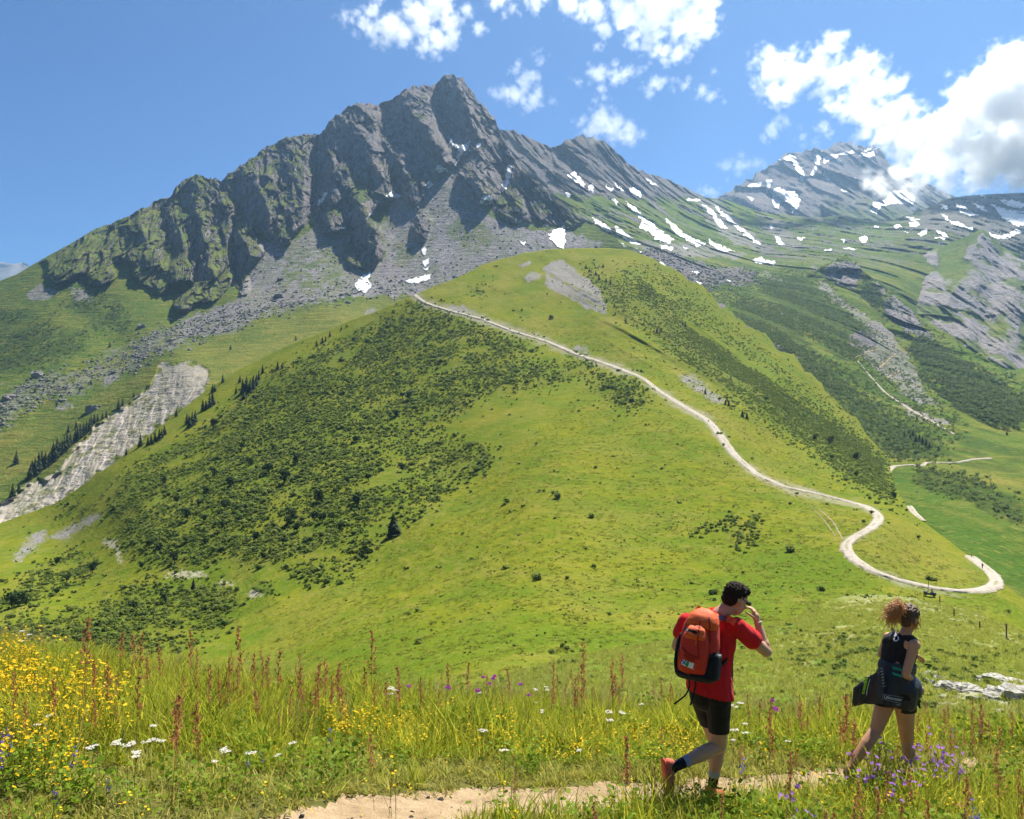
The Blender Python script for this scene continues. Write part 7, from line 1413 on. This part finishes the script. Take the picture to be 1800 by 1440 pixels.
# the far walker on the track
def walker():
    P = samp('green_ridge', np.array([1727.]), np.array([1003.]))[0] + np.array([0, 0, .35]); e = link('person', None, loc=P); tag(e, 'tiny far walker in dark clothes on the bend of the track', 'person')
    o = lambda x, y, z: np.array([x, y, z])
    b = fuse('body', [ellip(o(0, .02, 1.62), (.085, .10, .12)), capsule(o(0, 0, 1.42), o(0, 0, 1.52), .05, .05), capsule(o(-.12, 0, 1.38), o(.12, 0, 1.38), .09, .09), capsule(o(0, 0, 1.3), o(0, 0, .98), .15, .14), capsule(o(.09, 0, .92), o(.10, .16, .50), .085, .06), capsule(o(.10, .16, .50), o(.10, .10, .06), .055, .04), capsule(o(-.09, 0, .92), o(-.10, -.02, .50), .085, .06), capsule(o(-.10, -.02, .50), o(-.10, -.26, .10), .055, .04),
                      capsule(o(.2, 0, 1.38), o(.26, -.08, 1.12), .05, .04), capsule(o(.26, -.08, 1.12), o(.24, .10, .92), .04, .03), capsule(o(-.2, 0, 1.38), o(-.26, .1, 1.12), .05, .04), capsule(o(-.26, .1, 1.12), o(-.22, .28, 1.0), .04, .03), capsule(o(.10, .10, .05), o(.10, .24, .04), .04, .04), capsule(o(-.10, -.26, .09), o(-.10, -.14, .02), .04, .04)], .018, SKIN_M, 3, parent=e)
    fuse('shirt', [capsule(o(-.12, 0, 1.37), o(.12, 0, 1.37), .105, .105), capsule(o(0, 0, 1.3), o(0, 0, .96), .17, .16)], .02, NAVY, 3, parent=e); fuse('trousers', [capsule(o(0, 0, .98), o(0, 0, .92), .15, .15), capsule(o(.09, 0, .92), o(.10, .16, .50), .10, .075), capsule(o(-.09, 0, .92), o(-.10, -.02, .50), .10, .075)], .02, BLACK, 3, parent=e); fuse('hair', [ellip(o(0, -.02, 1.66), (.095, .105, .10))], .02, HAIR_M, 2, parent=e)
walker()
# ---------------------------------------------------------------- clouds and hazy air
def cloud_mat():
    t = NT('cloud_vapour'); v = t.n('VolumePrincipled'); v.inputs['Color'].default_value = (.955, .96, .965, 1); v.inputs['Anisotropy'].default_value = .62
    a = t.attr('density', 'Fac'); t.set(v.inputs['Density'], t.math('MULTIPLY', a, CLOUD_K))
    v.inputs['Density Attribute'].default_value = ''
    t.t.links.new(v.outputs[0], t.out.inputs['Volume']); return t.m
CLOUD_K = .011
MAT_CLOUD = cloud_mat()
def cloud(d, lobes, label, soft=1.0, amp=1.0, step=2.6, depthk=.8, dens=1.0):
    """lobes: (column, row, radius) of the puffs; a fog grid is grown round them and eaten into by noise"""
    k = d / FPX; pts, rad = [], []
    for (x, y, r) in lobes:
        for j in range(10):
            rr = r * (.92 if j == 0 else .22 + .42 * rng.random()); dd = d + (0 if j == 0 else (rng.random() - .5) * 2 * r * depthk * k)
            pts.append(ray(np.array(x + (0 if j == 0 else rng.normal() * r * .78)), np.array(y + (0 if j == 0 else rng.normal() * r * .52 - r * .08)), np.array(dd)).ravel()); rad.append(rr * k)
    pts = np.array(pts); rad0 = np.array(rad); org = pts.mean(0)
    rad = (rad0[None] - np.linalg.norm(pts[:, None] - pts[None], axis=-1)).max(1)      # how deep each centre lies inside the whole cloud
    me = bpy.data.meshes.new('cloud'); me.vertices.add(len(pts)); me.vertices.foreach_set('co', (pts - org).astype(np.float32).ravel())
    me.attributes.new('rad', 'FLOAT', 'POINT').data.foreach_set('value', rad.astype(np.float32))
    src = bpy.data.objects.new('cloud_puffs', me)
    o = link('cloud', bpy.data.volumes.new('cloud'), loc=org); tag(o, label, 'cloud')
    rad = rad0; lo = (pts - org - rad[:, None] * 1.2).min(0); hi = (pts - org + rad[:, None] * 1.2).max(0)
    ng = bpy.data.node_groups.new('cloud', 'GeometryNodeTree'); I = ng.interface.new_socket
    I('Geometry', in_out='INPUT', socket_type='NodeSocketGeometry'); I('Geometry', in_out='OUTPUT', socket_type='NodeSocketGeometry')
    N_ = ng.nodes.new; l = ng.links.new
    def M(op, a, b=None, c=None, clamp=False):
        m = N_('ShaderNodeMath'); m.operation = op; m.use_clamp = clamp
        for s, v in zip(m.inputs, (a, b, c)):
            if v is None: continue
            if isinstance(v, bpy.types.NodeSocket): l(v, s)
            else: s.default_value = v
        return m.outputs[0]
    gi, go = N_('NodeGroupInput'), N_('NodeGroupOutput'); vc = N_('GeometryNodeVolumeCube'); pos = N_('GeometryNodeInputPosition').outputs[0]
    ob = N_('GeometryNodeObjectInfo'); ob.inputs['Object'].default_value = src; puffs = ob.outputs['Geometry']
    near = N_('GeometryNodeSampleNearest'); l(puffs, near.inputs['Geometry'])
    # distance to the nearest puff, taken as the best of the nearest centres
    sn = N_('GeometryNodeSampleIndex'); sn.data_type = 'FLOAT'; l(puffs, sn.inputs['Geometry'])
    na = N_('GeometryNodeInputNamedAttribute'); na.data_type = 'FLOAT'; na.inputs['Name'].default_value = 'rad'; l(na.outputs['Attribute'], sn.inputs['Value'])
    R0 = float(np.percentile(rad, 85))
    def noise(scale, det, rough=.6, off=0):
        mp = N_('ShaderNodeVectorMath'); mp.operation = 'ADD'; l(pos, mp.inputs[0]); mp.inputs[1].default_value = (off, off * 2, off * 3)
        t = N_('ShaderNodeTexNoise'); l(mp.outputs[0], t.inputs['Vector']); t.inputs['Scale'].default_value = scale; t.inputs['Detail'].default_value = det; t.inputs['Roughness'].default_value = rough; return t.outputs
    warp = N_('ShaderNodeVectorMath'); warp.operation = 'MULTIPLY_ADD'; wn_ = noise(1.3 / R0, 3); sb = N_('ShaderNodeVectorMath'); sb.operation = 'SUBTRACT'; l(wn_['Color'], sb.inputs[0]); sb.inputs[1].default_value = (.5, .5, .5)
    l(sb.outputs[0], warp.inputs[0]); warp.inputs[1].default_value = (R0 * 1.3 * amp,) * 3; l(pos, warp.inputs[2])
    l(warp.outputs[0], near.inputs['Sample Position']); l(near.outputs[0], sn.inputs['Index'])
    ps = N_('GeometryNodeSampleIndex'); ps.data_type = 'FLOAT_VECTOR'; l(puffs, ps.inputs['Geometry']); pp = N_('GeometryNodeInputPosition'); l(pp.outputs[0], ps.inputs['Value']); l(near.outputs[0], ps.inputs['Index'])
    dv = N_('ShaderNodeVectorMath'); dv.operation = 'DISTANCE'; l(warp.outputs[0], dv.inputs[0]); l(ps.outputs[0], dv.inputs[1])
    q = M('MINIMUM', M('DIVIDE', M('SUBTRACT', sn.outputs[0], dv.outputs['Value']), R0), 1.0)            # 1 at a centre, 0 at the rim
    n = noise(2.0 / R0, 6, .60, 40)['Fac']
    f = M('ADD', M('MULTIPLY', q, 1.5), M('MULTIPLY', M('SUBTRACT', n, .53), 3.4 * amp))
    dn = M('MULTIPLY', M('MULTIPLY', f, 3.2 / soft, clamp=True), dens)
    l(dn, vc.inputs['Density']); vc.inputs['Min'].default_value = lo; vc.inputs['Max'].default_value = hi
    vx = step * k
    for s, a in zip(('Resolution X', 'Resolution Y', 'Resolution Z'), (hi - lo) / vx): vc.inputs[s].default_value = int(max(8, min(260, a)))
    sm = N_('GeometryNodeSetMaterial'); sm.inputs['Material'].default_value = MAT_CLOUD; l(vc.outputs[0], sm.inputs[0]); l(sm.outputs[0], go.inputs[0])
    o.modifiers.new('vapour', 'NODES').node_group = ng; o.data.materials.append(MAT_CLOUD)
    return o
cloud(2750, [(1340, 145, 22), (1365, 118, 36), (1400, 128, 46), (1440, 122, 38), (1452, 100, 24), (1480, 132, 42), (1520, 142, 40), (1540, 160, 36), (1522, 112, 16), (1503, 190, 38), (1532, 212, 46), (1570, 200, 34), (1600, 188, 26), (1562, 240, 42), (1604, 240, 46), (1640, 226, 26),
             (1775, 125, 60), (1725, 155, 42), (1705, 205, 52), (1755, 205, 72), (1820, 180, 90), (1690, 252, 55), (1755, 275, 66), (1830, 265, 80), (1640, 285, 50), (1585, 305, 38), (1545, 322, 24), (1605, 325, 30), (1665, 318, 34), (1725, 308, 42), (1800, 300, 46), (1900, 200, 120), (1960, 120, 90)],
      'big bright cumulus bank pouring over the snowy mountain', soft=3.0, dens=2.8)
cloud(2330, [(1060, 198, 14), (1055, 216, 28), (1078, 231, 26), (1103, 243, 20), (1040, 230, 18)], 'small soft cloud clinging to the second summit', 3.0, dens=1.1)
cloud(3600, [(606, 28, 14), (640, 40, 24), (652, 18, 20), (682, 48, 30), (712, 62, 28), (738, 30, 30), (770, 18, 32), (790, 42, 26), (770, 72, 28), (745, 82, 20), (762, 94, 12)], 'white ragged cloud in the blue above the rocky summit', 4.0, dens=1.9)
cloud(3500, [(880, 2, 20), (902, 16, 14), (945, 2, 24), (1000, 0, 30), (1050, 12, 30), (1100, 24, 38), (1152, 34, 46), (1205, 36, 46), (1240, 50, 28), (1140, 72, 28), (1172, 92, 28), (1196, 88, 20), (1100, -30, 60), (1200, -30, 60)], 'wide white cloud cut by the top edge of the sky', 3.8, dens=2.2)
cloud(4300, [(888, 164, 18), (914, 166, 26), (938, 176, 20), (922, 142, 22), (906, 122, 13), (950, 108, 12), (945, 90, 8)], 'thin torn cloud right of the rocky summit', 2.6, dens=.55)
cloud(4200, [(1018, 146, 10), (1055, 132, 20), (1085, 136, 20), (1107, 126, 14), (1050, 82, 10), (1062, 172, 11)], 'ragged cloud above the second summit', 3.4, dens=.9)
cloud(4300, [(1155, 147, 18), (1136, 155, 8)], 'small round puff of cloud under the wide cloud', 2.0, dens=.7)
cloud(4400, [(1206, 150, 12), (1235, 160, 17), (1256, 166, 10)], 'small torn cloud between the wide cloud and the cumulus bank', 2.4, dens=.6)
cloud(5200, [(1358, 232, 20), (1342, 248, 11), (1410, 240, 12), (1432, 252, 10)], 'pale wisp of cloud left of the snowy summit', 3.0, dens=.4)
cloud(6200, [(1275, 290, 14), (1300, 291, 20), (1330, 288, 14)], 'faint flat cloud low over the pass', 3.4, dens=.3)
cloud(7000, [(1240, 336, 10), (1253, 338, 13)], 'tiny white cloud behind the pass', 2.0, dens=.35)

def haze():
    t = NT('hazy_air'); v = t.n('VolumePrincipled'); v.inputs['Color'].default_value = (.40, .66, 1.0, 1); v.inputs['Density'].default_value = HAZE_D; v.inputs['Anisotropy'].default_value = .55
    t.t.links.new(v.outputs[0], t.out.inputs['Volume'])
    a, b = np.array([-31000, -21000, -1000.0]), np.array([31000, 41000, 1450.0])
    V = np.array([[x, y, z] for z in (a[2], b[2]) for y in (a[1], b[1]) for x in (a[0], b[0])])
    F = np.array([[0, 2, 3, 1], [4, 5, 7, 6], [0, 1, 5, 4], [2, 6, 7, 3], [0, 4, 6, 2], [1, 3, 7, 5]])
    o = tag(link('haze', mesh_np('haze', V, F, t.m, smooth=False)), kind='stuff'); return o
HAZE_D = 6.0e-5
haze()
